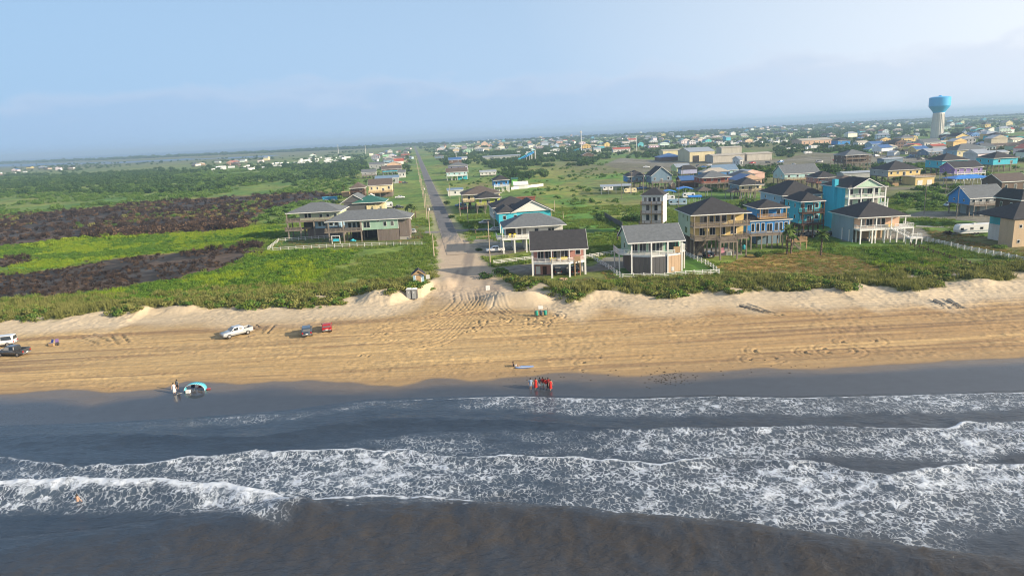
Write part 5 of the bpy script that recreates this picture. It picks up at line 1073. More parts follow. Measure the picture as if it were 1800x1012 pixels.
for k, yy in enumerate(yq):
    x = road_x(yy)-7.2; t = thing('utility_pole', f'{ords[k]} wooden utility pole on the left verge of the road', 'utility pole', (x, yy, ground_h(x, yy)), R(8), 'utility poles along the road'); hgt = 7 if k == 0 else 11.5
    mb = MB(); mb.bar((0,0,-.5), (0,0,hgt), .19, 0, .13, 8); mb.build('shaft', mat('pale_pole_wood', (.46, .38, .29), .9, .2, .8), t)
    if k: box(t, 'crossarm', PILE, -1.1, 1.1, -.07, .07, hgt-.7, hgt-.5); [box(t, 'insulator', GREY, q-.06, q+.06, -.06, .06, hgt-.5, hgt-.3) for q in (-1, .3, 1)]
    if k in (1, 3): mb = MB(); mb.lathe([(.28, hgt-2.4), (.28, hgt-1.4)], 10, 0, (.42, 0)); mb.build('transformer', OFFW, t, True)
PW = MATS['pale_pole_wood']
PL = [(823,392,8,'pole right of the road before the red truck',0,None),(862,468,12.5,'tall pole at the drive of pink brick house',0,None),(809,380,9,'pole beside the blue pickup right of road',0,None),(791,348,9,'pole beside the lime house lane',0,None),(1110,341,12,'pole at the right end of the metal carport',.9,None),(1131,343,12,'pole in front of slate gabled house',.9,'drum'),(1093,350,8,'short dark pole before the metal carport',0,None),(1193,368,13,'pole between narrow white house and blue camper',.9,None),(1326,360,10,'pole beside shrubs behind blue house',0,None),(1366,362,12,'pole rising before the wide charcoal hip roof',0,'lamp'),(1430,413,12,'lamp pole with grey shaft before teal house',.0,'lamp'),(1624,378,11,'pole by the dark lane right of chimney house',.8,None),(1702,366,10,'pole at left end of grey stilt house',0,None),(1681,384,10,'thin pole beside dark lane at right',0,'lamp'),(1635,304,14,'pole beside golden yellow house garage',.9,None),(1459,302,10,'pole by shrub near aqua house',.8,None),(1389,261,12,'pole near far hall',.8,None),(1430,268,12,'pole in the far lot',.8,None),(969,385,4,'white lamp post in the green back field',0,None),(975,372,5,'yellow post in the green back field',0,None),(990,384,3,'short stake in the green back field',0,None),(1200,315,9,'pole in field behind slate gabled house',0,None),(1332,303,10,'left of two poles behind the motorhomes',0,None),(1354,303,10,'right of two poles behind the motorhomes',0,None),(1750,280,12,'pole beside the turquoise house at right',.8,None),(1662,342,9,'lamp pole in green lot behind chimney house',0,'lamp')]
for (px, py, hg, lab, arm, top) in PL: pole('utility_pole', 'wooden '+lab if 'lamp' not in lab else lab, 'utility pole' if 'lamp' not in lab else 'lamp post', px, py, hg, .15, arm, 'poles between the houses', PW if px < 1000 else PILE, top)
pole('radio_mast', 'slender white mast with antenna ring beyond the parking lot', 'mast', 1022, 268, 34, .8, 0, None, OFFW, 'mast'); pole('light_mast', 'T-shaped floodlight mast right of the road above rooftops', 'mast', 802, 279, 20, .5, 1, None, OFFW, 'T')
pole('radio_mast', 'thin white mast far left above the bay shore', 'mast', 595, 270, 26, .8, 0, None, OFFW); pole('radio_mast', 'thin pale mast above the green strip left of road', 'mast', 643, 272, 22, .7, 0, None, OFFW)
pole('radio_mast', 'short mast beyond the red-roofed shops', 'mast', 1119, 265, 22, .6, 0, None, OFFW); pole('sign_post', 'tall flag-like sign post far right of warehouses', 'sign', 1754, 250, 18, .4, 0, None, OFFW)
# ------------------------------------------------------------------ water slide
h = House('water_slide', 'blue and teal water slide tower at the far edge of the field', 930, 283, 0, 2, 'water slide'); del h.t['group']
for x, z in ((6, 11), (-1, 8)): h.posts((x-2, x+2), (0, 4), z, OFFW, .3); h.box('platform', OFFW, x-2.6, x+2.6, -.6, 4.6, z-.3, z)
h.hip(AQUA, 3, 9, -1, 5, 12.8, 1.8, .4, WHITE); h.posts((3.4, 8.6), (-.6, 4.6), 12.8, WHITE, .2)
for k, (m_, z0, xo) in enumerate(((TEAL, 11, 0), (TURQ, 8, -2), (BLUE, 10, 1))):
    mb = MB(); pts = [Vector((5+xo-u*26, -1-k*2.2+2*math.sin(u*7+k), z0*(1-u)**1.3+.6)) for u in np.linspace(0, 1, 14)]
    for a, b in zip(pts[:-1], pts[1:]): mb.bar(a, b, 1.0, 0, 1.0, 8)
    mb.build('slide', m_, h.t, True)
# ------------------------------------------------------------------ fences
def fence(label, pts, m=WHITE, hgt=1.2, step=2.4, rails=(.35, .7, 1.1), name='rail_fence', z=1.5, style='rail', r=.09):
    W = [Vector((*G(a, b, z), 0)) for a, b in pts]; o = W[0]; g0 = ground_h(o.x, o.y); t = thing(name, label, 'fence', (o.x, o.y, g0), 0, 'yard fences')
    def gp(p): return Vector((p.x-o.x, p.y-o.y, ground_h(p.x, p.y)-g0))
    for a, b in zip(W[:-1], W[1:]):
        n = max(1, round((b-a).length/step)); q = [gp(a.lerp(b, k/n)) for k in range(n+1)]
        for p in q[1 if a is not W[0] else 0:]: box(t, 'post', m, p.x-r, p.x+r, p.y-r, p.y+r, p.z-.2, p.z+hgt)
        if style == 'rail':
            for hh in rails:
                mb = MB()
                for u, v in zip(q[:-1], q[1:]): mb.bar(u+Vector((0, 0, hh)), v+Vector((0, 0, hh)), .075)
                mb.build('rail', m, t)
        else:
            for u, v in zip(q[:-1], q[1:]):
                d = v-u; nn = max(2, int(d.length/.9)) if style == 'board' else 1
                for k in range(nn):
                    a_ = u.lerp(v, k/nn); b_ = u.lerp(v, (k+.94)/nn); mb = MB(); s_ = Vector((-d.y, d.x, 0)).normalized()*.03
                    mb.hexa([a_-s_, b_-s_, b_+s_, a_+s_]+[w+Vector((0, 0, hgt-.1)) for w in (a_-s_, b_-s_, b_+s_, a_+s_)]); mb.build('board', m, t)
    return t
fence('white rail fence round the lawn of the seafoam gabled house', [(1037,453),(1065,470),(1095,491),(1150,489),(1205,486),(1264,481),(1240,465),(1207,450)], WHITE, 1.35)
fence('white rail fence between pink brick house and seafoam gabled house', [(1030,455),(1062,449),(1100,444)], WHITE, 1.2)
fence('white rail fence along the drive left of the pink house', [(868,465),(935,457)], WHITE, 1.3)
fence('long white picket fence climbing towards the right edge', [(1611,421),(1660,432),(1720,446),(1800,463),(1870,478)], WHITE, 1.45, 2.4, (.3, .6, .9, 1.2))
fence('grey rail fence round the grass yard left of seafoam long house', [(742,432),(680,432),(615,434),(480,442),(471,441),(490,425),(560,420),(590,419)], OFFW, 1.3, 2.6, (.5, 1.1))
fence('dark wooden privacy fence in the green back field', [(1063,382),(1094,401)], BATTEN, 2.2, 2.4, style='board')
fence('dark wire fence running down to the dune right of grey house', [(1600,432),(1640,446),(1690,462),(1712,475)], WOODD, 1.1, 2.6, (.4, .8))
fence('low timber planter fence beside the road verge', [(838,419),(862,417)], WOODT, .7, 2.4, (.3, .6)); fence('white board fence behind the deep blue house', [(899,334),(955,327)], WHITE, 1.8, 2.6, style='board')
fence('short dark gate rails beside the seafoam long house', [(721,421),(744,419)], WOODD, 1.1, 1.8, (.5, 1.0))
# ================================================================== VEGETATION
def leaf_mat(name, c0, c1, trans=.25):
    m = bpy.data.materials.new(name); m.use_nodes = True; nt = m.node_tree; nt.nodes.clear()
    oi = N(nt, 'ShaderNodeObjectInfo'); g = N(nt, 'ShaderNodeNewGeometry'); n = noise(nt, g.outputs['Position'], .9, 3, .6)
    f = math_(nt, 'ADD', math_(nt, 'MULTIPLY', oi.outputs['Random'], .6), math_(nt, 'MULTIPLY', n.outputs[0], .4), clamp=True)
    c = mix(nt, f, c0, c1); d = N(nt, 'ShaderNodeBsdfDiffuse'); t = N(nt, 'ShaderNodeBsdfTranslucent'); L(nt, c, d.inputs[0]); L(nt, c, t.inputs[0])
    ms = N(nt, 'ShaderNodeMixShader'); ms.inputs[0].default_value = trans; L(nt, d.outputs[0], ms.inputs[1]); L(nt, t.outputs[0], ms.inputs[2])
    o = N(nt, 'ShaderNodeOutputMaterial'); L(nt, ms.outputs[0], o.inputs[0]); return m
LM_OLIVE = leaf_mat('dune_scrub_leaf', (0.119, 0.144, 0.037), (0.312, 0.306, 0.106)); LM_GREEN = leaf_mat('bush_leaf', (0.062, 0.140, 0.029), (0.169, 0.260, 0.065)); LM_DEEP = leaf_mat('tree_leaf', (0.032, 0.081, 0.028), (0.098, 0.161, 0.052))
LM_LUSH = leaf_mat('lush_grass_blade', (0.138, 0.275, 0.025), (0.338, 0.388, 0.037), .35); LM_FIELD = leaf_mat('field_grass_blade', (0.088, 0.189, 0.030), (0.230, 0.270, 0.068), .3); LM_DRY = leaf_mat('dry_grass_blade', (.24, .17, .06), (.36, .27, .12), .3)
LM_DGRASS = leaf_mat('deep_grass_blade', (0.063, 0.161, 0.025), (0.168, 0.266, 0.042), .3); LM_CHAR = leaf_mat('charred_twig', (.020, .016, .016), (.09, .068, .058), 0); LM_SCORCH = leaf_mat('scorched_leaf', (.085, .058, .042), (.20, .13, .08), .1); LM_PALM = leaf_mat('palm_frond', (0.068, 0.128, 0.033), (0.150, 0.210, 0.068), .2)
BARK = mat('bark', (.14, .10, .075), .95, .3, 2.0)
def bush_mesh(seed, m, n=170, leaf=.2, lobes=5, flat=.75, up=.15, trunk=False):
    g = np.random.default_rng(seed); V = []; F = []
    C = [(0, 0, .45, .7)]+[(g.uniform(-.55, .55), g.uniform(-.55, .55), g.uniform(.25, .75)*flat+up, g.uniform(.32, .58)) for _ in range(lobes)]
    for i in range(n):
        cx, cy, cz, r = C[int(g.integers(len(C)))]; d = g.normal(size=3); d /= np.linalg.norm(d)
        p = np.array([cx, cy, cz])+d*r*g.uniform(.55, 1.05)*np.array([1, 1, flat]); p[2] = max(p[2], .03)
        nrm = d+g.normal(size=3)*.6; nrm /= np.linalg.norm(nrm); u = np.cross(nrm, g.normal(size=3)); u /= np.linalg.norm(u); w = np.cross(nrm, u); s = leaf*g.uniform(.6, 1.25); o = len(V)
        V += [p-u*s, p-w*s*.6, p+u*s, p+w*s*.6]; F.append((o, o+1, o+2, o+3))
    return mesh_np('leaf_clump', np.array(V), np.array(F), m, False)
def tuft_mesh(seed, m, n=30, h=.8, spread=.55, w=.05):
    g = np.random.default_rng(seed); V = []; F = []
    for i in range(n):
        a = g.uniform(0, 6.28); r = g.uniform(0, spread); b = np.array([math.cos(a)*r, math.sin(a)*r, 0]); t = b+np.array([g.normal()*.22, g.normal()*.22, h*g.uniform(.5, 1.1)]); s = np.array([-math.sin(a*3+i), math.cos(a*3+i), 0])*w; md = (b+t)/2+np.array([0, 0, .06]); o = len(V)
        V += [b-s, b+s, t+s*.3, t-s*.3]; F.append((o, o+1, o+2, o+3))
    return mesh_np('grass_tuft', np.array(V), np.array(F), m, False)
def twig_mesh(seed, mats, leaves=26):
    g = random.Random(seed); mb = MB()
    for i in range(20):
        a = g.uniform(0, 6.28); t = g.uniform(.15, .9); e = (math.cos(a)*t*.8, math.sin(a)*t*.8, g.uniform(.5, 1.1)); mb.bar((0, 0, 0), e, .035, 0, .012, 3)
        for q in range(2): b = tuple(e[k]*.6 for k in range(3)); mb.bar(b, (b[0]+g.uniform(-.3, .3), b[1]+g.uniform(-.3, .3), b[2]+g.uniform(.1, .4)), .02, 0, .008, 3)
    for i in range(leaves):
        p = Vector((g.gauss(0, .4), g.gauss(0, .4), g.uniform(.05, .8))); u = Vector((g.gauss(0, 1), g.gauss(0, 1), g.gauss(0, 1))).normalized()*.14; w = u.orthogonal().normalized()*.1; mb.quad(p-u, p-w, p+u, p+w, mi=1)
    return mb.mesh('burnt_bush', mats)
def gn_group():
    ng = bpy.data.node_groups.new('scatter', 'GeometryNodeTree'); ng.interface.new_socket('Geometry', in_out='INPUT', socket_type='NodeSocketGeometry'); ng.interface.new_socket('Geometry', in_out='OUTPUT', socket_type='NodeSocketGeometry')
    return ng
def scatter(name, label, pts, scl, meshes, squash=None, seed=0, tilt=.12):
    g = np.random.default_rng(seed); n = len(pts)
    lib = bpy.data.collections.new(name+'_forms')
    for i, me in enumerate(meshes): o = bpy.data.objects.new(f'{name}_form', me); lib.objects.link(o)
    me = bpy.data.meshes.new(name); me.vertices.add(n); me.vertices.foreach_set('co', np.asarray(pts, np.float32).ravel())
    def at(nm, typ, arr): a = me.attributes.new(nm, typ, 'POINT'); a.data.foreach_set('vector' if typ == 'FLOAT_VECTOR' else 'value', arr.ravel())
    sq = np.ones(n) if squash is None else squash
    at('scl', 'FLOAT_VECTOR', np.stack([scl*g.uniform(.85, 1.2, n), scl*g.uniform(.85, 1.2, n), scl*sq*g.uniform(.8, 1.2, n)], 1).astype(np.float32)); at('rot', 'FLOAT_VECTOR', np.stack([g.normal(0, tilt, n), g.normal(0, tilt, n), g.uniform(0, 6.28, n)], 1).astype(np.float32)); at('var', 'INT', g.integers(0, len(meshes), n).astype(np.int32))
    ob = link(bpy.data.objects.new(name, me)); ng = gn_group(); nd = ng.nodes; gi = nd.new('NodeGroupInput'); go = nd.new('NodeGroupOutput')
    ip = nd.new('GeometryNodeInstanceOnPoints'); ci = nd.new('GeometryNodeCollectionInfo'); ci.inputs['Collection'].default_value = lib; ci.inputs['Separate Children'].default_value = True; ci.inputs['Reset Children'].default_value = True
    def na(nm, dt): a = nd.new('GeometryNodeInputNamedAttribute'); a.data_type = dt; a.inputs['Name'].default_value = nm; return a.outputs['Attribute']
    ng.links.new(gi.outputs[0], ip.inputs['Points']); ng.links.new(ci.outputs[0], ip.inputs['Instance']); ip.inputs['Pick Instance'].default_value = True
    ng.links.new(na('var', 'INT'), ip.inputs['Instance Index']); ng.links.new(na('rot', 'FLOAT_VECTOR'), ip.inputs['Rotation']); ng.links.new(na('scl', 'FLOAT_VECTOR'), ip.inputs['Scale']); ng.links.new(ip.outputs[0], go.inputs[0])
    md = ob.modifiers.new('scatter', 'NODES'); md.node_group = ng
    return tag(ob, label, 'vegetation', kind='stuff')
def zat(x, y):
    z = land_z(x[None], y[None])[0]
    m = (x > BX0+.5) & (x < BX1-1) & (y > BY0) & (y < BY1-2)
    if m.any(): z[m] = Zb[((y[m]-BY0)/BD).astype(int), ((x[m]-BX0)/BD).astype(int)]
    return z
HARD = [LOT1, DRIVE1, DRIVE2, DRIVE2b, ROADS, ROAD_E, ROAD_E2, PAD, PAD2]
house_xy = np.array([(a, b, r) for a, b, r in taken])
def clear(x, y, pad=2.0, hard=True, lawns=True):
    ok = np.abs(x-road_x(y)) > np.where(y < 170, 7.5, 5.5)+np.where(y > 900, 8, 0)
    if hard:
        for p in HARD: ok &= ~inpoly(x, y, p)
    if lawns:
        for p in (LAWN, LAWN2, DRY_R): ok &= ~inpoly(x, y, p)
    for a, b, r in house_xy:
        ok &= ~((np.abs(x-a) < r*.62+pad) & (y > b-4-pad) & (y < b+r+pad))
    return ok
def in_px(px_poly, n, seed):
    """n spots spread evenly in world area inside a photo outline"""
    W = Gn(px_poly); lo, hi = W.min(0), W.max(0); g = np.random.default_rng(seed); X = []; Y = []; tot = 0
    for _ in range(60):
        x = g.uniform(lo[0], hi[0], n*2); y = g.uniform(lo[1], hi[1], n*2); k = inpoly(x, y, W); X.append(x[k]); Y.append(y[k]); tot += k.sum()
        if tot >= n: break
    return np.concatenate(X)[:n], np.concatenate(Y)[:n]
def pert(x, y):
    a = np.clip(y/90.0, 1.2, 30); j = (np.modf(np.abs(np.sin(x*12.9898+y*78.233))*43758.5453)[0]-.5)*a*2.2
    return x+(fbm(x/a*.35, y/a*.25, 3, 5)-.5)*a*4+j, y+(fbm(x/a*.35+40, y/a*.25, 3, 6)-.5)*a*4+j*.7
def burnt(x, y): x, y = pert(x, y); return inpoly(x, y, BURN_NEAR) | inpoly(x, y, BURN_SM) | inpoly(x, y, BURN_FAR)
# dune scrub: olive mats and tufts on the ridge
g = np.random.default_rng(31); n = 26000
x = g.uniform(-150, 140, n); dd = g.uniform(-2.0, 24, n); y = dune_y(x)+dd
keep = (fbm(x*.22, y*.2, 4, 3)-.5)*9+dd > .6
keep &= ~((fbm(x*.11+5, y*.15, 4, 7) > .62) & (dd < 9)); keep &= (corridor(x, y) > 1.25) & (fbm(x*.13, y*.13, 3, 2) > .40) & clear(x, y, 0.5); keep &= g.random(n) < np.where(dd < 12, .75, .28)
x, y = x[keep], y[keep]; big = g.random(len(x)) < .42
z = zat(x, y)
k = big; scatter('dune_scrub', 'olive scrub matting the dune ridge above the sand', np.stack([x[k], y[k], z[k]-.1], 1), g.uniform(.4, 1.15, k.sum()), [bush_mesh(s, LM_OLIVE, 120, .17, 4, .6) for s in range(5)], g.uniform(.4, .85, k.sum()), 1)
k = ~big; scatter('dune_grass', 'tufts of olive dune grass along the ridge', np.stack([x[k], y[k], z[k]-.05], 1), g.uniform(.8, 1.7, k.sum()), [tuft_mesh(s, LM_OLIVE, 34) for s in range(4)], None, 2)
x = g.uniform(-140, 130, 3000); dd = g.uniform(-1, 12, 3000); y = dune_y(x)+dd; k = (corridor(x, y) > 1.3) & (fbm(x*.09+9, y*.1, 3, 5) > .56) & clear(x, y, .5)
scatter('dune_shrubs', 'darker green shrubs clumped on the dune ridge', np.stack([x[k], y[k], zat(x[k], y[k])-.1], 1), g.uniform(.7, 1.7, k.sum()), [bush_mesh(40+s, (LM_GREEN, LM_OLIVE, LM_OLIVE, LM_FIELD)[s], 120, .17, 4, .7) for s in range(4)], g.uniform(.6, .95, k.sum()), 3)
# field grass and lush grass
n = 60000; x = g.uniform(-230, 190, n); y = 150+170*g.random(n)**1.4; dd = y-dune_y(x)
k = (dd > 10) & ~burnt(x, y) & (corridor(x, y) > 1.25) & clear(x, y, 1.5) & ~inpoly(x, y, YARD_L) & ~inpoly(x, y, BROWN_R)
x, y = x[k], y[k]; qx, qy = pert(x, y); lush = inpoly(qx, qy, LUSH) | inpoly(qx, qy, LUSH2) | inpoly(qx, qy, GREEN_R); z = zat(x, y)
pat = fbm(x*.06+2, y*.07, 4, 4)+(g.random(len(x))-.5)*.18
k = lush & (pat < .52); scatter('lush_grass', 'bright yellow-green grass left of the road', np.stack([x[k], y[k], z[k]-.08], 1), g.uniform(.7, 1.5, k.sum()), [tuft_mesh(60+s, LM_LUSH, 34, .6, .8, .06) for s in range(4)], None, 4)
k = lush & (pat >= .52); scatter('deep_grass', 'deeper green weeds streaking the bright grass', np.stack([x[k], y[k], z[k]-.08], 1), g.uniform(.5, 1.3, k.sum()), [bush_mesh(65+s, LM_DGRASS, 80, .17, 4, .45) for s in range(4)], None, 41)
k = ~lush & (fbm(x*.1, y*.1, 3, 1) > .42); scatter('field_grass', 'rough grass on the plots between houses', np.stack([x[k], y[k], z[k]-.08], 1), g.uniform(.6, 1.4, k.sum()), [tuft_mesh(70+s, LM_FIELD, 34, .6, .8, .06) for s in range(4)], None, 5)
# low shrubs in the near field
x = g.uniform(-230, 160, 5200); y = 158+110*g.random(5200); k = (fbm(x*.05+3, y*.06, 3, 6) > .53) & ~burnt(x, y) & (corridor(x, y) > 1.3) & clear(x, y, 2.5) & ~inpoly(x, y, YARD_L) & ~inpoly(x, y, BROWN_R)
scatter('low_shrubs', 'low green shrubs dotting the near fields', np.stack([x[k], y[k], zat(x[k], y[k])-.15], 1), g.uniform(.5, 1.5, k.sum()), [bush_mesh(80+s, LM_GREEN, 110, .18, 4, .55) for s in range(4)], g.uniform(.45, .8, k.sum()), 6)
xx, yy = [], []
for pl, nn in ((DRY_R, 2600), (BROWN_R, 2400), (YARD_L, 1500), (LAWN2, 260)):
    lo, hi = pl.min(0), pl.max(0); a_ = g.uniform(lo[0], hi[0], nn); b_ = g.uniform(lo[1], hi[1], nn); k = inpoly(a_, b_, pl) & clear(a_, b_, .5, lawns=False); xx.append(a_[k]); yy.append(b_[k])
x = np.concatenate(xx); y = np.concatenate(yy); scatter('dry_grass', 'short sun-dried grass on the lawns', np.stack([x, y, zat(x, y)-.05], 1), g.uniform(.3, .75, len(x)), [tuft_mesh(75+s, (LM_DRY, LM_DRY, LM_FIELD)[s], 30, .55, .8, .06) for s in range(3)], None, 42)
# burnt ground
x = np.concatenate([g.uniform(-260, -70, 9000), g.uniform(-700, -60, 22000)]); y = np.concatenate([g.uniform(150, 260, 9000), g.uniform(230, 640, 22000)]); k = burnt(x, y) & (fbm(x*.12, y*.12, 3, 2) > .40); x, y = x[k], y[k]; q = g.random(len(x)) < .70; z = zat(x, y); sc = np.where(y > 240, g.uniform(.9, 2.4, len(x)), g.uniform(.45, 1.1, len(x)))
scatter('charred_brush', 'blackened brush standing on the burnt ground', np.stack([x[q], y[q], z[q]-.05], 1), sc[q], [twig_mesh(s, [LM_CHAR, LM_CHAR]) for s in range(4)], None, 7)
scatter('scorched_brush', 'rust brown scorched tufts on the burnt ground', np.stack([x[~q], y[~q], z[~q]-.1], 1), sc[~q]*.75, [bush_mesh(90+s, LM_SCORCH, 70, .17, 3, .6) for s in range(3)], None, 8)
x, y = in_px([(150,412),(430,388),(440,402),(262,414),(150,422)], 160, 5); scatter('burnt_thicket', 'grey burnt thicket along the far edge of the green strip', np.stack([x, y, zat(x, y)], 1), g.uniform(1.6, 3.4, len(x)), [twig_mesh(20+s, [LM_CHAR, LM_SCORCH], 40) for s in range(3)], None, 9)
lo, hi = BURN_FAR.min(0), BURN_FAR.max(0); x = g.uniform(lo[0], hi[0], 2600); y = g.uniform(lo[1], hi[1], 2600); k = (inpoly(x, y, BURN_FAR) | inpoly(x, y, BURN_NEAR)) & (fbm(x*.03+7, y*.03, 3, 4) > .56); x, y = x[k], y[k]
scatter('regrowth', 'green regrowth breaking through the burnt ground', np.stack([x, y, zat(x, y)-.2], 1), g.uniform(.7, 2.2, len(x)), [bush_mesh(95+s, (LM_GREEN, LM_OLIVE, LM_SCORCH)[s], 120, .18, 5, .7) for s in range(3)], None, 43)
# scrubland to the left and hedges between the fields
def scrub(name, label, poly, n, s0, s1, m, thr, seed, fs=.02, flat=.7, leaf=.19):
    x, y = in_px(poly, n, seed); k = (fbm(x*fs, y*fs*.7, 3, seed) > thr) & ~burnt(x, y) & clear(x, y, 3); x, y = x[k], y[k]
    scatter(name, label, np.stack([x, y, zat(x, y)-.3], 1), np.random.default_rng(seed).uniform(s0, s1, len(x)), [bush_mesh(seed*10+s, m, 150, leaf, 6, flat) for s in range(5)], None, seed)
scrub('scrubland', 'green scrub covering the flats on the left', [(-250,400),(-250,318),(150,308),(420,298),(640,285),(655,300),(600,345),(470,352),(250,362),(0,385)], 12000, .9, 3.0, LM_GREEN, .42, 11)
scrub('scrub_trees', 'dark trees massed across the left flats', [(-250,345),(-250,312),(150,306),(420,296),(640,280),(650,300),(590,325),(300,340)], 5200, 2.0, 4.8, LM_DEEP, .50, 12, .012, .85)
scrub('hedge_growth', 'bushy growth behind the left houses', [(430,392),(470,370),(540,352),(600,345),(610,352),(520,380),(500,395)], 420, 1.0, 2.6, LM_GREEN, .44, 13, .06)
scrub('lush_edge_bushes', 'lime green bushes on the edge of the burnt ground', [(40,432),(120,420),(260,410),(260,416),(130,428),(50,440)], 90, .8, 2.0, LM_LUSH, .40, 14, .08)
scrub('field_bushes', 'bushes scattered through the green field right of road', [(880,325),(1000,290),(1060,285),(1150,300),(1190,315),(1200,345),(1130,400),(1000,370)], 700, .6, 2.0, LM_GREEN, .60, 15, .03)
scrub('field_trees', 'dark tree clumps at the back of the green field', [(870,300),(840,280),(880,276),(1000,275),(1060,275),(1040,290),(960,300),(900,325)], 1500, 1.4, 3.8, LM_DEEP, .40, 16, .02, .85)
scrub('plot_shrubs', 'shrubs between the houses on the right', [(1180,345),(1230,300),(1800,270),(1800,400),(1600,410),(1560,330),(1400,330)], 3600, .6, 2.4, LM_GREEN, .50, 17, .05)
scrub('town_trees', 'trees filling the gaps between far roofs', [(770,262),(1010,242),(1400,222),(1800,206),(1830,206),(1830,275),(1660,284),(1450,268),(1200,262),(1000,272),(840,276)], 13000, 2.0, 4.6, LM_DEEP, .43, 18, .008, .85)
scrub('roadside_trees', 'trees lining the far stretch of the road', [(650,300),(725,256),(770,256),(830,290),(780,290),(745,262),(735,262),(718,310),(640,330)], 1300, 1.2, 3.4, LM_DEEP, .42, 19, .02, .85)
scrub('verge_shrubs', 'shrubs on the verges right of the straight road', [(770,300),(850,286),(905,300),(885,335),(800,345)], 260, .6, 2.0, LM_GREEN, .46, 25, .06)
scrub('mast_trees', 'trees between the green field and the parking lot', [(1000,268),(1060,262),(1180,262),(1180,276),(1080,280),(1020,280)], 420, 1.8, 4.2, LM_DEEP, .42, 26, .02, .85)
scrub('middle_trees', 'trees behind the green field right of the straight road', [(775,290),(770,266),(880,266),(1010,262),(1060,268),(1000,282),(880,292),(830,300)], 1700, 1.4, 3.8, LM_DEEP, .43, 27, .02, .85)
scrub('lane_trees', 'trees along the lanes behind the right-hand houses', [(1190,300),(1330,292),(1500,278),(1800,262),(1800,300),(1650,300),(1480,312),(1250,330)], 900, 1.2, 3.4, LM_DEEP, .47, 28, .03, .85)
scrub('green_belt', 'dark belt of trees behind the warehouses and houses', [(1360,262),(1480,250),(1530,262),(1520,276),(1420,280),(1360,275)], 360, 2.5, 4.6, LM_DEEP, .38, 20, .02, .85)
scrub('flats_trees', 'tree clumps around the far left trailer park', [(-200,318),(-200,296),(300,284),(640,264),(650,280),(400,296),(100,308)], 1500, 2.5, 5.5, LM_DEEP, .50, 22, .006, .8)
g = np.random.default_rng(77)
def belt(name, label, line_px, spread, n, s0, s1, seed):
    q = Gn(line_px); t = g.uniform(0, len(q)-1, n); i = np.minimum(t.astype(int), len(q)-2); f = (t-i)[:, None]; p = q[i]*(1-f)+q[i+1]*f; p[:, 1] += g.normal(0, spread, n); p[:, 0] += g.normal(0, spread, n)
    scatter(name, label, np.stack([p[:, 0], p[:, 1], 1.0+0*p[:, 0]], 1), g.uniform(s0, s1, n), [bush_mesh(seed*10+s, LM_DEEP, 130, .2, 6, .7) for s in range(4)], None, seed)
belt('shore_trees', 'blue-green tree line along the far left bay shore', [(-300,296),(0,287.5),(200,280.5),(450,269.5),(620,262),(735,255.5)], 60, 1500, 6, 13, 23); belt('bay_trees', 'tree line along the bay beyond the town', [(735,256),(1000,243),(1300,229),(1560,214),(1700,207.5),(1850,200)], 60, 1200, 5, 11, 24)
# ------------------------------------------------------------------ palms, single trees and shrubs
def palm_forms(seed, hgt, fr=2.0):
    r = random.Random(seed); tr = MB(); ln = r.uniform(-.06, .06); p = Vector((0, 0, -.2)); n = 8
    for k in range(n): q = Vector((ln*hgt*(k+1)/n, 0, hgt*(k+1)/n)); tr.bar(p, q, .24-.01*k, 0, .23-.01*k, 8); p = q
    cr = MB()
    for k in range(30):
        a = r.uniform(0, 6.28); el = r.uniform(-.6, 1.2); d = Vector((math.cos(a)*math.cos(el), math.sin(a)*math.cos(el), math.sin(el))); sd = Vector((-math.sin(a), math.cos(a), 0)); pv = p.copy(); w0 = .08; L_ = fr*r.uniform(.75, 1.1)
        for q in range(5):
            nd = (d+Vector((0, 0, -.22*q))).normalized(); nx = pv+nd*L_/5; w1 = [.30, .42, .40, .26, .03][q]; dn = Vector((0, 0, -.12*w1))
            cr.quad(pv-sd*w0+dn, pv, nx, nx-sd*w1+dn); cr.quad(pv, pv+sd*w0+dn, nx+sd*w1+dn, nx); pv = nx; w0 = w1
    return tr, cr
def palm(label, px, py, hgt, fr=2.0, seed=0):
    x, y = G(px, py); t = thing('palm_tree', label, 'palm tree', (x, y, ground_h(x, y)), random.uniform(0, 6), 'palm trees'); a, b = palm_forms(seed, hgt, fr); a.build('trunk', BARK, t, True); b.build('crown', LM_PALM, t)
palm('taller left palm of the pair before the blue house', 1383, 447, 6.8, 2.9, 1); palm('right palm of the pair before the blue house', 1390, 446, 5.4, 2.8, 2); palm('single palm on the dry lawn right of the pair', 1443, 449, 5.6, 2.3, 3)
palm('small palm between pink and seafoam gabled houses', 1086, 423, 3.6, 1.4, 4); palm('left palm beside the white camper left of road', 718, 384, 5.0, 2.2, 5); palm('middle palm beside the white camper left of road', 725, 385, 5.6, 2.2, 6); palm('right palm beside the road verge near camper', 731, 384, 4.6, 2.0, 7)
palm('pale palm left of the brown shingled house', 605, 342, 6.0, 2.0, 8); palm('palm in front of tan timber deck left of road', 692, 336, 7.0, 2.0, 9); palm('palm before the blue tarpaulin canopy', 1661, 320, 4.4, 1.8, 10); palm('palm trunk in front of the teal house', 1404, 413, 6.0, 1.3, 11); palm('little palm beside lane right of road', 836, 410, 2.6, 1.8, 12)
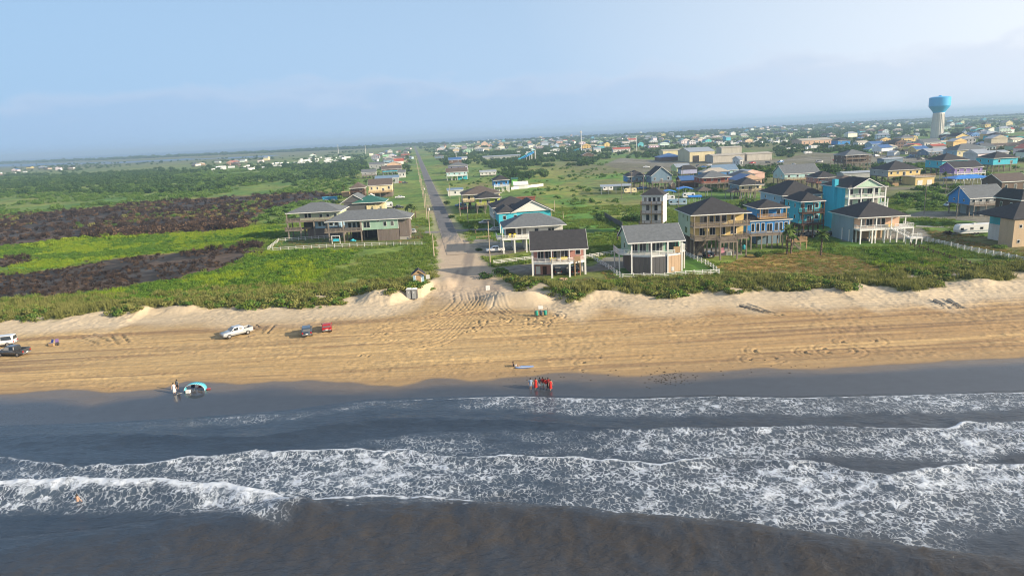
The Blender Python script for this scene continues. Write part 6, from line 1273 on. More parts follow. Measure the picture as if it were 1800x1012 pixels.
def shrub(label, px, py, r_, m=LM_GREEN, h_=1.0, seed=0, name='shrub', cat='shrub', n=420):
    x, y = G(px, py); t = thing(name, label, cat, (x, y, ground_h(x, y)-.05), 0, 'single shrubs and trees'); mb = MB(); mb.bar((0, 0, -.2), (0, .02, r_*h_*.8), .06*r_+.04, 0, .03*r_+.02, 6)
    for k in range(5): a = k*1.3+seed; mb.bar((0, 0, r_*h_*.25), (math.cos(a)*r_*.5, math.sin(a)*r_*.5, r_*h_*.8), .04*r_, 0, .015*r_, 5)
    mb.build('trunk', BARK, t); o = link(bpy.data.objects.new('crown', bush_mesh(500+seed, m, n, .13, 7, .8)), t); o.scale = (r_, r_, r_*h_)
for i, a in enumerate([('round dark clipped bush on the dry lawn', 1333, 452, 1.7, LM_DEEP, .9), ('leafy green tree behind the blue house', 1312, 365, 5.2, LM_DEEP, .8), ('pale green shrub beside the leafy tree', 1330, 366, 3.6, LM_GREEN, .8), ('bushy tree right of the grey stilt house', 1787, 356, 4.8, LM_GREEN, 1.1), ('shrub by the blue tarpaulin canopy', 1682, 334, 3.2, LM_GREEN, .9), ('dark tree by the lamp pole near aqua house', 1461, 303, 4.4, LM_DEEP, 1.0), ('dark bush left in the green back field', 1052, 384, 2.4, LM_DEEP, .9), ('big green bush beside narrow white house', 1110, 388, 4.2, LM_GREEN, .75), ('dark bush touching narrow white house', 1124, 390, 3.6, LM_DEEP, .85), ('bush at the mouth of the pink house drive', 880, 482, 2.6, LM_GREEN, .6), ('dark bush beside the sandy road edge', 857, 488, 2.4, LM_DEEP, .6), ('roadside bush right of road near lime house', 785, 360, 2.2, LM_DEEP, 1.0), ('dark tree left of field trees', 908, 313, 5.0, LM_DEEP, 1.2), ('middle dark tree of the field row', 930, 315, 5.4, LM_DEEP, 1.0), ('right dark tree of the field row', 957, 312, 5.6, LM_DEEP, 1.1), ('dark shrub at the left end of wood fence', 1056, 389, 2.2, LM_DEEP, .9), ('shrub in the green lot behind chimney house', 1590, 348, 3.6, LM_DEEP, .7), ('low tree in the green lot behind chimney house', 1612, 346, 3.8, LM_DEEP, .6), ('bush at the yard corner of tan block house', 1758, 437, 2.2, LM_GREEN, .45), ('dark brush pile left of the white trailer', 1668, 411, 2.0, LM_CHAR, .5), ('dark shrub on the road verge left of red truck', 795, 383, 2.2, LM_DEEP, .7), ('dark shrub before the sandy drive', 842, 440, 1.8, LM_DEEP, .5)]): shrub(*a, seed=i)
# ================================================================== VEHICLES
TYRE = mat('tyre_rubber', (.018, .018, .02), .85, .2); RIM = mat('alloy_rim', (.45, .45, .46), .35, .05, 1, .8); CARGLASS = glass('car_glass', (.012, .016, .02), .04); LAMPR = mat('tail_lamp', (.35, .01, .01), .3, .05); LAMPW = mat('head_lamp', (.75, .75, .7), .15, .02); CHROME = mat('bumper_grey', (.30, .30, .31), .35, .05, 1, .6)
def carpaint(name, c):
    m = mat('car_paint_'+name, c, .28, .04, 1.0, .15, .6); b = m.node_tree.nodes['Principled BSDF']; b.inputs['Coat Weight'].default_value = .6; b.inputs['Coat Roughness'].default_value = .06; return m
def slab(prof, W, inset=.07, top_in=0.0, z_belt=None):
    """side outline lofted across the width; edges rounded, sides leaning in above the belt"""
    mb = MB(); n = len(prof); cz = sum(p[1] for p in prof)/n; cx = sum(p[0] for p in prof)/n; secs = []
    def lean(z): return 0 if z_belt is None else max(0, z-z_belt)*top_in
    for y, k in ((-W/2, 1), (-W/2+inset, 0), (W/2-inset, 0), (W/2, 1)):
        o = len(mb.V); secs.append(o)
        for x, z in prof:
            l = lean(z)*(1 if y < 0 else -1); f = .955 if k else 1.0; mb.V.append((cx+(x-cx)*f, y+l, cz+(z-cz)*f))
    for a, b in zip(secs[:-1], secs[1:]):
        for i in range(n): mb.F.append((a+i, b+i, b+(i+1) % n, a+(i+1) % n)); mb.I.append(0)
    mb.F.append(tuple(secs[0]+i for i in range(n))); mb.F.append(tuple(secs[-1]+i for i in reversed(range(n)))); mb.I += [0, 0]; return mb
def vehicle(label, px, py, heading, kind, paint_, cat=None, group='parked cars and trucks', z=None):
    gz = 1.2
    for _ in range(2): x, y = G(px, py, gz); gz = ground_h(x, y)
    names = {'pickup': 'pickup_truck', 'suv': 'sport_utility_car', 'van': 'van', 'beetle': 'compact_car'}
    t = thing(names[kind], label, cat or {'pickup': 'pickup', 'suv': 'car', 'van': 'van', 'beetle': 'car'}[kind], (x, y, gz+.02), R(heading), group)
    if kind == 'pickup':
        W = 2.0; low = [(2.85,.50),(2.95,.75),(2.85,1.08),(1.35,1.22),(-1.0,1.22),(-1.0,.95),(-2.85,.95),(-2.92,.55),(-2.6,.42),(2.6,.40)]
        cab = [(1.45,1.18),(.65,1.86),(-.75,1.90),(-1.02,1.80),(-1.10,1.18)]; wb = (1.85, -1.75); cx = (.75, -.95); L_ = 2.9
    elif kind == 'suv':
        W = 1.9; low = [(2.35,.45),(2.42,.75),(2.3,1.0),(1.15,1.12),(-2.25,1.14),(-2.36,.8),(-2.3,.45),(0,.36)]
        cab = [(1.25,1.08),(.45,1.68),(-1.75,1.72),(-2.05,1.62),(-2.26,1.08)]; wb = (1.45, -1.4); cx = (.55, -2.0); L_ = 2.36
    elif kind == 'van':
        W = 2.05; low = [(2.65,.5),(2.7,.9),(2.3,1.2),(-2.6,1.25),(-2.7,.6),(0,.4)]
        cab = [(2.2,1.18),(1.45,2.05),(-2.4,2.12),(-2.62,2.0),(-2.66,1.18)]; wb = (1.7, -1.6); cx = (1.55, -2.45); L_ = 2.68
    else:
        W = 1.78; low = [(2.0,.42),(2.08,.62),(1.9,.88),(1.3,1.02),(-1.5,1.06),(-1.95,.85),(-2.05,.55),(-1.9,.4),(0,.34)]
        cab = [(1.15,.98),(.55,1.38),(-.1,1.50),(-.75,1.44),(-1.3,1.22),(-1.6,.98)]; wb = (1.25, -1.25); cx = (.6, -1.3); L_ = 2.05
    body = slab(low, W).build('body', paint_, t, True)
    zb = cab[0][1]; tin = .24; slab(cab, W-.12, .06, tin, zb).build('cabin', paint_, t)
    zt = max(p[1] for p in cab); hw = (W-.12)/2
    def pane(name, a, b, side=None):
        mb = MB(); off = .015
        if side is None:     # across the car between two profile points
            (x0, z0), (x1, z1) = a, b; dx, dz = x1-x0, z1-z0; n_ = Vector((-dz, 0, dx)).normalized(); n_ = n_ if n_.x*(x0-(-.3)) > 0 or abs(n_.x) < .1 else -n_
            p0 = (x0+dx*.12, z0+dz*.12); p1 = (x0+dx*.9, z0+dz*.9); w0 = hw-(p0[1]-zb)*tin-.12; w1 = hw-(p1[1]-zb)*tin-.12; o = n_*off
            mb.quad((p0[0]+o.x, -w0, p0[1]+o.z), (p0[0]+o.x, w0, p0[1]+o.z), (p1[0]+o.x, w1, p1[1]+o.z), (p1[0]+o.x, -w1, p1[1]+o.z))
        else:
            z0, z1 = zb+.06, zt-.14; y0 = (hw-.06*tin+off)*side; y1 = (hw-(z1-zb)*tin+off)*side
            mb.quad((a[0], y0, z0), (b[0], y0, z0), (b[1], y1, z1), (a[1], y1, z1))
        mb.build(name, CARGLASS, t)
    pane('windscreen', cab[0], cab[1]); pane('rear_window', cab[-1], cab[-2])
    f0, r0 = cab[0][0], cab[-1][0]; mid = (cx[0]+cx[1])/2-.05
    for s_ in (-1, 1): pane('side_window', (f0-.28, cx[0]-.12), (mid+.06, mid+.06), s_); pane('side_window', (mid-.06, mid-.06), (r0+.2, cx[1]+.22), s_)
    if kind == 'pickup':
        for s_ in (-1, 1): box(t, 'bed_side', paint_, -2.86, -1.02, s_*(W/2-.05)-.05, s_*(W/2-.05)+.05, .9, 1.3)
        tg = box(t, 'tailgate', paint_, -2.9, -2.8, -W/2+.1, W/2-.1, .9, 1.3); box(t, 'bed_liner', TYRE, -2.78, -1.03, -W/2+.12, W/2-.12, .95, .97)
    for s_ in (-1, 1):
        for xx in wb:
            r_ = .40 if kind in ('pickup', 'van') else .35; mb = MB(); mb.bar((xx, s_*(W/2-.22), r_), (xx, s_*(W/2+.03), r_), r_, 0, r_, 18); ty = mb.build('wheel', TYRE, t); mb = MB(); mb.bar((xx, s_*(W/2+.0), r_), (xx, s_*(W/2+.045), r_), r_*.62, 0, r_*.6, 14); mb.build('rim', RIM, ty)
        box(t, 'headlight', LAMPW, L_-.13, L_-.02, s_*(W/2-.35)-.2, s_*(W/2-.35)+.2, .72, .90); box(t, 'tail_light', LAMPR, -L_-.01, -L_+.1, s_*(W/2-.18)-.12, s_*(W/2-.18)+.12, .75, 1.05)
        box(t, 'mirror', paint_, f0-.45, f0-.3, s_*(hw+.13)-.09, s_*(hw+.13)+.09, zb+.08, zb+.26)
    box(t, 'front_bumper', CHROME, L_-.06, L_+.06, -W/2+.1, W/2-.1, .45, .65); box(t, 'rear_bumper', CHROME, -L_-.07, -L_+.05, -W/2+.1, W/2-.1, .45, .65); box(t, 'number_plate', WHITE, -L_-.085, -L_-.06, -.22, .22, .62, .76)
    return t
SILV = carpaint('silver', (.46, .48, .50)); GUN = carpaint('gunmetal', (.055, .06, .068)); NAVY = carpaint('dark_blue', (.035, .055, .085)); REDP = carpaint('red', (.42, .025, .02)); WHP = carpaint('white', (.72, .73, .74)); BLK = carpaint('black', (.015, .016, .018)); BLP = carpaint('blue', (.05, .16, .38)); PBL = carpaint('pale_blue', (.34, .44, .55))
vehicle('silver pickup parked at an angle on the pale upper beach', 417, 590, 224, 'pickup', SILV); vehicle('dark blue sport utility car parked left of the red car', 540, 587, 106, 'suv', NAVY); vehicle('small red car parked at the foot of the sand bank', 575, 580, 104, 'beetle', REDP)
vehicle('dark grey pickup at the left edge of the beach', 24, 624, 172, 'pickup', GUN); vehicle('white and blue van behind the dark grey pickup', 2, 609, 192, 'van', WHP)
vehicle('white pickup on the drive beside the white stilt house', 871, 443, 184, 'pickup', WHP); vehicle('silver car under trees left of turquoise house', 852, 394, 190, 'suv', SILV); vehicle('white car nosing out beside the turquoise house', 868, 407, 186, 'suv', SILV); vehicle('blue pickup parked under the cream house', 810, 363, 178, 'pickup', BLP); vehicle('red car parked beside the blue pickup', 815, 369, 178, 'suv', REDP)
vehicle('silver car on the drive beside the seafoam long house', 721, 411, 184, 'suv', SILV); vehicle('white car behind the seafoam long house', 714, 388, 10, 'suv', WHP); vehicle('white pickup beside the tan timber deck', 703, 349, 8, 'pickup', WHP); vehicle('black pickup hitched beside the white camper', 700, 367, 8, 'pickup', BLK); vehicle('dark car parked before the long low shed', 712, 323, 10, 'suv', GUN); vehicle('red car parked next to the dark one by the long low shed', 701, 322, 10, 'suv', REDP)
vehicle('dark car parked in the middle bay under pink brick house', 980, 481, 92, 'suv', BLK); vehicle('dark pickup parked in the right bay under pink brick house', 1010, 480, 90, 'pickup', BLK)
vehicle('black car parked under the teal house, left one', 1420, 417, 170, 'suv', BLK); vehicle('black car parked under the teal house, right one', 1448, 415, 170, 'suv', BLK); vehicle('dark car in the shade under the yellow house', 1245, 452, 95, 'suv', GUN); vehicle('white car parked under the big yellow house garage', 1634, 323, 92, 'suv', WHP)
vehicle('pale truck parked below the grey stilt house', 1672, 364, 180, 'van', PBL); vehicle('dark car under the grey stilt house', 1748, 369, 100, 'suv', BLK); vehicle('white truck crossing the far parking lot', 1136, 295.5, 0, 'pickup', WHP); vehicle('blue pickup by the slate gabled house', 1128, 333, 180, 'pickup', BLP)
cols = [('white', WHP), ('black', BLK), ('silver', SILV), ('red', REDP), ('grey', GUN), ('blue', BLP)]; rv_ = random.Random(9)
for k, (px, py) in enumerate([(1183,294),(1196,296),(1208,293),(1214,298),(1226,293),(1236,295),(1246,292),(1222,299),(1300,289),(1322,288),(1350,287),(1372,286),(1395,291)]):
    cn, cp = cols[k % 6]; side = ['at the left end', 'second from the left', 'third from the left', 'fourth from the left', 'fifth from the left', 'sixth from the left', 'seventh from the left', 'a step nearer than the row'][k] if k < 8 else ['at the left end', 'second from left', 'in the middle', 'second from right', 'at the right end'][k-8]
    vehicle(f'{cn} {"pickup" if k % 2 else "car"} {side} of those outside the {"cream warehouse" if k < 8 else "tan warehouses"}', px, py, rv_.choice([0, 90, 180, 200]), 'pickup' if k % 2 else 'suv', cp, group='vehicles outside the warehouses')
for k, (px, py) in enumerate([(1541,276),(1560,279),(1580,282),(1600,277),(1618,281),(1470,283),(1440,286)]):
    cn, cp = cols[(k*5+2) % 6]; vehicle(f'{cn} truck {["by the brown piled house", "right of the brown piled house", "among trucks before the water tower", "beside the silver roofed shed", "nearest the golden yellow house roof", "left of brown piled house", "far left in the gravel lot"][k]}', px, py, rv_.choice([0, 180, 20]), 'pickup' if k % 2 else 'van', cp, group='trucks in the gravel lot')
# ------------------------------------------------------------------ campers and trailers
def camper(label, px, py, heading, L_, hgt=2.9, m=None, cat='camper', stripe=None, group='campers and trailers'):
    m = m or paint('camper_white', (.70, .71, .72), .06, .4); gz = 1.5; x, y = G(px, py); gz = ground_h(x, y); t = thing('camper_trailer', label, cat, (x, y, gz), R(heading), group); W = 2.4; h2 = L_/2
    prof = [(h2-.7, .55), (h2-.15, .9), (h2, 1.6), (h2-.25, hgt-.35), (h2-.8, hgt), (-h2+.3, hgt), (-h2, hgt-.3), (-h2, .6), (-h2+.4, .5)]; slab(prof, W, .08).build('body', m, t)
    for s_ in (-1, 1):
        for k in range(max(2, int(L_/2.4))):
            u = -h2+1.1+k*(L_-2.2)/max(1, int(L_/2.4)-1); f = box(t, 'window', GREY, u-.5, u+.5, s_*W/2-.03, s_*W/2+.03, 1.55, 2.3); sub_box(f, 'pane', CARGLASS, u-.42, u+.42, s_*W/2-.05, s_*W/2+.05, 1.62, 2.23)
        if stripe: box(t, 'stripe', stripe, -h2+.2, h2-.5, s_*W/2-.02, s_*W/2+.02, 1.0, 1.3)
        for xx in (-.5, .5): mb = MB(); mb.bar((xx, s_*(W/2-.25), .36), (xx, s_*(W/2+.02), .36), .36, 0, .36, 14); mb.build('wheel', TYRE, t)
    box(t, 'roof_vent', OFFW, -.4, .4, -.35, .35, hgt-.02, hgt+.25); mb = MB(); mb.bar((h2-.5, .5, .5), (h2+1.1, 0, .5), .06); mb.bar((h2-.5, -.5, .5), (h2+1.1, 0, .5), .06); mb.build('hitch', CHROME, t); box(t, 'jack', CHROME, h2+.9, h2+1.02, -.06, .06, 0, .6)
camper('long pale trailer with rounded ends beside the tan block house', 1711, 411, 182, 11, 3.1, stripe=GREYBLUE); camper('white camper with dark stripe behind the green roof', 677, 366, 8, 8.5, 3.2, stripe=DARK); camper('blue and white camper parked behind the narrow white house', 1191, 362, 170, 8, 3.0, PALEB, stripe=WHITE)
camper('white camper under the blue carport canopy', 1210, 349, 175, 6, 2.7); camper('white camper under the left blue canopy', 1176, 353, 175, 5, 2.6); camper('large motorhome left of pair behind cream house', 1306, 317, 178, 10, 3.4, stripe=DARK); camper('large motorhome right of pair behind cream house', 1326, 317, 178, 9, 3.4, stripe=DARK); camper('cream camper parked in the metal carport', 1107, 340, 182, 7, 2.8, CREAM)
camper('white camper inside the left end of the carport', 1068, 336, 182, 6, 2.6); camper('white camper truck behind the grey stilt house', 1690, 363, 0, 7, 3.0)
camper('small white trailer right of brown piled house', 1543, 271, 0, 7, 2.8); camper('white trailer alone on the left edge of gravel lot', 1420, 271, 0, 8, 2.8)
rt = random.Random(4); tc_ = bpy.data.materials.get('camper_white'); mb = MB(); prof = [(4.0,.5),(4.3,1.4),(3.9,3.0),(-4.2,3.1),(-4.3,.5)]
park = slab(prof, 2.5, .1).mesh('park_trailer', paint('camper_white', (.70, .71, .72)))
def park_rows(zone, n, phrase, seed):
    r = random.Random(seed); got = 0; xs = [p[0] for p in zone]; ys = [p[1] for p in zone]; tries = 0
    while got < n and tries < 2000:
        tries += 1; px, py = r.uniform(min(xs), max(xs)), r.uniform(min(ys), max(ys))
        if not inpoly(np.array([px]), np.array([py]), zone)[0]: continue
        x, y = G(px, py)
        if any((x-a)**2+(y-b)**2 < (q+4)**2 for a, b, q in taken): continue
        o = link(bpy.data.objects.new('park_trailer', park)); o.location = (x, y, ground_h(x, y)-.3); o.rotation_euler = (0, 0, R(r.choice([0, 10, 60, 90]))); s = r.uniform(.9, 1.5); o.scale = (s, 1, s*.95); taken.append((x, y, 5)); got += 1
        tag(o, f'white trailer {phrase}', 'trailer', f'trailers {phrase}')
park_rows([(440,294),(560,278),(620,274),(600,286),(520,293),(440,300)], 46, 'in the far left trailer park', 1); park_rows([(340,300),(440,292),(440,297),(340,303)], 8, 'at the left end of the trailer park', 2); park_rows([(1210,252),(1380,246),(1380,252),(1210,257)], 34, 'in the white row behind the warehouses', 3); park_rows([(900,268),(1000,262),(1000,272),(930,276)], 18, 'beyond the water slide', 5); park_rows([(0,306),(60,300),(60,304),(0,310)], 5, 'on the far left margin', 6)
park_rows([(1380,262),(1480,256),(1480,260),(1380,266)], 8, 'left of the brown piled house', 8)

# ================================================================== BEACH THINGS
def spot(px, py):
    z = .8
    for _ in range(3): x, y = G(px, py, z); z = ground_h(x, y)
    return (x, y, z)
t = thing('portable_toilet', 'pair of dark grey portable toilets with white roofs on sand', 'portable toilet', spot(725, 528), R(-8))
for x in (-.62, .62):
    box(t, 'cabin', BATTEN, x-.57, x+.57, -.57, .57, 0, 2.15); box(t, 'door', GREY, x-.45, x+.45, -.6, -.56, .1, 1.95); box(t, 'door_sign', WHITE, x-.12, x+.12, -.62, -.59, 1.4, 1.65); mb = MB(); mb.hexa([(x-.62,-.62,2.15),(x+.62,-.62,2.15),(x+.62,.62,2.15),(x-.62,.62,2.15),(x-.4,-.4,2.4),(x+.4,-.4,2.4),(x+.4,.4,2.4),(x-.4,.4,2.4)]); mb.build('roof', WHITE, t)
t = thing('beach_kiosk', 'little blue wooden booth with tan door and dark gable roof', 'booth', spot(738, 515), R(8)); h = House.__new__(House); h.t = t; h.s = .12
h.wall(PALEB, -1.25, 1.25, 0, 2.2, -.1, 2.3); h.box('door', WOODT, -.55, .5, -.08, .02, 0, 2.05); h.box('trim', WHITE, -.75, -.57, -.06, .02, 0, 2.2); h.box('trim', WHITE, .52, .70, -.06, .02, 0, 2.2); h.gable(R_DARK, -1.3, 1.3, -.3, 2.4, 2.3, 1.0, 'y', .3, .3, WOODT, fas=WOODT)
def sign(label, px, py, hgt=1.6, w=.9):
    t = thing('notice_sign', label, 'sign', spot(px, py), R(5), 'white notice signs by the beach access'); box(t, 'post', PILE, -.06, .06, -.06, .06, -.3, hgt); box(t, 'board', WHITE, -w/2, w/2, -.1, -.065, hgt-.8, hgt+.2)
    for k in range(3): box(t, 'text_line', GREY, -w*.38, w*.38, -.108, -.099, hgt-.55+.25*k, hgt-.48+.25*k)
sign('white notice sign left of the sandy road beside the booth', 753, 500); sign('white notice sign right of the sandy road under the scrub', 858, 517, 1.8)
t = thing('barrel_rack', 'wooden rack holding green rubbish barrels with white sign on top', 'barrel rack', spot(951, 556), R(2))
for x in (-1.3, 1.3): box(t, 'post', WOOD, x-.06, x+.06, -.06, .06, -.2, 1.7)
box(t, 'crossbar', WOOD, -1.3, 1.3, -.05, .05, 1.0, 1.12); gb = mat('green_barrel', (.02, .27, .20), .45, .1)
for x, m_ in ((-.85, gb), (0, NAVY), (.85, gb)): mb = MB(); mb.lathe([(.28, .3), (.32, .5), (.30, .75), (.32, 1.0), (.30, 1.2)], 16, 0, (x, -.1)); mb.build('barrel', m_, t, True)
box(t, 'sign_board', WHITE, -.45, .45, -.05, 0, 1.5, 2.2); box(t, 'sign_post', WOOD, -.05, .05, -.0, .06, 1.0, 2.3)
# sun shelter
sc_ = mat('turquoise_tent_cloth', (.12, .55, .68), .7, .1, 1.0)
t = thing('sun_shelter', 'turquoise arched beach shelter standing on the wet sand line', 'sun shelter', spot(343, 687), R(4), None); t.scale = (.88, .88, .88)
mb = MB(); n = 14
for i in range(n):
    a0, a1 = math.pi*i/n, math.pi*(i+1)/n
    def P_(a, y): return (1.75*math.cos(a), y, 1.35*math.sin(a)**.7 if math.sin(a) > 0 else 0)
    mb.quad(P_(a0, -.3), P_(a1, -.3), P_(a1, .9), P_(a0, .9))
o = mb.build('canopy', sc_, t, True); md = o.modifiers.new('thickness', 'SOLIDIFY'); md.thickness = .03
mb = MB(); pp = [(1.77*math.cos(math.pi*i/n), -.32, 1.37*max(0, math.sin(math.pi*i/n))**.7) for i in range(n+1)]; [mb.bar(a, b, .03) for a, b in zip(pp[:-1], pp[1:])]; mb.build('pole', OFFW, t)
for s_ in (-1, 1): mb = MB(); mb.bar((1.95*s_, -.3, .02), (2.7*s_, -.9, .02), .02); mb.build('guy_line', OFFW, t)
def chair(label, loc, rz, m, group='folding beach chairs'):
    t = thing('folding_chair', label, 'chair', loc, rz, group)
    mb = MB(); mb.hexa([(-.28,-.28,.38),(.28,-.28,.38),(.28,.2,.34),(-.28,.2,.34),(-.28,-.28,.42),(.28,-.28,.42),(.28,.2,.38),(-.28,.2,.38)]); mb.build('seat', m, t)
    mb = MB(); mb.hexa([(-.28,.18,.36),(.28,.18,.36),(.28,.24,.36),(-.28,.24,.36),(-.28,.42,.95),(.28,.42,.95),(.28,.47,.95),(-.28,.47,.95)]); mb.build('backrest', m, t)
    for x in (-.26, .26):
        for y0, y1 in ((-.26, .22), (.2, -.22)): mb = MB(); mb.bar((x, y0, .4), (x, y1, 0), .025); mb.build('leg', CHROME, t)
CN = mat('navy_canvas', (.015, .02, .06), .8); CR = mat('maroon_canvas', (.20, .02, .03), .8); bsp = spot(343, 687)
chair('navy folding chair inside the turquoise shelter', (bsp[0]-.55, bsp[1]+.5, bsp[2]+.02), R(10), CN); chair('maroon folding chair inside the turquoise shelter', (bsp[0]+.5, bsp[1]+.5, bsp[2]+.02), R(-8), CR)
def tag1(o, label, cat, loc, rz=0): o.location = loc; o.rotation_euler = (0, 0, rz); return tag(o, label, cat)
mb = MB(); mb.box(-.3, .3, -.2, .2, 0, .38); mb.box(-.32, .32, -.22, .22, .385, .45); tag1(mb.build('cool_box', WHITE), 'white cool box on the sand before the shelter', 'cool box', spot(331, 690)); 
mb = MB(); mb.lathe([(.05, 0), (.35, .03), (.42, .12), (.1, .2)], 12); tag1(mb.build('beach_bag', REDP), 'red and white bag lying right of the shelter', 'bag', spot(366, 684))
# gear by the dark pickup
b0 = spot(95, 606); chair('blue folding chair left in the pile of beach gear', (b0[0]-.5, b0[1], b0[2]), R(-20), mat('blue_canvas', (.04, .08, .30), .8)); chair('purple folding chair right in the pile of beach gear', (b0[0]+.5, b0[1]+.2, b0[2]), R(25), mat('purple_canvas', (.16, .10, .25), .8))
mb = MB(); mb.box(-.45, .45, -.25, .25, .02, .4); mb.box(-.47, .47, -.27, .27, .405, .48); tag1(mb.build('cool_box', WOODT), 'tan cool box before the folding chairs', 'cool box', (b0[0]+.1, b0[1]-.8, b0[2])); mb = MB(); mb.lathe([(.2, 0), (.24, .5), (.1, .62)], 12); tag1(mb.build('beach_bag', DARK), 'small dark bag right of the folding chairs', 'bag', (b0[0]+1.2, b0[1]-.6, b0[2]))
# driftwood
DW = mat('driftwood', (.19, .15, .12), .95, .25, 2.0)
def log(label, p, q, r_=.13):
    a = spot(*p); b = spot(*q); mb = MB(); d = Vector(b)-Vector(a); pr = Vector((0, 0, r_*.6))
    for k in range(5): mb.bar(pr+d*k/5, pr+d*(k+1)/5+Vector((0, 0, .02*math.sin(k*2))), r_*(1-.12*k), 0, r_*(1-.12*(k+1)), 7)
    mb.bar(pr+d*.5, pr+d*.7+Vector((.3, .2, .25)), r_*.4, 0, r_*.15, 5); o = mb.build('driftwood_log', DW, None, True); o.location = a; tag(o, label, 'driftwood', 'driftwood on the upper beach')
log('short dark log lying right of the silver pickup', (437, 592), (450, 590), .14); log('thin driftwood stick behind the silver pickup', (452, 572), (460, 579), .09); log('pale driftwood stick between pickup and dark blue car', (474, 585), (487, 570), .08); log('driftwood stick left of red car', (463, 582), (472, 572), .08)
log('dark bleached branch on the right upper beach', (1640, 529), (1662, 539), .12); log('dark crossed branch beside the bleached one', (1664, 528), (1688, 541), .11); log('long dark branch below the dune on the right', (1300, 538), (1352, 551), .12)
# wrack line: stranded weed scraps
r = random.Random(8); mb = MB()
for k in range(150):
    px = r.gauss(1175, 22) if k % 3 else r.uniform(850, 1450); py = (665+r.gauss(0, 7)-(px-1175)*.05) if k % 3 else 662-(px-900)*.03+r.gauss(0, 6); p = Vector(spot(px, py)); s = r.uniform(.04, .13)
    for q in range(3): a = r.uniform(0, 6.28); d = Vector((math.cos(a)*s, math.sin(a)*s*.7, 0)); mb.hexa([p-d*1.2, p+d.cross(Vector((0,0,1)))*.4, p+d*1.2, p-d.cross(Vector((0,0,1)))*.4]+[v+Vector((0,0,.05)) for v in (p-d, p+d.cross(Vector((0,0,1)))*.3, p+d, p-d.cross(Vector((0,0,1)))*.3)])
tag(mb.build('wrack_line', mat('seaweed', (.035, .03, .02), .8)), 'scraps of dark stranded weed along the tide line', 'seaweed', kind='stuff')
# fire pit and garden bits at the front houses
def at_house(t, x, y, z): return tuple(t.matrix_world @ Vector((x, y, z))) if False else (t.location.x+x*math.cos(t.rotation_euler.z)-y*math.sin(t.rotation_euler.z), t.location.y+x*math.sin(t.rotation_euler.z)+y*math.cos(t.rotation_euler.z), t.location.z+z)
for x, lab in ((-6.9, 'left yellow chair on the deck of the white stilt house'), (-5.4, 'right yellow chair on the deck of the white stilt house')):
    t = thing('garden_chair', lab, 'chair', at_house(chairs_at.t, x, 2.0, 4.5), R(-10), 'yellow deck chairs'); ym = mat('yellow_plastic', (.75, .62, .03), .5, .05)
    mb = MB(); mb.hexa([(-.4,-.45,.42),(.4,-.45,.42),(.35,.35,.3),(-.35,.35,.3),(-.4,-.45,.47),(.4,-.45,.47),(.35,.35,.35),(-.35,.35,.35)]); mb.build('seat', ym, t); mb = MB(); mb.hexa([(-.38,.3,.3),(.38,.3,.3),(.38,.36,.3),(-.38,.36,.3),(-.4,.75,1.25),(.4,.75,1.25),(.4,.8,1.25),(-.4,.8,1.25)]); mb.build('backrest', ym, t)
    for q in (-.36, .36): box(t, 'armrest', ym, q-.07, q+.07, -.5, .4, .62, .67); box(t, 'leg', ym, q-.05, q+.05, -.48, -.38, 0, .62); box(t, 'leg', ym, q-.05, q+.05, .3, .4, 0, .62)
for x, lab in ((-1.6, 'left yellow bench on the deck of pink brick house'), (1.2, 'right yellow bench on the deck of pink brick house')):
    t = thing('deck_bench', lab, 'bench', at_house(pinkT, x, 1.6, 3.86), 0, 'yellow deck benches'); box(t, 'seat', WOODT, -.8, .8, -.25, .25, .4, .47); box(t, 'backrest', ym, -.8, .8, .25, .31, .45, 1.0); [box(t, 'leg', WOODT, q-.04, q+.04, -.2, .2, 0, .4) for q in (-.7, .7)]
fp = at_house(pinkT, .6, -2.5, 0); t = thing('fire_pit', 'low ring of tan stones on grass before the pink house', 'fire pit', (fp[0], fp[1], ground_h(fp[0], fp[1])))
for k in range(12): a = k*math.pi/6; box(t, 'stone', BATTENT, math.cos(a)*.8-.18, math.cos(a)*.8+.18, math.sin(a)*.8-.15, math.sin(a)*.8+.15, -.05, .32, a)
for k, (x, y, m_) in enumerate([(1205+1, 463, WHITE), (1270, 447, PINK), (1281, 449, WHITE)]):
    p = spot(x, y)
    if k == 1: mb = MB(); mb.hexa([(-.6,0,.3),(.6,0,.5),(.6,.1,.5),(-.6,.1,.3),(-.7,.1,1.6),(.4,.2,1.9),(.4,.3,1.9),(-.7,.2,1.6)]); tag1(mb.build('beach_towel', mat('pink_towel', (.6, .28, .36), .9)), 'pink towel hung under the yellow house', 'towel', p)
    if k == 2: mb = MB(); mb.box(-.7, .7, -.4, .4, .1, .9); mb.box(-.72, .72, -.42, .42, .905, 1.0); tag1(mb.build('utility_box', WHITE), 'white chest freezer under the yellow house deck', 'box', p)
mb = MB(); mb.lathe([(.5, 0), (.55, .1), (.5, 1.0), (.1, 1.3)], 14); tag1(mb.build('covered_grill', TEAL, None, True), 'teal covered grill on grass between yellow and blue houses', 'grill', spot(1308, 438))
mb = MB(); mb.box(-1.6, 1.6, -.6, .6, 0, .9); mb.box(-1.5, 1.5, -.55, .55, .905, 1.5); tag1(mb.build('timber_stack', WOODT), 'orange tan timber crate before the golden yellow house', 'crate', spot(1573, 327))
mb = MB(); [mb.bar((-.8+.3*k, -.3, .1), (-.3+.3*k, .4, .5+.3*math.sin(k)), .35, 0, .1, 6) for k in range(6)]; tag1(mb.build('blue_tarpaulin', TURQ), 'crumpled turquoise tarpaulin in the middle bay of seafoam long house', 'tarpaulin', spot(620, 424))
t = thing('beach_board', 'blue and white surfboard lying on the sand beside a sitter', 'surfboard', spot(922, 646), R(3)); bm = mat('blue_board', (.12, .25, .58), .4, .1)
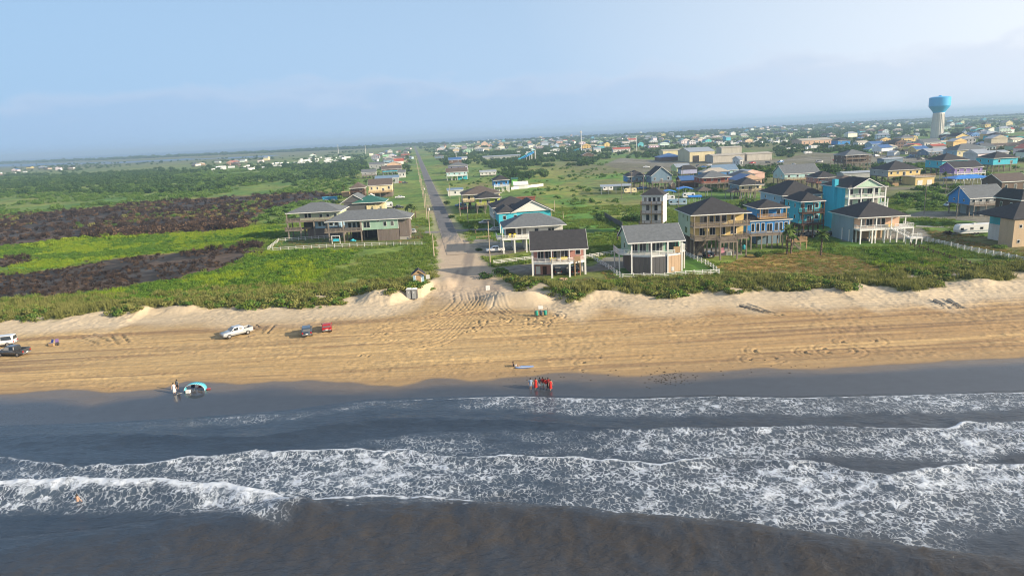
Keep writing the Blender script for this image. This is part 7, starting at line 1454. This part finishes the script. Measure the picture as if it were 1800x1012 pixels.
mb = MB(); ol = [(1.5*math.cos(a)**1 , .42*math.sin(a)) for a in np.linspace(0, 2*math.pi, 22)[:-1]]; mb.prism(ol, .03, .12); mb.build('deck', bm, t); mb = MB(); mb.prism([(x*.95, y*.35-.18) for x, y in ol], .125, .135); mb.build('stripe', WHITE, t)
mb = MB(); mb.prism([(-.55, .35), (1.4, .45), (1.5, 1.15), (-.5, 1.1)], .02, .07); tag1(mb.build('beach_towel', mat('pale_blue_towel', (.28, .42, .66), .9)), 'pale blue towel spread behind the surfboard', 'towel', spot(922, 646), R(3))

# ================================================================== PEOPLE
def skin_mat(n, c): return mat('skin_'+n, c, .55, .06)
SK = [skin_mat('a', (.42, .25, .17)), skin_mat('b', (.30, .17, .11)), skin_mat('c', (.50, .32, .23))]; HAIRM = [mat('hair_dark', (.02, .014, .01), .6), mat('hair_brown', (.08, .045, .025), .6)]
def cloth(n, c): return mat('cloth_'+n, c, .85, .12, 3.0)
def skin_body(t, joints, edges, m):
    me = bpy.data.meshes.new('body'); me.from_pydata([j[:3] for j in joints], edges, []); o = link(bpy.data.objects.new('body', me), t); me.materials.append(m)
    md = o.modifiers.new('skin', 'SKIN'); 
    for i, j in enumerate(joints): me.skin_vertices[0].data[i].radius = (j[3], j[3]*(j[4] if len(j) > 4 else 1)); 
    me.skin_vertices[0].data[0].use_root = True; md.use_smooth_shade = True; s = o.modifiers.new('sub', 'SUBSURF'); s.levels = 1; s.render_levels = 1; return o
def ell(mb, rings, n=14):
    o = len(mb.V)
    for cx, cy, cz, rx, ry in rings:
        for k in range(n): a = 2*math.pi*k/n; mb.V.append((cx+rx*math.cos(a), cy+ry*math.sin(a), cz))
    for i in range(len(rings)-1):
        for k in range(n): mb.F.append((o+i*n+k, o+i*n+(k+1) % n, o+(i+1)*n+(k+1) % n, o+(i+1)*n+k)); mb.I.append(0)
def person(label, px, py, rz, top, bottom, hgt=1.66, style='shorts', arms=(.12, .12), stride=.08, sk=0, hair=0, group=None, loc=None, sleeves=True, sink=0.0):
    p = loc or spot(px, py); t = thing('person', label, 'person', (p[0], p[1], p[2]-sink), R(rz), group); s = hgt/1.7
    J = [(0,0,.95,.125,.8),(0,0,1.15,.12,.75),(0,.0,1.38,.135,.62),(0,0,1.49,.05,1),(0,-.01,1.58,.085,1),(0,-.01,1.66,.075,1)]; E = [(0,1),(1,2),(2,3),(3,4),(4,5)]
    for sg, ar in ((-1, arms[0]), (1, arms[1])):
        b = len(J); st = stride*sg
        J += [(sg*.10,0,.88,.085),(sg*.11,st*.5-.02,.50,.06),(sg*.11,st,.09,.04),(sg*.11,st-.13,.035,.035)]; E += [(0,b),(b,b+1),(b+1,b+2),(b+2,b+3)]
        b = len(J); J += [(sg*.19,0,1.41,.055),(sg*(.22+ar*.6),.0,1.15,.042),(sg*(.23+ar),-.07,.90,.034),(sg*(.23+ar),-.09,.80,.03)]; E += [(2,b),(b,b+1),(b+1,b+2),(b+2,b+3)]
        for f in range(4): q = len(J); J.append((sg*(.22+ar)+(f-1.5)*.018, -.10-.01*f, .715-.01*(f % 2), .009)); E.append((b+3, q))
        q = len(J); J.append((sg*(.20+ar)-.02*sg, -.14, .77, .01)); E.append((b+3, q))
    J = [(j[0]*s, j[1]*s, j[2]*s, *[j[3]*s], *j[4:]) for j in J]; body = skin_body(t, J, E, SK[sk])
    mb = MB(); ell(mb, [(0,.02*s,1.50*s,.07*s,.08*s),(0,.02*s,1.58*s,.105*s,.115*s),(0,.02*s,1.68*s,.10*s,.11*s),(0,.01*s,1.745*s,.05*s,.06*s),(0,.01*s,1.755*s,.005,.005)]); mb.build('hair', HAIRM[hair], t, True)
    mb = MB()
    for q in (-.035, .035): mb.box((q-.012)*s, (q+.012)*s, -.105*s, -.09*s, 1.61*s, 1.625*s)
    mb.build('eyes', HAIRM[0], t)
    if style == 'dress': mb = MB(); ell(mb, [(0,0,.28*s,.27*s,.24*s),(0,0,.6*s,.22*s,.2*s),(0,0,.95*s,.18*s,.145*s),(0,0,1.1*s,.155*s,.125*s),(0,0,1.35*s,.20*s,.125*s),(0,0,1.47*s,.12*s,.085*s)]); mb.build('dress', top, t, True)
    else:
        mb = MB(); ell(mb, [(0,0,.86*s,.20*s,.155*s),(0,0,1.05*s,.175*s,.14*s),(0,0,1.36*s,.215*s,.13*s),(0,0,1.45*s,.16*s,.10*s),(0,0,1.485*s,.075*s,.075*s)]); mb.build('shirt', top, t, True)
        if sleeves:
            for sg, ar in ((-1, arms[0]), (1, arms[1])): mb = MB(); mb.bar((sg*.15*s,0,1.42*s), (sg*(.22+ar*.55)*s,0,1.16*s), .085*s, 0, .075*s, 10); mb.build('sleeve', top, t, True)
        lo = {'shorts': .55, 'trousers': .10, 'skirt': .45}[style]
        if style == 'skirt': mb = MB(); ell(mb, [(0,0,lo*s,.25*s,.2*s),(0,0,.9*s,.17*s,.145*s),(0,0,1.0*s,.165*s,.14*s)]); mb.build('skirt', bottom, t, True)
        else:
            for sg in (-1, 1):
                mb = MB(); st = stride*sg; zs = [.93, .7, lo]; ell(mb, [(sg*.105*s, st*(1-z)*.9*s*.5, z*s, (.115 if z > .6 else .095 if z > .3 else .07)*s, (.13 if z > .6 else .105 if z > .3 else .075)*s) for z in (zs if style == 'shorts' else [.93, .7, .45, .1])]); mb.build('trouser_leg', bottom, t, True)
    return t
GP = 'people posing together at the waterline'; W_ = cloth('white', (.70, .69, .66)); RD = cloth('red', (.50, .02, .015)); DR = cloth('dark_red', (.20, .012, .015)); BLU = cloth('blue_grey', (.22, .30, .42)); GRY = cloth('grey', (.12, .14, .16)); BK = cloth('black', (.02, .02, .022)); DN = cloth('denim', (.10, .14, .20)); MN = cloth('pale_mint', (.45, .60, .54))
person('person in blue-grey shirt and shorts standing apart at the left of the group', 933, 684, 2, BLU, BLU, 1.75, 'shorts', group=GP, sk=1); person('person in a long bright red dress second from left', 942, 683, 0, RD, RD, 1.68, 'dress', group=GP); person('person in dark grey top and pale skirt in the group', 949, 682, -4, GRY, W_, 1.68, 'skirt', group=GP, hair=0)
person('person in dark red shirt and pale mint shorts in the group', 954.5, 682.5, 5, DR, MN, 1.78, 'shorts', group=GP, sk=1); person('person in red shirt and white shorts in the group', 959.5, 683.5, 8, RD, W_, 1.64, 'shorts', group=GP); person('person in dark red top and dark trousers in the group', 964, 683, 10, DR, BK, 1.74, 'trousers', group=GP, sk=1); person('person in red dress at the right end of the group', 968, 685, 14, RD, RD, 1.6, 'dress', group=GP, stride=.2)
person('person in white beach wrap standing left of the turquoise shelter', 307, 691, 30, W_, W_, 1.7, 'dress', sk=2); person('person in dark vest and shorts behind the white wrap', 313, 686, -30, GRY, BK, 1.78, 'shorts', sk=1)
person('swimmer in red shorts standing waist deep in the left breaker', 137, 883, 160, SK[2], cloth('swim_red', (.40, .05, .03)), 1.75, 'shorts', (.3, .35), sk=2, loc=(*G(137, 880, .5), .1), sleeves=False, sink=.55)
# sitter on the sand
p = spot(905, 646); t = thing('person', 'person in dark top and white shorts sitting on the sand by the surfboard', 'person', p, R(80)); J = [(0,.1,.14,.13),(0,.2,.38,.12),(0,.24,.60,.13,.65),(0,.24,.70,.05),(0,.22,.80,.085),(0,.22,.88,.07)]; E = [(0,1),(1,2),(2,3),(3,4),(4,5)]
for sg in (-1, 1):
    b = len(J); J += [(sg*.1,-.05,.14,.085),(sg*.12,-.42,.36,.06),(sg*.12,-.66,.07,.04),(sg*.12,-.78,.05,.035)]; E += [(0,b),(b,b+1),(b+1,b+2),(b+2,b+3)]
    b = len(J); J += [(sg*.19,.24,.62,.05),(sg*.30,.36,.36,.04),(sg*.32,.46,.10,.032),(sg*.33,.50,.04,.028)]; E += [(2,b),(b,b+1),(b+1,b+2),(b+2,b+3)]
skin_body(t, J, E, SK[1]); mb = MB(); ell(mb, [(0,.12,.12,.18,.16),(0,.2,.36,.18,.14),(0,.24,.60,.2,.13),(0,.24,.68,.09,.08)]); mb.build('shirt', BK, t, True)
for sg in (-1, 1): mb = MB(); mb.bar((sg*.1,.02,.15), (sg*.115,-.32,.30), .10, 0, .085, 10); mb.build('shorts_leg', W_, t, True)
mb = MB(); ell(mb, [(0,.25,.72,.07,.08),(0,.25,.80,.1,.11),(0,.24,.89,.095,.1),(0,.23,.95,.03,.03)]); mb.build('hair', HAIRM[0], t, True)
# ================================================================== AIR
def haze():
    x0, x1, y0, y1, z0, z1 = -95000, 95000, -61000, 95000, -12, 75
    V = [(x, y, z) for z in (z0, z1) for y in (y0, y1) for x in (x0, x1)]
    F = [(0,2,3,1), (4,5,7,6), (0,1,5,4), (2,6,7,3), (0,4,6,2), (1,3,7,5)]
    m = bpy.data.materials.new('haze_air'); m.use_nodes = True; nt = m.node_tree; nt.nodes.clear()
    pv = N(nt, 'ShaderNodeVolumePrincipled'); pv.inputs['Color'].default_value = (.52, .74, 1.0, 1)
    pv.inputs['Density'].default_value = 0.00019; pv.inputs['Anisotropy'].default_value = 0.15
    o = N(nt, 'ShaderNodeOutputMaterial'); L(nt, pv.outputs[0], o.inputs['Volume'])
    me = mesh_np('haze', V, F, m, False); ob = tag(link(bpy.data.objects.new('haze', me)), 'thin blue summer haze lying over the whole coast', 'haze', kind='stuff')
haze()
scene.cycles.volume_bounces = 0
scene.cycles.max_bounces = 5; scene.cycles.diffuse_bounces = 2; scene.cycles.glossy_bounces = 3; scene.cycles.transmission_bounces = 3

# ---- labels: alike neighbours are told apart by their place, left to right
from collections import defaultdict
ONES = 'first second third fourth fifth sixth seventh eighth ninth tenth eleventh twelfth thirteenth fourteenth fifteenth sixteenth seventeenth eighteenth nineteenth'.split()
def ordinal(k):
    if k < 20: return ONES[k-1]
    t, u = divmod(k, 10); w = {2: 'twent', 3: 'thirt', 4: 'fort', 5: 'fift'}[t]
    return w+'ieth' if u == 0 else w+'y-'+ONES[u-1]
same = defaultdict(list)
for o in scene.objects:
    if o.parent is None and 'label' in o and 'kind' not in o: same[o['label']].append(o)
for lab, os_ in same.items():
    if len(os_) > 1:
        os_.sort(key=lambda o: o.location.x/max(o.location.y, 1))
        for k, o in enumerate(os_): o['label'] = lab+(', leftmost' if k == 0 else ', rightmost' if k == len(os_)-1 else f', {ordinal(k+1)} from left')
scene.cycles.filter_width = 1.1
